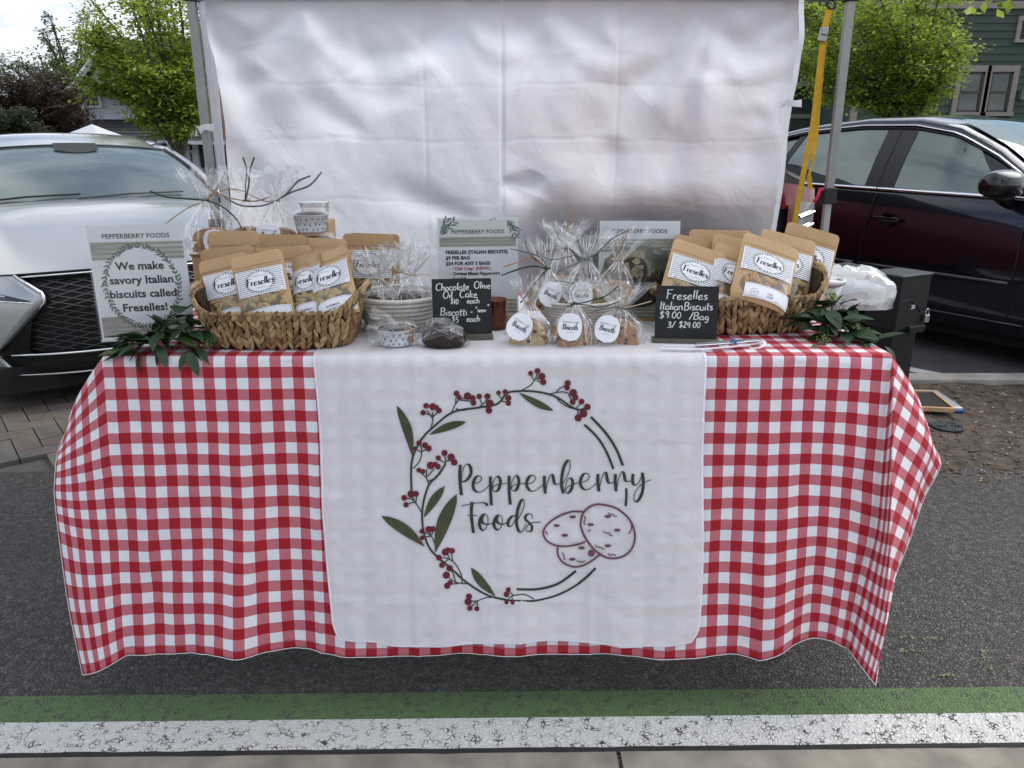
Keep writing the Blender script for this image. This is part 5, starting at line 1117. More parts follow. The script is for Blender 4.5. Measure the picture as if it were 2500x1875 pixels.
def pouch(loc, yaw, lean, roll, label, flavor, w_=.135, h_=.205, kr=0, biscuit=None, show=1, group='kraft pouches of biscuits', curl=0, bend=0):
    """stand-up kraft pouch with window, printed label and flavour sticker"""
    R = Matrix.Rotation(yaw, 3, 'Z') @ Matrix.Rotation(-lean, 3, 'X') @ Matrix.Rotation(roll, 3, 'Y')
    t = thing('kraft_pouch', label, 'pouch', loc, rot=R.to_euler(), group=group); sf = bag_surface(w_, h_)
    def warp(x, y, z):
        k = z/h_
        if curl: 
            u = x/(w_/2); y = y-curl*.045*(u*abs(u))*1.0*(.3+.7*k); x = x*(1-.22*abs(curl)*abs(u))
        y -= bend*.05*max(0, k-.1)**2
        return Vector((x, y, z))
    cr_ = .012
    def edge(z):                                     # rounded top corners
        d = z-(h_-cr_); return w_/2-(cr_-sqrt(max(0, cr_**2-d*d)) if d > 0 else 0)-(.004*(1-min(1, z/.02)) if z < .02 else 0)
    b = MB(); zs = [0, .004, .01, .02, .035, .05, .07, .09, .11, .13, .15, h_*.80, h_*.81, h_*.86, h_*.93, h_-cr_, h_-cr_*.5, h_-cr_*.15, h_]
    nx = 14
    for sgn in (1, -1):
        b.grid(lambda u, v: (lambda z: (lambda x: warp(x, sf(x*(w_/2)/max(.001, edge(z))*.999, z)*sgn*(1 if sgn > 0 else .8)+(0), z))((2*u-1)*edge(z)))(interp(v*(len(zs)-1), list(enumerate(zs)))), nx, len(zs)-1, flip=sgn < 0)
    b.build('pouch', KR[kr], t, True)
    b = MB(); b.ribbon([warp(-w_/2+.004+(w_-.008)*i/10, sf(-w_/2+.004+(w_-.008)*i/10, h_*.845)-.0006, h_*.845) for i in range(11)], .0014, Vector((0, 1, 0))); b.build('seal_line', mat('kraft_crease', (.33, .19, .08), .6), t)
    on = lambda off: (lambda x, z: warp(x, sf(x, z)-off, z))
    rnd = random.Random(int(loc[0]*1000)+kr)
    if show:
        # window showing the biscuits
        wz0, wz1 = h_*.08, h_*.47; ww = w_*.40
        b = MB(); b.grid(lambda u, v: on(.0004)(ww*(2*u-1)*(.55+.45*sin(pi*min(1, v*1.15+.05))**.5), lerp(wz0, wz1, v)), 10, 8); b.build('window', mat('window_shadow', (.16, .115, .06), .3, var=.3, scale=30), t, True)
        bm_ = biscuit or BISC
        for i in range(16):
            x = rnd.uniform(-ww*.85, ww*.85); z = rnd.uniform(h_*.22, h_*.42); p = on(.0005)(x, z); b = MB(); an = rnd.uniform(0, 3)
            b.lathe([(.0001, .0038), (.006, .0034), (.010, .0015), (.0115, -.001)], 10, sq=(1, .62)); o = b.build('biscuit', bm_, t, True); o.location = p; o.rotation_euler = (pi/2+rnd.uniform(-.25, .25), an*0, 0); o.rotation_euler.rotate_axis('Z', an)
        b = MB(); b.grid(lambda u, v: on(.0048)(ww*(2*u-1), lerp(wz0, wz1, v)), 8, 6); b.build('window_film', CLEAR, t, True)
    # main label
    lz0, lz1, lw_ = h_*.44, h_*.79, w_*.45
    lb = MB(); lb.grid(lambda u, v: on(.0052 if v < .4 and show else .0052-.003*min(1, max(0, v-.3)))(lw_*(2*u-1), lerp(lz0, lz1, v)), 12, 6); lo_ = lb.build('label', PAPER, t, True)
    lf = lambda off: (lambda x, z: on(((.0052 if (z-lz0)/(lz1-lz0) < .4 else .0052-.003*min(1, (z-lz0)/(lz1-lz0)-.3))+off))(x, z))
    H = lz1-lz0; cy = (lz0+lz1)/2
    pr = Print(); n = 13
    for i in range(n):
        z = lz0+H*(i+.6)/(n+.2); dz_ = (z-cy)/(H*.42); 
        if abs(dz_) < 1:
            xo = lw_*.62*sqrt(1-dz_*dz_)
            pr.rect(-lw_*.95, z, -max(xo, lw_*.1), z+H*.022, 3); pr.rect(max(xo, lw_*.1), z, lw_*.95, z+H*.022, 3)
        else: pr.rect(-lw_*.95, z, lw_*.95, z+H*.022, 8)
    pr.place('stripes', lf(.0002), GREY, lo_)
    pr = Print(); wreath(pr, 0, cy, lw_*.60, H*.40, 34, H*.085, rnd); pr.place('wreath_print', lf(.0003), WREATH, lo_)
    pr = Print(); L_ = hwlen('Freselles', .0175, 1.12, .0); handwrite(pr, 'Freselles', -L_/2, cy-.008, .0175, .0034, slant=.18, thin=.0013, rnd=rnd, sx=1.12); pr.place('lettering', lf(.0004), INK, lo_)
    pr = Print(); pr.text('PEPPERBERRY FOODS', 0, cy+H*.20, .0040, 'CENTER'); pr.text('ITALIAN BISCUITS', 0, cy-H*.26, .0032, 'CENTER'); pr.place('small_print', lf(.0004), GREY, lo_)
    # flavour sticker at the foot
    if flavor:
        sx0 = w_*.33; sx1 = w_*.47; s0, s1 = h_*.03, h_*.24
        fb = MB(); fb.grid(lambda u, v: on(.0055)(lerp(-sx0, sx1, u), lerp(s0, s1, v)+.004*sin(pi*u)), 10, 4); so = fb.build('flavour_sticker', PAPER, t, True)
        fm = lambda off: (lambda x, z: on(.0055+off)(x, z+.004*sin(pi*min(1, max(0, (x+sx0)/(sx0+sx1))))))
        pr = Print(); q = .0022
        for a_, c_, d_, e_ in ((-sx0+q, s0+q, sx1-q, s0+q+.0006), (-sx0+q, s1-q-.0006, sx1-q, s1-q)): pr.rect(a_, c_, d_, e_, 8)
        for a_ in (-sx0+q, sx1-q-.0006): pr.rect(a_, s0+q, a_+.0006, s1-q)
        pr.place('border', fm(.0003), BLUEI, so)
        pr = Print(); ls_ = flavor.split('|'); sz = .0072
        if flavor.startswith('CHILI'):
            pr.stroke([(-.025+.010*cos(2*pi*i/16), .020+.010*sin(2*pi*i/16)) for i in range(17)], .0006, 1); pr.stroke([(-.030, .019), (-.027, .023), (-.024, .018), (-.020, .022)], .0008, 3)
            for i, s_ in enumerate(ls_): pr.text(s_, .016, .022-i*.008, .0068, 'CENTER', .01)
        else:
            for i, s_ in enumerate(ls_): pr.text(s_, .002, (.0175 if len(ls_) == 1 else .021)-i*.0085, sz, 'CENTER', .01)
        pr.text('NET WT', .030, s0+.004, .0028); pr.place('lettering', fm(.0004), INK, so)
    return t

# ---- braided baskets
STRAW = [mat('water_hyacinth_%d' % i, c, .65, var=.3, scale=45, bump=.5, bscale=180, detail=6) for i, c in enumerate(((.31, .20, .095), (.23, .135, .06), (.39, .27, .135), (.15, .085, .04)))]
def leafstrand(m, L_, wd, th):
    b = MB(); n = 6; vs = []
    for i in range(n+1):
        t = i/n; s_ = sin(pi*(.06+.9*t))**.7
        for j in range(6): g = 2*pi*j/6; vs.append((wd/2*s_*cos(g), -th*s_*max(-.3, sin(g)), (t-.5)*L_))
    b.add(vs, [(i*6+j, i*6+(j+1) % 6, (i+1)*6+(j+1) % 6, (i+1)*6+j) for i in range(n) for j in range(6)]); o = b.build('strand', m, None, True); me = o.data; bpy.data.objects.remove(o); return me
def basket(loc, yaw, label, wt=.42, dt=.28, wb=.35, db=.22, h=.092, endrise=.04, seed=1, er2=None):
    t = thing('woven_basket', label, 'basket', loc, yaw, group='braided baskets'); rr = random.Random(seed)
    def rp(u, k, out=0):                              # u around, k height 0..1
        g = 2*pi*u; e = 4.0; c_, s_ = cos(g), sin(g); a = lerp(wb, wt, k)/2+out; b_ = lerp(db, dt, k)/2+out
        r = (abs(c_)**e+abs(s_)**e)**(-1/e); x, y = a*r*c_, b_*r*s_; rise = (endrise if x > 0 or er2 is None else er2)*max(0, (abs(x)/a-.72)/.28)**1.5*k**1.5
        return Vector((x, y, h*k+rise))
    b = MB(); b.grid(lambda u, v: rp(u, v, -.008), 64, 5); b.add([rp(i/32, 0, -.008)+Vector((0, 0, .003)) for i in range(32)], [tuple(range(32))]); b.build('liner', mat('basket_inside', (.05, .028, .012), .9, var=.3, scale=60), t)
    M_ = [leafstrand(m, .029, .0135, .0036) for m in STRAW for _ in (0,)]
    rows = 6; cols = 42
    for r in range(rows):
        for c in range(cols):
            for sd in (-1, 1):
                u = (c+.5*(sd > 0))/cols+rr.uniform(-.002, .002); k = (r+.55)/rows*.96+.02
                if u % 1 < .46 and u % 1 > .04 : continue     # rear side, never seen: sparser
                p = rp(u, k, .001+.002*rr.random()); du = (rp(u+.004, k)-rp(u-.004, k)).normalized(); up = (rp(u, min(1, k+.1))-rp(u, max(0, k-.1))).normalized(); nr = du.cross(up).normalized()
                if nr.dot(Vector((p.x, p.y, 0))) < 0: nr = -nr
                x_ = up.cross(nr).normalized()*-1
                B = Matrix((x_, -nr, up)).transposed()
                if B.determinant() < 0: B = Matrix((-x_, -nr, up)).transposed()
                o = bpy.data.objects.new('strand', rr.choice(M_)); C.objects.link(o); o.parent = t
                o.matrix_local = Matrix.Translation(p) @ (B @ Matrix.Rotation(sd*(.42+rr.uniform(-.18, .18)), 3, 'Y')).to_4x4() @ Matrix.Diagonal((rr.uniform(.7, 1.25), rr.uniform(.7, 1.6), rr.uniform(.8, 1.3), 1))
    b = MB(); b.tube([rp(i/96, 1.0, .0) for i in range(97)], [.0045+.0012*sin(i*2.4) for i in range(97)], 6); b.build('rim', STRAW[0], t, True)
    M2 = [leafstrand(m, .026, .015, .0075) for m in STRAW]
    for i in range(84):                               # wraps over the rim
        u = i/84; p = rp(u, 1.0, .002); du = (rp(u+.004, 1)-rp(u-.004, 1)).normalized(); nr = du.cross(Vector((0, 0, 1))).normalized(); 
        B = Matrix((du, nr, Vector((0, 0, 1)))).transposed(); o = bpy.data.objects.new('rim_wrap', rr.choice(M2)); C.objects.link(o); o.parent = t
        o.matrix_local = Matrix.Translation(p+Vector((0, 0, -.004))) @ (B @ Matrix.Rotation(.5+rr.uniform(-.35, .35), 3, 'Y')).to_4x4()
        if nr.dot(Vector((p.x, p.y, 0))) < 0: o.matrix_local = o.matrix_local @ Matrix.Rotation(pi, 4, 'Z')
    for sd in (-1, 1):                                # grip arches at both ends
        a = rp(0 if sd > 0 else .5, 1.0, .004); b = MB(); b.tube(catmull([a+Vector((0, -.055, -.01)), a+Vector((sd*.004, -.03, .006)), a+Vector((sd*.004, .03, .006)), a+Vector((0, .055, -.01))], 5), .0075, 8); b.build('handle', STRAW[2], t, True)
    return t
bl = P(682, 850, 1.80)
basket((-.563, 1.872, TOP), radians(1), 'braided straw basket of kraft pouches on the left half of the table', seed=1, wt=.395, wb=.335, dt=.26, db=.21, h=.088)
basket((.600, 2.03, TOP), radians(10), 'braided straw basket of kraft pouches behind the biscuit price chalkboard', seed=2, wt=.425, wb=.35, dt=.25, endrise=.055, er2=0)

def pb(px, py, Y): p = P(px, py, Y); return (p.x, p.y, p.z)
gl = 'kraft pouches in the left basket'; gr = 'kraft pouches in the right basket'
# left basket: front, middle, rear rows
pouch(pb(585, 800, 1.855), radians(4), .32, -.22, 'kraft pouch with a sea salt sticker at the front left of the left basket', 'SEA SALT', .122, .180, 0, group=gl)
pouch(pb(665, 800, 1.825), radians(2), .30, -.21, 'kraft pouch with a fennel sticker in the front row of the left basket', 'FENNEL', .127, .185, 2, group=gl)
pouch(pb(765, 788, 1.845), radians(-14), .36, -.24, 'narrow curled kraft pouch with rosemary and salt sticker beside the fennel pouch', 'ROSEMARY|& SALT', .110, .172, 0, group=gl, curl=.5)
pouch(pb(830, 778, 1.815), radians(-10), .42, -.32, 'curled kraft pouch with rosemary and salt sticker at the front right of the left basket', 'ROSEMARY|& SALT', .125, .172, 2, group=gl, curl=.35)
pouch(pb(580, 800, 1.91), radians(2), .22, -.10, 'label-less topped kraft pouch behind the sea salt pouch in the left basket', '', .135, .203, 1, group=gl)
pouch(pb(705, 795, 1.925), radians(-1), .20, -.06, 'kraft pouch standing behind the fennel pouch in the left basket', '', .15, .20, 0, group=gl)
pouch(pb(800, 790, 1.93), radians(-2), .24, -.02, 'kraft pouch standing behind both rosemary pouches in the left basket', '', .135, .190, 2, group=gl)
pouch(pb(585, 790, 1.985), radians(4), .14, .0, 'kraft pouch at the rear left of the left basket under the cellophane bag', '', .13, .240, 0, group=gl)
pouch(pb(690, 790, 1.99), radians(-6), .12, .01, 'kraft pouch at the rear centre of the left basket below the round biscotti label', '', .145, .232, 1, group=gl)
pouch(pb(785, 790, 1.985), radians(-4), .12, .03, 'kraft pouch at the rear right of the left basket under the dotted cups', '', .14, .222, 2, group=gl)
# two pouches to the right of the left basket
pouch(pb(905, 760, 2.13), radians(-4), .10, .0, 'kraft pouch standing upright right of the left basket behind the rope bowl', '', .145, .215, 0, group='kraft pouches behind the rope bowl')
pouch(pb(915, 758, 2.17), radians(-6), .10, .02, 'rearmost kraft pouch between left basket and rope bowl, mostly hidden', '', .145, .217, 1, group='kraft pouches behind the rope bowl')
# right basket
pouch(pb(1664, 775, 1.930), radians(6), .46, .34, 'kraft pouch of pale biscuits directly behind the biscuit price chalkboard', 'FENNEL', .145, .200, 2, group=gr)
pouch(pb(1764, 775, 1.945), radians(8), .46, .36, 'kraft pouch of reddish biscuits squeezed between its two front row neighbours', 'SMOKY|CALABRIAN', .135, .192, 0, biscuit=BISC2, group=gr)
pouch(pb(1846, 749, 1.905), radians(8), .48, .36, 'kraft pouch with a chili crisp sticker at the front right of the right basket', 'CHILI|CRISP', .152, .185, 2, biscuit=BISC2, group=gr)
pouch(pb(1686, 765, 2.020), radians(8), .34, .20, 'kraft pouch in the middle row above the pale biscuit pouch in the right basket', '', .145, .205, 1, group=gr)
pouch(pb(1779, 765, 2.015), radians(9), .34, .22, 'kraft pouch in the centre of the middle row of the right basket', '', .150, .205, 0, group=gr)
pouch(pb(1895, 755, 2.005), radians(9), .36, .26, 'kraft pouch in the middle row directly behind the chili crisp pouch', '', .158, .205, 2, group=gr)
pouch(pb(1756, 760, 2.090), radians(10), .22, .04, 'rear kraft pouch standing highest in the right basket against the curtain', '', .185, .222, 0, group=gr)
pouch(pb(1940, 745, 2.060), radians(6), .28, .28, 'kraft pouch leaning out over the right end of the right basket', '', .155, .215, 1, group=gr)

# ---- acrylic sign holders
def sign(loc, yaw, lean, label, draw, w_=.216, h_=.279, wood=False):
    R = Matrix.Rotation(yaw, 3, 'Z') @ Matrix.Rotation(-lean, 3, 'X'); t = thing('sign_holder', label, 'sign', loc, rot=R.to_euler(), group='clear sign holders with printed cards')
    b = MB(); b.box((0, -.0035, h_/2+.002), (w_+.006, .002, h_+.006)); b.box((0, .0035, h_/2+.002), (w_+.006, .002, h_+.006)); b.build('acrylic_sleeve', CLEAR, t)
    cdm = MB(); cdm.box((0, 0, h_/2), (w_, .001, h_)); card = cdm.build('card', mat('card_white', (.80, .81, .84), .5, var=.02), t)
    if wood: bevel(MB().box((0, .012, .007), (w_+.004, .07, .020), Matrix.Rotation(lean, 3, 'X')).build('wooden_base', mat('bamboo', (.34, .20, .09), .6, var=.15, scale=10), t), .001)
    bb = MB(); bb.box((0, .04, .0), (w_+.006, .09, .003), Matrix.Rotation(lean, 3, 'X')); bb.build('foot', CLEAR, t)
    draw(card, lambda off: (lambda x, z: Vector((x, -.0008-off, z))), w_, h_); return t
def stripes(card, f, w_, zs, th, x0=-.96, x1=.96, m=None):
    pr = Print()
    for z in zs: pr.rect(x0*w_/2, z, x1*w_/2, z+th)
    pr.place('stripes', f(0), m or SANDI, card)
    pr = Print(); pr.rect(x0*w_/2, min(zs)-.002, x1*w_/2, max(zs)+th+.002); pr.place('stripe_ground', f(-.0003), mat('pale_sage', (.70, .71, .67), .6, var=0), card)
def sprig(pr, x, y, a, L_, n, rnd):
    pr.stroke([(x, y), (x+L_*.5*cos(a), y+L_*.5*sin(a)), (x+L_*cos(a+.2), y+L_*sin(a+.2))], .0009, 3)
    for i in range(n):
        t = (i+.5)/n; px_, py_ = x+L_*t*cos(a+.1*t), y+L_*t*sin(a+.1*t)
        for sd in (-1, 1): q = a+sd*rnd.uniform(.4, .9); l = L_*rnd.uniform(.22, .38); pr.leaf(px_, py_, px_+l*cos(q), py_+l*sin(q), l*.28, 4)
def d1(card, f, w_, h_):
    rnd = random.Random(5); zs = [.232-.0115*i for i in range(4)]; stripes(card, f, w_, zs, .0045); stripes(card, f, w_, [.008+.0108*i for i in range(5)], .0045)
    p = Print(); p.disk(0, .130, .083, .099, 36); p.place('card_ground', f(.0003), MATS['card_white'], card)
    p = Print(); wreath(p, 0, .130, .083, .098, 64, .0125, rnd); p.place('wreath_print', f(.0006), WREATH, card)
    p = Print(); p.text('PEPPERBERRY FOODS', 0, .247, .0158, 'CENTER', .012); p.place('heading', f(.0005), mat('heading_ink', (.05, .055, .06), .7, var=0), card)
    p = Print()
    for i, s_ in enumerate(('We make', 'savory Italian', 'biscuits called', 'Freselles!')): p.text(s_, .000, .172-.034*i, .0265, 'CENTER', .030, sx=1.04)
    p.place('lettering', f(.0008), INK, card)
def d2(card, f, w_, h_):
    rnd = random.Random(6); stripes(card, f, w_, [.222, .213, .204], .0048); stripes(card, f, w_, [.022+.0105*i for i in range(4)], .0045)
    p = Print(); p.rect(-w_*.48, .228, w_*.48, h_-.006); p.place('header_ground', f(.0001), MATS['pale_sage'], card)
    p = Print(); sprig(p, -.10, .232, 1.1, .05, 6, rnd); sprig(p, -.10, .238, .6, .05, 5, rnd); sprig(p, .078, .272, -.8, .045, 6, rnd); sprig(p, .082, .27, -1.2, .05, 5, rnd); sprig(p, .03, .272, .2, .02, 2, rnd); p.place('leaf_print', f(.0004), WREATH, card)
    p = Print(); p.text('PEPPERBERRY FOODS', 0, .237, .0150, 'CENTER', .012); p.place('heading', f(.0006), MATS['heading_ink'], card)
    p = Print(); x0 = -.088
    p.text('FRESELLES (ITALIAN BISCUITS)', x0, .184, .0126, 'LEFT', .048); p.text('$9 PER BAG', x0, .169, .0126, 'LEFT', .048); p.text('$24 FOR ANY 3 BAGS', x0, .154, .0126, 'LEFT', .048)
    for i, s_ in enumerate(('Original Mixed Peppercorn', 'Sea Salt', 'Smoky Calabrian', 'Rosemary & Salt', 'Fennel', 'Chili Crisp')[:4]): p.text(s_, -.070, .127-.0137*i, .0116, 'LEFT', .040); p.disk(-.077, .1305-.0137*i, .0014, n=8)
    p.disk(-.077, .1440, .0014, n=8); p.text('CHOCOLATE OLIVE OIL CAKE', x0, .052, .0120, 'LEFT', .048); p.place('lettering', f(.0006), INK, card)
    p = Print(); p.text('*Chili Crisp* (NEW!!)', -.070, .1405, .0115, 'LEFT', .034); p.place('red_lettering', f(.0006), REDI, card)
def d3(card, f, w_, h_):
    rnd = random.Random(8); stripes(card, f, w_, [.226, .2165, .207, .1975], .0045); stripes(card, f, w_, [.016+.0105*i for i in range(4)], .0045)
    p = Print(); p.text('PEPPERBERRY FOODS', 0, .247, .0155, 'CENTER', .012); p.place('heading', f(.0006), MATS['heading_ink'], card)
    pan = [(-.10, .055), (.10, .055), (.10, .155), (.06, .205), (-.03, .212), (-.09, .17)]
    p = Print(); p.poly(catmull(pan, 5, True)); p.place('photo_ground', f(.0003), mat('photo_board', (.40, .33, .27), .5, var=.3, scale=25), card)
    p = Print(); p.disk(.0, .09, .075, .045, 24); p.disk(.066, .12, .035, .035, 20); p.place('photo_dark', f(.0005), mat('photo_dark', (.035, .03, .025), .5, var=.5, scale=50), card)
    p = Print(); p.disk(-.012, .145, .040, .043, 30); p.place('bowl_rim', f(.0006), mat('photo_rim', (.22, .20, .13), .4, var=.2), card)
    p = Print(); p.disk(-.012, .145, .037, .040, 30); p.place('bowl_dark', f(.0007), mat('photo_bowl', (.03, .022, .02), .4, var=0), card)
    p = Print()
    for i in range(15): a = rnd.uniform(0, 6.3); r = .026*sqrt(rnd.random()); p.disk(-.012+r*cos(a), .145+r*sin(a)*1.1, .0095, .0062, 10, rnd.uniform(0, 3))
    for i in range(7): p.disk(-.04+.0085*i, .192-.0015*abs(i-3), .0052, .0105, 12, -.25)
    p.place('photo_biscuits', f(.0009), mat('photo_biscuit', (.50, .42, .27), .6, var=.3, scale=90), card)
    p = Print()
    for i in range(7): sprig(p, .02+.008*i, .205-.004*i, -1.2+.1*i, .06, 8, rnd)
    for i in range(6): sprig(p, -.07+.03*i, .208-.002*abs(i-2)**2, .15-.1*i, .035, 5, rnd)
    for i in range(5): sprig(p, -.095+.006*i, .15-.016*i, 1.2, .03, 5, rnd)
    p.place('photo_herbs', f(.0010), WREATH, card)
    p = Print()
    for i in range(60): p.disk(.066+rnd.gauss(0, .016), .12+rnd.gauss(0, .014), .0022, n=6)
    for i in range(80): p.disk(rnd.uniform(-.06, .06), rnd.gauss(.078, .010), .0016, n=5)
    p.place('photo_pepper', f(.0008), mat('photo_pepper', (.09, .06, .035), .5, var=.5, scale=80), card)
sign(pb(366, 826, 1.865), radians(13), .03, 'clear sign holder with We make savory Italian biscuits called Freselles card', d1)
sign(pb(1171, 784, 2.075), radians(7), .10, 'clear sign holder with the printed biscuit price list behind the rope bowl', d2, wood=True)
sign(pb(1553, 790, 2.09), radians(-2), .08, 'clear sign holder with a picture of a bowl of biscuits', d3, wood=True)

# ---- chalkboards
def chalk(loc, yaw, label, lines, w_, h_, stand):
    t = thing('chalkboard', label, 'chalkboard', loc, yaw, group='small chalkboards with handwritten prices'); le = .14; R = Matrix.Rotation(-le, 3, 'X')
    bevel(MB().box(R @ Vector((0, 0, h_/2))+Vector((0, 0, .010)), (w_, .004, h_), R).build('board', mat('slate', (.007, .0075, .008), .5, var=.25, scale=20), t), .0008)
    bevel(MB().box((0, .002, .007), (w_+stand, .034, .014)).build('stand', mat('stand_wood', (.10, .095, .07), .6, var=.15, scale=20), t), .0015)
    p = Print(); rnd = random.Random(len(label))
    for s_, x, z, sz, sx in lines: handwrite(p, s_, x, z, sz*1.06, .0027*(sz/.017)**.4, slant=.10, thin=.0019, jit=.05, sx=sx*1.2, rnd=rnd)
    p.place('chalk_writing', lambda x, z: R @ Vector((x, -.0027, z))+Vector((0, 0, .010)), mat('chalk', (.66, .69, .68), .9, var=.12, scale=300), t)
w1 = .146; h1 = .141
chalk(pb(1130, 829, 1.865), radians(6), 'small black chalkboard listing chocolate olive oil cake and biscotti prices', [
 ('Chocolate', -.064, .113, .0165, 1.0), ('Olive', .030, .116, .0165, .98), ('Oil', -.047, .094, .0165, 1.0), ('Cake', -.006, .095, .0165, 1.05), ('$10', -.029, .079, .0135, 1.0), ('each', .012, .080, .0135, 1.0),
 ('Biscotti', -.055, .051, .0175, 1.0), ('-', .018, .052, .0165, 1), ('*', .032, .060, .0115, 1.0), ('New', .038, .058, .0105, 1.0), ('*', .062, .066, .0115, 1.0), ('$5', -.027, .034, .0145, 1.0), ('each', .010, .035, .0145, 1.0)], w1, h1, .004)
chalk(pb(1672, 840, 1.835), radians(-5), 'small black chalkboard listing biscuit prices in front of the right basket', [
 ('Freselles', -.052, .100, .0205, 1.12), ('Italian', -.066, .074, .0185, .95), ('Biscuits', -.008, .074, .0185, .97), ('$9.00', -.066, .053, .0175, 1.15), ('/Bag', .006, .051, .0165, 1.15), ('3/', -.046, .030, .0155, 1.2), ('$24.00', -.018, .031, .0155, 1.05)], .150, .132, .012)

# ---- cellophane bags
def cello(parent, r0, h0, neck, h1, flare, seed, ex=(1, 1), name='cellophane', lean=(0, 0), pleat=11):
    rr = random.Random(seed); n = 40; rows = [(0, .82), (.02, .98), (.3, 1.0), (.55, .86), (.75, .58), (.9, .30), (1.0, .16)]
    ph = [rr.uniform(0, 6.3) for _ in range(4)]; b = MB(); vs = []
    tot = [(z*h0, k*r0, .06) for z, k in rows]+[(h0+.006, neck, .02), (h0+h1*.2, neck*1.7, .25), (h0+h1*.5, lerp(neck, flare, .55), .38), (h0+h1*.8, lerp(neck, flare, .85), .45), (h0+h1, flare, .5)]
    m = len(tot)
    for i, (z, r, w_) in enumerate(tot):
        for j in range(n):
            g = 2*pi*j/n; f = 1+w_*(.55*sin(pleat*g+ph[0])+.35*sin((pleat+6)*g+ph[1])+.3*rr.uniform(-1, 1))
            top = i == m-1; zz = z+(rr.uniform(-.25, .18)*h1 if top else rr.uniform(-.004, .004)*(0 if i == 0 else 1)); k = zz/(h0+h1)
            vs.append((r*f*cos(g)*ex[0]+lean[0]*k*k, r*f*sin(g)*ex[1]+lean[1]*k*k, max(.0005, zz)))
    b.add(vs, [(i*n+j, i*n+(j+1) % n, (i+1)*n+(j+1) % n, (i+1)*n+j) for i in range(m-1) for j in range(n)])
    b.build(name, CELLO, parent); p2 = MB()
    for i in range(85):                              # pale slivers painting highlights along folds of the film
        i0 = rr.randrange(1, m-2); j0 = rr.randrange(n)
        i1 = min(m-1, i0+rr.choice((1, 2, 2, 3))); j1 = (j0+(0 if i0 >= 7 else rr.choice((-3, -2, -1, 1, 2, 3)))) % n
        a = Vector(vs[i0*n+j0]); c_ = Vector(vs[i1*n+j1]); d = c_-a; s_ = d.cross(Vector((0, 1, 0)))
        if s_.length < 1e-5: continue
        s_ = s_.normalized()*rr.uniform(.0003, .0012); o_ = Vector((a.x, a.y, 0)); o_ = o_.normalized()*.0012 if o_.length > 1e-5 else o_
        p2.add([a+o_, a.lerp(c_, .5)+s_+o_, c_+o_, a.lerp(c_, .5)-s_+o_], [(0, 1, 2, 3)])
    return tag(p2.build('crease_glints', GLINT, parent), kind='stuff')
RG_ = mat('green_raffia', (.010, .055, .030), .5, var=.2, scale=50); RT = mat('tan_raffia', (.42, .23, .10), .6, var=.25, scale=60); RS = mat('silver_raffia', (.17, .175, .18), .4, .3, var=.2, scale=60); RC = mat('cream_raffia', (.60, .50, .34), .6, var=.15, scale=60)
def raffia(parent, strands):
    for pts, m, wd in strands:
        q = catmull(pts, 5); k = len(q); o = MB().ribbon(q, [wd*.58*(1-.55*abs(i/k-.5)**2*2) for i in range(k)], Vector((.2, 1, .3))).build('raffia_tie', m, parent, True); solid(o, .0008)
def ties(parent, z, specs, r=.008):
    MB().tube([(r*cos(g), r*sin(g), z+.001*sin(3*g)) for g in [i*2*pi/14 for i in range(15)]], .0022, 6).build('tie_knot', specs[0][1], parent, True)
    raffia(parent, [([(0, -r, z)]+[(x, -r-.004*k-.004, z+dz) for k, (x, dz) in enumerate(p)], m, wd) for p, m, wd in specs])
def biscotto(parent, loc, rot, L_=.085, H_=.030, T_=.020, seed=0, dark=False):
    rr = random.Random(seed); b = MB(); n = 12; pr_ = [(-L_/2, 0)]+[(-L_/2*cos(pi*i/n), H_*(sin(pi*i/n)**.75)) for i in range(1, n)]+[(L_/2, 0)]
    k = len(pr_); v = [(x, -T_/2, z) for x, z in pr_]+[(x, T_/2, z) for x, z in pr_]
    o = MB(); o.add(v, [tuple(range(k))[::-1], tuple(range(k, 2*k))], 0); o.add(v, [(i, i+1, k+i+1, k+i) for i in range(k-1)]+[(0, k, 2*k-1, k-1)], 1)
    q = o.build('biscotti_slice', [CRUST if dark else CRUMB, CRUST], parent); bevel(q, .002); q.location = loc; q.rotation_euler = rot
    for i in range(2):
        f = MB(); f.lathe([(.001, .0012), (.004, .0008), (.0055, -.0005)], 8, sq=(1, .8)); fo = f.build('fruit_piece', FRUIT, q, True); fo.location = (rr.uniform(-.02, .02), -T_/2-.0002, rr.uniform(.008, .018)); fo.rotation_euler = (pi/2, 0, 0)
def oval_label(parent, c, rot, a=.030, b_=.034, curl=.008, seed=0):
    h = thing('oval_label', None, None, c, rot=rot); h.parent = parent; n = 8
    sf = lambda x, z, o=0: Vector((x, -curl*(1-(x/a)**2)-o, z))
    m = MB(); m.grid(lambda u, v: sf(a*(2*u-1)*sqrt(max(0, 1-(2*v-1)**2))**.8, b_*(2*v-1)*.99), 10, 14); m.build('sticker', PAPER, h, True)
    p = Print(); L_ = hwlen('Biscotti', .0125); handwrite(p, 'Biscotti', -L_/2, -.006, .0125, .0021, slant=.1, thin=.0012, jit=.0); p.place('lettering', lambda x, z: sf(x, z, .0007), INK, h)
    p = Print(); p.text('PEPPERBERRY FOODS', -.001, .010, .0040, 'CENTER', .01); p.text('PISTACHIO', 0, -.014, .0032, 'CENTER'); rnd = random.Random(seed); sprig(p, .012, .004, .9, .012, 4, rnd); p.place('small_print', lambda x, z: sf(x, z, .0007), GREY, h)
    return h
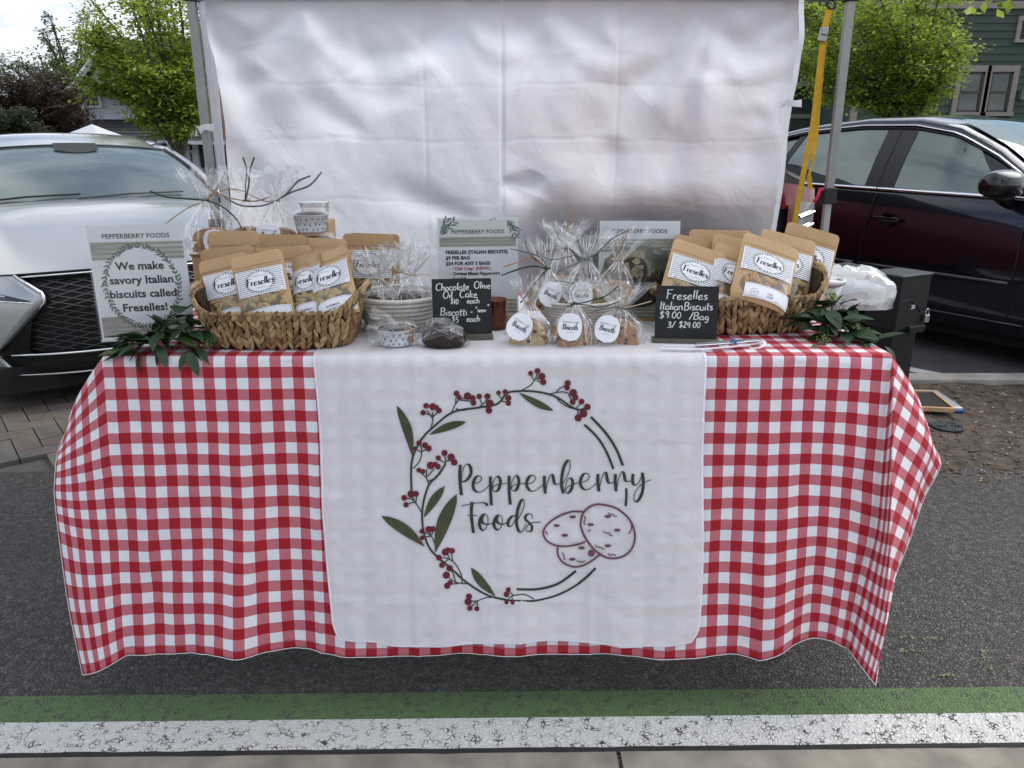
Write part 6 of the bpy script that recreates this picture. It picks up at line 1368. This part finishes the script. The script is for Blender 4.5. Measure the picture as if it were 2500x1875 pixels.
def biscotti_bag(loc, yaw, label, seed, h0=.085, r0=.050, h1=.065, flare=.045, slices=2, lab=None, tie=None, ex=(1.1, .75), dark=False, group='cellophane bags of biscotti', lean=(0, 0)):
    t = thing('biscotti_bag', label, 'treat bag', loc, yaw, group=group); rr = random.Random(seed)
    cello(t, r0, h0, .009, h1, flare, seed, ex, lean=lean)
    for i in range(slices):
        biscotto(t, (rr.uniform(-.006, .006), .010*i-.012, .003+.028*(i % 2)), (rr.uniform(-.05, .05), rr.uniform(-.12, .12)*(i % 2), rr.uniform(-.3, .2)), L_=.092, H_=.034, T_=.026, seed=seed+i, dark=dark)
    if lab: oval_label(t, lab[0], lab[1], seed=seed)
    zt2 = h0+.004; k = (zt2/(h0+h1))**2
    if tie: ties(t, zt2, tie); 
    return t
# three front bags on the white cloth
biscotti_bag(pb(1292, 842, 1.835), radians(-6), 'cellophane bag with pale fruited biscotti, leftmost of the three front bags', 21, h0=.100, lab=((-.020, -.044, .055), (-.35, .55, 0)), slices=3, r0=.055,
 tie=[([(.002, .02), (.012, .055)], RT, .004), ([(.010, .02), (.030, .05)], RT, .004), ([(-.012, .01), (-.030, .035)], RT, .004)], flare=.035, group='biscotti bags standing in front')
biscotti_bag(pb(1398, 848, 1.825), radians(8), 'cellophane bag with tan crusted biscotti, middle one of the three front bags', 22, h0=.105, lab=((-.018, -.044, .062), (-.2, .12, 0)), slices=4, r0=.052, dark=True,
 tie=[([(.03, .006), (.075, .02), (.105, .045)], RG_, .006), ([(.03, -.002), (.065, -.008), (.11, .008)], RG_, .004), ([(-.012, -.004), (-.02, .0)], RG_, .006), ([(-.01, .03), (-.002, .05), (-.05, .06)], RG_, .003)], group='biscotti bags standing in front')
biscotti_bag(pb(1508, 842, 1.845), radians(-4), 'cellophane bag with brown crusted biscotti, rightmost of the three front bags', 23, h0=.092, lab=((-.030, -.044, .050), (-.3, .25, 0)), slices=3, r0=.056, dark=True, ex=(1.25, .75),
 tie=[([(.03, .012), (.065, .045)], RS, .006), ([(.03, .004), (.075, .018)], RC, .004), ([(.025, -.008), (.05, -.03), (.085, -.042)], RS, .008), ([(-.03, -.002), (-.07, -.012)], RS, .004)], flare=.05, group='biscotti bags standing in front')
# rope bowl of biscotti behind them
ROPE = mat('cream_rope', (.62, .58, .52), .85, var=.12, scale=60, bump=.6, bscale=250)
def rope_bowl(loc, label, r0, r1, h, m=ROPE, turns=9):
    t = thing('rope_bowl', label, 'bowl', loc, group='coiled rope bowls'); rw = h/turns
    for i in range(turns):
        k = (i+.5)/turns; r = lerp(r0, r1, k**.65); MB().tube([(r*cos(g), r*sin(g), h*k) for g in [j*2*pi/40 for j in range(41)]], rw*.56, 6, cap=False).build('rope_coil', m, t, True)
    MB().lathe([(.001, .002), (r0, .002), (r1-.006, h*.9)], 28).build('bowl_lining', ROPE, t, True); return t
bw = P(1410, 790, 2.02)
rope_bowl((bw.x, 2.03, TOP), 'pale coiled rope bowl holding several cellophane biscotti bags', .070, .112, .075)
biscotti_bag((bw.x-.085, 2.00, TOP+.045), .2, 'cellophane bag with green ties on the left of the biscotti bowl', 31, h0=.105, r0=.055, h1=.08, flare=.05, slices=3, lab=((-.002, -.045, .048), (-.2, .5, 0)), dark=True,
 tie=[([(-.04, .008), (-.08, .002), (-.125, -.012)], RG_, .007), ([(-.02, -.02), (-.05, -.055), (-.075, -.085)], RG_, .008), ([(-.015, -.03), (-.03, -.06), (-.05, -.09)], RG_, .008), ([(-.04, .03), (-.075, .022), (-.12, .010)], RT, .006), ([(-.03, .02), (-.055, .05), (-.065, .09)], RG_, .003), ([(-.02, .03), (-.06, .045), (-.10, .055)], RS, .006)], group='biscotti bags in the bowl')
biscotti_bag((bw.x+.015, 1.99, TOP+.05), -.1, 'tall cellophane bag with silver tie in the centre of the biscotti bowl', 32, h0=.125, r0=.060, h1=.075, flare=.06, slices=3, lab=((-.010, -.050, .045), (-.12, -.05, 0)),
 tie=[([(.03, .02), (.065, .055), (.10, .075)], RS, .006), ([(-.03, -.012), (-.07, -.03)], RS, .006), ([(-.03, .01), (-.09, .0), (-.13, .02)], RS, .004)], group='biscotti bags in the bowl')
biscotti_bag((bw.x-.035, 2.06, TOP+.06), .4, 'rear cellophane bag with upright tan raffia in the biscotti bowl', 33, h0=.135, r0=.055, h1=.07, flare=.055, slices=2, 
 tie=[([(-.004, .04), (.006, .075), (.012, .105)], RT, .006), ([(.01, .03), (.03, .06), (.045, .075)], RT, .005), ([(-.04, .0), (-.10, -.02)], RT, .005)], group='biscotti bags in the bowl')
biscotti_bag((bw.x+.095, 2.02, TOP+.05), -.4, 'cellophane bag with cream raffia on the right of the biscotti bowl', 34, h0=.120, r0=.050, h1=.08, flare=.045, slices=4, lean=(.03, 0),
 tie=[([(.012, .03), (.022, .06), (.03, .085)], RC, .007), ([(.016, .03), (.028, .055), (.036, .08)], RT, .005)], group='biscotti bags in the bowl')
# three big bags standing behind the left basket
for (px_, Y_, s_, lb_, h0_, tie_, lab_) in (
 (528, 2.14, 41, 'cellophane bag with green raffia behind the left end of the left basket', .135, [([(-.05, .006), (-.10, .012), (-.135, .028)], RG_, .008), ([(.04, -.015), (.075, -.05), (.09, -.085)], RG_, .007), ([(-.05, -.02), (-.11, -.06)], RT, .005), ([(.03, .03), (.06, .075)], RT, .006), ([(.03, .02), (.07, .03), (.11, .022)], RT, .005)], ((.02, -.055, .035), (0, 0, 0))),
 (622, 2.17, 42, 'cellophane bag with upright dark green ties behind the left basket', .132, [([(.004, .04), (.012, .08), (.006, .115)], RG_, .008), ([(.012, .04), (.02, .08), (.035, .115)], RG_, .008), ([(-.05, .012), (-.09, .035), (-.11, .07)], RT, .006), ([(.03, .0), (.07, .012)], RT, .006)], None),
 (694, 2.13, 43, 'cellophane bag with grey raffia and round label next to the dotted cups', .135, [([(.03, .02), (.06, .05), (.095, .065)], RS, .009), ([(.04, .022), (.09, .04), (.125, .075)], RS, .009), ([(-.04, -.012), (-.09, -.01), (-.13, .012)], RS, .008), ([(-.03, .0), (-.07, .02)], RT, .005)], ((-.022, -.060, .055), (-.1, .1, 0)))):
    p = P(px_, 700, Y_); biscotti_bag((p.x, Y_, TOP+.177), .2, lb_, s_, h0=h0_, r0=.060, h1=.085, flare=.058, slices=4, lab=lab_, tie=tie_, dark=True, group='tall cellophane bags behind the left basket')

# ---- dotted paper cups, cakes
CUPW = mat('dotted_cup_white', (.70, .72, .76), .4, var=.03); DOT = mat('dot_black', (.015, .015, .02), .5, var=0)
def cup(loc, label, r=.045, h=.036, cake=True, seed=0, lid=True):
    t = thing('dotted_cup', label, 'baking cup', loc, group='polka dot baking cups'); rr = random.Random(seed)
    b = MB(); b.lathe([(.001, .001), (r*.84, .001), (r*.86, .004), (r*.98, h), (r*1.05, h+.001), (r*1.06, h+.003), (r*.97, h+.002), (r*.84, .006)], 40); b.build('cup', CUPW, t, True)
    sf = lambda x, z, o=.0006: (lambda rr_: Vector((rr_*sin(x/r), -rr_*cos(x/r), z)))(lerp(r*.86, r*.98, z/h)+o)
    for row in range(3):
        for i in range(19):
            x = (i+.5*(row % 2))*2*pi*r/19+rr.uniform(-.002, .002); z = h*(.2+.3*row)+rr.uniform(-.002, .002); Print().disk(x, z, .0018, .0028, 8).place('dot', sf, DOT, t)
    if cake: b = MB(); b.lathe([(r*.93, h*.6), (r*.93, h+.001), (r*.7, h+.006), (.001, h+.008)], 28); b.build('cake', CHOC, t, True)
    if lid: b = MB(); b.lathe([(r*1.07, h+.001), (r*1.07, h+.006), (r*1.0, h+.007), (r*.97, h+.018), (.001, h+.019)], 36); b.build('lid', CLEAR, t, True)
    return t
c0 = P(766, 600, 2.12)
cup((c0.x+.012, 2.12, TOP+.178), 'lower dotted cup with clear lid behind the rear pouches', seed=2)
cup((c0.x, 2.11, TOP+.236), 'upper dotted cup of chocolate cake stacked behind the left basket', seed=1, r=.046, h=.044)
bx_ = thing('clear_lid_tub', 'small clear lidded tub behind the upper dotted cup', 'tub', (c0.x-.025, 2.19, TOP+.255)); MB().lathe([(.001, 0), (.035, 0), (.042, .045), (.045, .046), (.045, .05), (.001, .051)], 28).build('tub', MILKY, bx_, True)
bxs = thing('cardboard_box', 'brown cardboard box behind the left basket carrying cups and tall bags', 'box', (c0.x-.125, 2.15, TOP)); bevel(MB().box((0, 0, .087), (.40, .125, .175)).build('carton', KR[1], bxs), .002); 
for s_ in (-1, 1): solid(MB().grid(lambda u, v: Vector((-.20+.40*u, s_*(.0635+.012*v), .172+.008*v)), 1, 1).build('flap', KR[1], bxs), .002)
bxs2 = thing('tub_riser', 'kraft box under the clear tub', 'box', (c0.x-.025, 2.265, TOP)); bevel(MB().box((0, 0, .126), (.09, .09, .252)).build('carton', KR[0], bxs2), .002)
bx_.location.y = 2.262
fc = P(966, 846, 1.80)
cupf = cup((fc.x, 1.815, TOP), 'dotted cup wrapped in cellophane at the front beside the left basket', r=.047, h=.038, seed=3)
MB().lathe([(.001, .042), (.02, .048), (.038, .040)], 20, c=(0, 0, 0)).build('lid_dome', CLEAR, cupf, True)
knot = P(1000, 806, 1.79)
wr = thing('wrapped_cake', 'dark chocolate cake wrapped in cellophane lying before the chocolate price chalkboard', 'cake', (P(1085, 845, 1.80).x, 1.80, TOP), group='wrapped chocolate cakes')
b = MB(); rr = random.Random(4); b.lathe([(.001, .001), (.043, .001), (.050, .010), (.048, .030), (.038, .042), (.001, .046)], 30, sq=(1.1, .8)); b.build('cake', CHOC, wr, True)
b = MB(); n = 22; m_ = 16; vs = []
for i in range(m_+1):
    t = i/m_; x = lerp(.062, -.175, t); r = interp(t, [(0, .004), (.06, .030), (.2, .046), (.40, .046), (.52, .020), (.57, .007), (.66, .022), (.85, .046), (1, .056)])
    for j in range(n): g = 2*pi*j/n; f = 1+.09*rr.uniform(-1, 1)+(.35*sin(7*g) if t > .5 else 0); vs.append((x, r*f*cos(g)*.85, max(.0015, r*.80*(1+sin(g)*f)*.9)))
b.add(vs, [(i*n+j, i*n+(j+1) % n, (i+1)*n+(j+1) % n, (i+1)*n+j) for i in range(m_) for j in range(n)]); b.build('cellophane', CELLO2, wr); p2 = MB()
for i in range(46):  # whitish slivers stand in for glints on the wrapping
    i0 = rr.randrange(1, m_-3); j0 = rr.randrange(n//2+1); i1 = i0+rr.choice((1, 2, 3)); j1 = (j0+rr.choice((-2, -1, 0, 1, 2))) % n; i1 = min(i1, m_)
    a = Vector(vs[i0*n+j0])+Vector((0, -.001, .002)); c_ = Vector(vs[i1*n+j1])+Vector((0, -.001, .002)); s_ = (c_-a).cross(Vector((0, 1, .4)))
    if s_.length > 1e-5: s_ = s_.normalized()*rr.uniform(.0004, .0014); p2.add([a, a.lerp(c_, .5)+s_, c_, a.lerp(c_, .5)-s_], [(0, 1, 2, 3)])
tag(p2.build('crease_glints', GLINT, wr), kind='stuff')
kx = knot.x-wr.location.x
raffia(wr, [([(kx, -.01, .012), (kx-.008, -.015, .04), (kx-.018, -.016, .078)], RT, .006), ([(kx, -.012, .012), (kx+.004, -.016, .03), (kx+.001, -.016, .052)], RT, .004), ([(kx+.002, -.012, .012), (kx+.012, -.016, .032), (kx+.014, -.016, .052)], RT, .004)])
MB().tube([(kx+.007*cos(g), -.001+.007*sin(g), .012) for g in [i*pi/6 for i in range(13)]], .0022, 6).build('tie_knot', RT, wr, True)
# white rope bowl of wrapped chocolate cakes
b2 = P(978, 790, 2.0); rope_bowl((b2.x, 2.00, TOP), 'large cream rope bowl of wrapped chocolate cakes left of the chalkboard', .072, .118, .092, turns=8)
for (ox, oy, oz, s_, lb_, tie_) in ((-.045, -.035, .045, 51, 'wrapped chocolate cake with tan raffia at the left of the rope bowl', [([(.005, .03), (.012, .07), (.014, .085)], RC, .004), ([(.03, -.02), (.05, -.045)], RC, .004), ([(-.03, .0), (-.06, -.02), (-.072, -.04)], RC, .004)]),
 (.040, -.01, .05, 52, 'wrapped chocolate cake with crossed raffia at the right of the rope bowl', [([(.02, .025), (.045, .05)], RC, .004), ([(-.04, .01), (-.075, .022)], RT, .004), ([(-.03, -.008), (-.07, -.016)], RC, .004), ([(.02, .003), (.055, .002)], RC, .003)]),
 (.0, .045, .05, 53, 'wrapped chocolate cake at the back of the rope bowl', [([(.02, .02), (.04, .03)], RC, .003)]), ):
    t = thing('wrapped_cake', lb_, 'cake', (b2.x+ox, 2.0+oy, TOP+oz), s_*.7, group='wrapped chocolate cakes'); t.rotation_euler = (0, 0, 0)
    b = MB(); b.lathe([(.001, .001), (.034, .001), (.045, .010), (.047, .030), (.036, .040), (.001, .043)], 30); b.build('cake', CHOC, t, True); cello(t, .056, .085, .009, .075, .055, s_, pleat=9); ties(t, .088, tie_)

# copper mug, glass lantern
cm = P(1208, 806, 1.99); t = thing('copper_tumbler', 'dark copper coloured tumbler between the chalkboard and price list card', 'tumbler', (cm.x, 1.985, TOP))
b = MB(); b.lathe([(.001, .0), (.030, 0), (.032, .003), (.033, .074), (.0335, .076), (.031, .076), (.030, .05), (.001, .05)], 36); b.build('cup', mat('dark_copper', (.13, .045, .03), .22, .75, var=.1, scale=8), t, True)

# pens and folded paper straws in front
pe = thing('pen', 'grey pen lying in front of the right chalkboard', 'pen', (0, 0, 0)); a, c_ = G(1696, 842, TOP+.006), G(1858, 830, TOP+.006); d_ = (c_-a)
MB().tube([a, a+d_*.03, a+d_*.6, a+d_*.61, a+d_*.97, c_], [.0035, .0055, .0055, .0048, .0045, .003], 10).build('barrel', mat('pen_grey', (.16, .165, .17), .35, .4), pe, True)
ld = thing('paper_strips', 'white paper strips tied with a small blue band beside the pen', 'paper strips', (0, 0, 0))
def G2(px, py, dz=0): p = G(px, py, TOP+.004); return Vector((p.x, p.y, TOP+.004+dz))
solid(MB().ribbon(catmull([G2(1612, 850), G2(1700, 852), G2(1790, 846), G2(1862, 836)], 6), .009).build('strip', PAPER, ld), .001)
solid(MB().ribbon(catmull([G2(1618, 846, .003), G2(1700, 848, .005), G2(1800, 842, .006), G2(1858, 838, .006), G2(1866, 846, .004), G2(1852, 852, .003), G2(1830, 852, .002)], 6), .007).build('strip', PAPER, ld), .001)
BT = mat('blue_tie', (.03, .12, .30), .5); q = G2(1790, 842, .008); MB().tube([q+Vector((.006*cos(g), .010*sin(g), .003*sin(2*g))) for g in [i*pi/6 for i in range(13)]], .0018, 6).build('band', BT, ld, True); MB().tube([q, q+Vector((-.004, .004, .008)), q+Vector((-.008, .006, .012))], .0016, 6).build('band_end', BT, ld); MB().tube([q, q+Vector((.012, -.002, .003)), q+Vector((.022, -.004, .003))], .0016, 6).build('band_end', BT, ld)

# clear deli tub and plastic bag behind the right basket
dt_ = P(1995, 790, 2.16); t = thing('deli_tub', 'clear deli tub with white rim right of the right basket', 'tub', (P(1998, 800, 2.2).x, 2.2, TOP))
MB().lathe([(.001, 0), (.040, 0), (.052, .085), (.050, .085), (.038, .002)], 30).build('tub', MILKY, t, True); MB().lathe([(.001, .086), (.055, .086), (.057, .080), (.058, .092), (.054, .094), (.052, .088)], 30).build('lid', mat('lid_white', (.7, .72, .74), .3, var=0), t, True); MB().lathe([(.001, .004), (.038, .004), (.044, .055), (.001, .057)], 24).build('contents', mat('dark_contents', (.05, .05, .055), .6), t, True)
t = thing('plastic_bag', 'bulging clear plastic bag on the table behind the right sprig', 'bag', (P(2050, 800, 2.3).x, 2.3, TOP)); rr = random.Random(9)
b = MB(); b.grid(lambda u, v: Vector((.135*math.copysign(abs(cos(2*pi*u))**.6, cos(2*pi*u))*(1-.75*v**4), .10*math.copysign(abs(sin(2*pi*u))**.6, sin(2*pi*u))*(1-.7*v**4), .118*v**.8))*(1+.05*fbm(u*7, v*4, 1))+Vector((0, 0, .006*fbm(u*12, v*7)*v)), 44, 16); b.build('bag_film', MILKY, t, True)
bevel(MB().box((0, 0, .034), (.20, .13, .055)).build('white_packets', mat('packet_white', (.55, .60, .60), .5, var=.1), t), .012); bevel(MB().box((-.05, -.075, .066), (.09, .004, .05)).build('paper_slip', PAPER, t), .002)

# greenery
LEAFM = [leafmat('leaf_deep_green', (.012, .035, .014), (.03, .065, .024), .15), leafmat('leaf_light_green', (.06, .11, .03), (.09, .15, .045), .25)]
def bigleaf(m, L_, W_, fold_=.25, droop=.3):
    b = MB(); n = 8; vs = []
    for i in range(n+1):
        t = i/n; h = W_/2*(sin(pi*t**.8)**.85 if 0 < t < 1 else 0); z = -droop*L_*t*t
        vs += [(L_*t, -h, z+abs(h)*fold_), (L_*t, 0, z), (L_*t, h, z+abs(h)*fold_)]
    b.add(vs, [(3*i+a, 3*i+a+1, 3*i+a+4, 3*i+a+3) for i in range(n) for a in (0, 1)]); o = b.build('leaf', m, None, True); me = o.data; bpy.data.objects.remove(o); return me
BL = [bigleaf(LEAFM[0], .075, .030), bigleaf(LEAFM[0], .06, .028, droop=.5), bigleaf(LEAFM[0], .09, .034, droop=.15), bigleaf(LEAFM[1], .07, .026)]
BERRY = mat('bud_green', (.25, .32, .10), .6)
def greens(name, label, leaves, stems, buds, seed):
    rr = random.Random(seed); c_ = stems[0][0]; t = thing(name, label, 'greenery', (0, 0, 0), group='leafy sprigs at the table corners')
    for s_ in stems: MB().tube(catmull(s_, 5), .0022, 5).build('stem', mat('stem_green', (.05, .08, .03), .6), t, True)
    for (p, az_, el, k, sc_) in leaves:
        o = bpy.data.objects.new('leaf', BL[k]); C.objects.link(o); o.parent = t; o.location = p; o.rotation_euler = (rr.uniform(-.5, .5), -el, az_); o.scale = (sc_, sc_*rr.uniform(.9, 1.15), sc_)
    for (c2, n, r) in buds:
        for i in range(n):
            b = MB(); q = Vector(c2)+Vector((rr.gauss(0, r), rr.gauss(0, r), rr.gauss(0, r*.7))); b.lathe([(.0001, .0022), (.0016, .0014), (.0022, 0), (.0016, -.0014), (.0001, -.0022)], 6, c=q); b.tube([q, Vector(c2)-Vector((0, -.004, .012))], .0005, 3); b.build('bud', BERRY, t, True)
def spray(rows, seed, n):
    rr = random.Random(seed); out = []
    for (px, py, Y, dz, az0, az1, sc_, k) in rows:
        for i in range(n): p = P(px+rr.uniform(-22, 22), py+rr.uniform(-8, 8), Y+rr.uniform(-.03, .03)); p.z = max(p.z, TOP+.004)+dz*rr.random(); out.append((p, radians(rr.uniform(az0, az1)), rr.uniform(-.15, .6), k if k >= 0 else rr.choice((0, 0, 1, 2, 3)), sc_*rr.uniform(.8, 1.25)))
    return out
def L2(px0, py0, px1, py1, Y0, Y1, k=0, tw=0):      # a leaf laid from one photo point to another
    a = P(px0, py0, Y0); c2 = P(px1, py1, Y1); d = c2-a; return (a, atan2(d.y, d.x), atan2(d.z, sqrt(d.x**2+d.y**2)), k, d.length/(.075, .06, .09, .07)[k])
stL = [[tuple(P(285, 845, 1.74)), tuple(P(370, 815, 1.77)), tuple(P(470, 800, 1.80)), tuple(P(520, 800, 1.84))], [tuple(P(370, 815, 1.77)), tuple(P(400, 790, 1.77)), tuple(P(430, 770, 1.78))], [tuple(P(400, 820, 1.76)), tuple(P(450, 835, 1.73)), tuple(P(480, 845, 1.72))]]
lvL = [L2(330, 855, 236, 848, 1.74, 1.72, 3), L2(335, 862, 244, 862, 1.73, 1.71, 0), L2(395, 800, 365, 757, 1.77, 1.75, 0), L2(420, 830, 390, 765, 1.76, 1.73, 2), L2(445, 800, 412, 758, 1.80, 1.78, 0), L2(470, 800, 455, 762, 1.82, 1.80, 0), L2(360, 815, 262, 845, 1.77, 1.74, 2), L2(370, 828, 300, 868, 1.75, 1.71, 0), L2(345, 860, 325, 912, 1.72, 1.70, 0), L2(385, 850, 408, 880, 1.72, 1.69, 1), L2(370, 835, 405, 882, 1.74, 1.70, 2), L2(395, 845, 370, 890, 1.73, 1.70, 0), L2(455, 860, 432, 902, 1.72, 1.69, 0), L2(460, 858, 482, 912, 1.72, 1.69, 0), L2(480, 850, 515, 880, 1.73, 1.71, 0), L2(430, 825, 480, 835, 1.75, 1.73, 3), L2(400, 830, 340, 815, 1.75, 1.74, 0), L2(420, 815, 380, 800, 1.77, 1.76, 3), L2(460, 820, 520, 830, 1.77, 1.74, 0), L2(440, 840, 500, 862, 1.74, 1.72, 0), L2(430, 850, 395, 835, 1.73, 1.72, 0), L2(300, 855, 256, 868, 1.73, 1.715, 0), L2(350, 845, 290, 832, 1.75, 1.74, 0), L2(470, 815, 500, 790, 1.80, 1.80, 0)]
greens('leafy_sprig', 'dark green leafy sprig hanging over the front left table corner', lvL+spray([(400, 825, 1.77, .03, 120, 290, .9, -1), (470, 825, 1.78, .03, 180, 380, .9, -1), (430, 800, 1.79, .035, 60, 240, .9, 0), (350, 842, 1.75, .015, 140, 260, .9, 0)], 4, 10), stL, [(P(508, 838, 1.74), 16, .008), (P(395, 818, 1.75), 8, .006)], 3)
stR = [[tuple(P(1990, 740, 1.98)), tuple(P(2020, 790, 1.92)), tuple(P(2060, 820, 1.88)), tuple(P(2140, 835, 1.82))], [tuple(P(2030, 720, 1.95)), tuple(P(2030, 780, 1.92)), tuple(P(2010, 830, 1.84))]]
lvR = [L2(2020, 745, 1985, 718, 1.96, 1.93, 0), L2(2040, 740, 2055, 712, 1.95, 1.93, 0), L2(2070, 770, 2092, 728, 1.93, 1.90, 0), L2(2030, 770, 1982, 748, 1.93, 1.91, 0), L2(2035, 790, 2085, 778, 1.92, 1.90, 0), L2(2010, 800, 1955, 793, 1.90, 1.88, 2), L2(2015, 815, 1965, 825, 1.88, 1.85, 0), L2(2000, 830, 2022, 875, 1.83, 1.78, 2), L2(2040, 825, 2090, 800, 1.88, 1.85, 0), L2(2060, 825, 2125, 812, 1.87, 1.83, 2), L2(2100, 810, 2155, 805, 1.86, 1.84, 0), L2(2135, 830, 2205, 805, 1.82, 1.79, 2), L2(2160, 845, 2200, 885, 1.78, 1.75, 0), L2(2080, 850, 2100, 885, 1.78, 1.75, 0), L2(2055, 840, 2050, 868, 1.80, 1.77, 3), L2(2110, 840, 2135, 862, 1.80, 1.78, 0), L2(2025, 760, 2010, 790, 1.93, 1.90, 0), L2(2050, 790, 2075, 812, 1.90, 1.88, 0), L2(1990, 840, 1985, 866, 1.80, 1.77, 3), L2(2040, 760, 2075, 752, 1.94, 1.92, 0), L2(2000, 770, 1970, 775, 1.92, 1.90, 0), L2(2130, 835, 2090, 842, 1.82, 1.80, 0)]
greens('leafy_sprig', 'dark green leafy sprig with tiny buds at the right table corner', lvR+spray([(2020, 790, 1.91, .03, 130, 330, .9, 0), (2050, 828, 1.87, .02, 160, 380, .9, -1), (2030, 755, 1.95, .04, 30, 240, .8, 0), (2070, 800, 1.90, .03, -40, 200, .9, 0), (1990, 800, 1.90, .02, 120, 260, .9, 0)], 6, 9), stR, [(P(2035, 722, 1.93), 26, .010), (P(2048, 780, 1.88), 14, .006), (P(2015, 825, 1.84), 22, .009), (P(2098, 800, 1.85), 14, .006)], 5)

# ================================================================== LOCKER BOX, FRAME, TRAY, DRAIN
Yl = 3.20; cA_ = P(2196, 690, Yl); yawl = radians(28)
t = thing('payment_box', 'black metal box numbered 20 with a padlock on a post in the soil bed', 'locker box', (cA_.x, Yl, 0), yawl)
BM = mat('black_metal', (.016, .017, .018), .38, .3, var=.15, scale=8)
ztop = P(2213, 668, Yl).z; zlow = P(2213, 795, Yl).z
bevel(MB().box((0, 0, (ztop+zlow)/2), (.185, .155, ztop-zlow)).build('cabinet', BM, t), .004); bevel(MB().box((0, 0, ztop+.002), (.195, .165, .012)).build('cap', mat('cap_metal', (.04, .041, .042), .3, .4), t), .003)
bevel(MB().box((0, 0, zlow/2), (.15, .12, zlow)).build('post', BM, t), .004); bevel(MB().box((.03, -.085, zlow-.0), (.10, .02, .03)).build('hasp', mat('hasp_black', (.03, .03, .03), .3, .5), t), .003)
Print().text('20', -.002, zlow+.088, .024, 'CENTER', .02).place('number', lambda x, z: Vector((x, -.0795, z)), mat('number_white', (.7, .7, .7), .6, var=0), t)
b = MB(); b.tube(catmull([(-.088, -.081, zlow+.125), (-.03, -.081, zlow+.128), (.02, -.081, zlow+.10), (.05, -.081, zlow+.072), (.09, -.081, zlow+.066)], 5), .0018, 5); b.build('door_seam', mat('seam_black', (.003, .003, .003), .6, var=0), t)
pd = thing('padlock', None, None, (.082, -.090, zlow+.052)); pd.parent = t
bevel(MB().box((0, 0, -.012), (.028, .012, .034)).build('padlock_body', mat('zinc_lock', (.42, .42, .41), .3, .9), pd), .003); MB().tube(catmull([(-.009, 0, .004), (-.009, 0, .022), (0, 0, .03), (.009, 0, .022), (.009, 0, .004)], 4), .0025, 6).build('shackle', MATS['zinc_lock'], pd, True)
t = thing('framed_panel', 'black panel with pale wooden edge lying on the soil behind the cloth', 'panel', (G(2190, 975, .05).x, G(2190, 975, .05).y, .05), radians(-8))
WD = mat('pale_wood', (.50, .31, .16), .6, var=.15, scale=14)
Rf = Matrix.Rotation(.05, 3, 'X')
for c_, d_ in (((0, -.14, .0), (.46, .014, .024)), ((0, .14, .0), (.46, .014, .024)), ((-.23, 0, .0), (.014, .27, .024)), ((.23, 0, .0), (.014, .27, .024))): bevel(MB().box(c_, d_).build('frame_side', WD, t), .002)
MB().box((0, 0, .0), (.44, .27, .006)).build('panel', mat('panel_black', (.01, .01, .01), .6), t)
t = thing('storage_lid', 'clear plastic storage tray with blue edge under the wooden frame', 'tray', (G(2215, 985, .02).x, G(2215, 985, .02).y+.06, .012), radians(-4))
bevel(MB().box((0, 0, .012), (.50, .30, .022)).build('tray', mat('tray_clear', (.42, .46, .48), .15, var=.1, coat=.6), t), .008); MB().tube([(-.255, -.155, .004), (.255, -.155, .004), (.255, .155, .004), (-.255, .155, .004), (-.255, -.155, .004)], .006, 6).build('blue_rim', mat('blue_rim', (.03, .10, .30), .4), t, True)
dr = G(2309, 1042, .02); t = thing('drain_cover', 'round dark grey slotted drain cover set in the soil', 'drain cover', (dr.x, dr.y, .022)); DM = mat('drain_grey', (.06, .065, .07), .5, .3)
MB().lathe([(.001, -.02), (.075, -.02), (.078, .002), (.074, .008), (.066, .008), (.064, .003), (.001, .003)], 36).build('cover', mat('drain_dark', (.012, .013, .014), .6, var=0), t, True)
for r in (.018, .032, .046, .060, .074):
    for q in range(4):
        a0, a1 = q*pi/2+.12, (q+1)*pi/2-.12; MB().tube([(r*cos(a0+(a1-a0)*i/8), r*sin(a0+(a1-a0)*i/8), .006) for i in range(9)], .0042, 5, flat=.7).build('ring_rib', DM, t, True)
for q in range(2): MB().box((0, 0, .0065), (.145, .008, .006), Matrix.Rotation(q*pi/2, 3, 'Z')).build('cross_rib', DM, t)
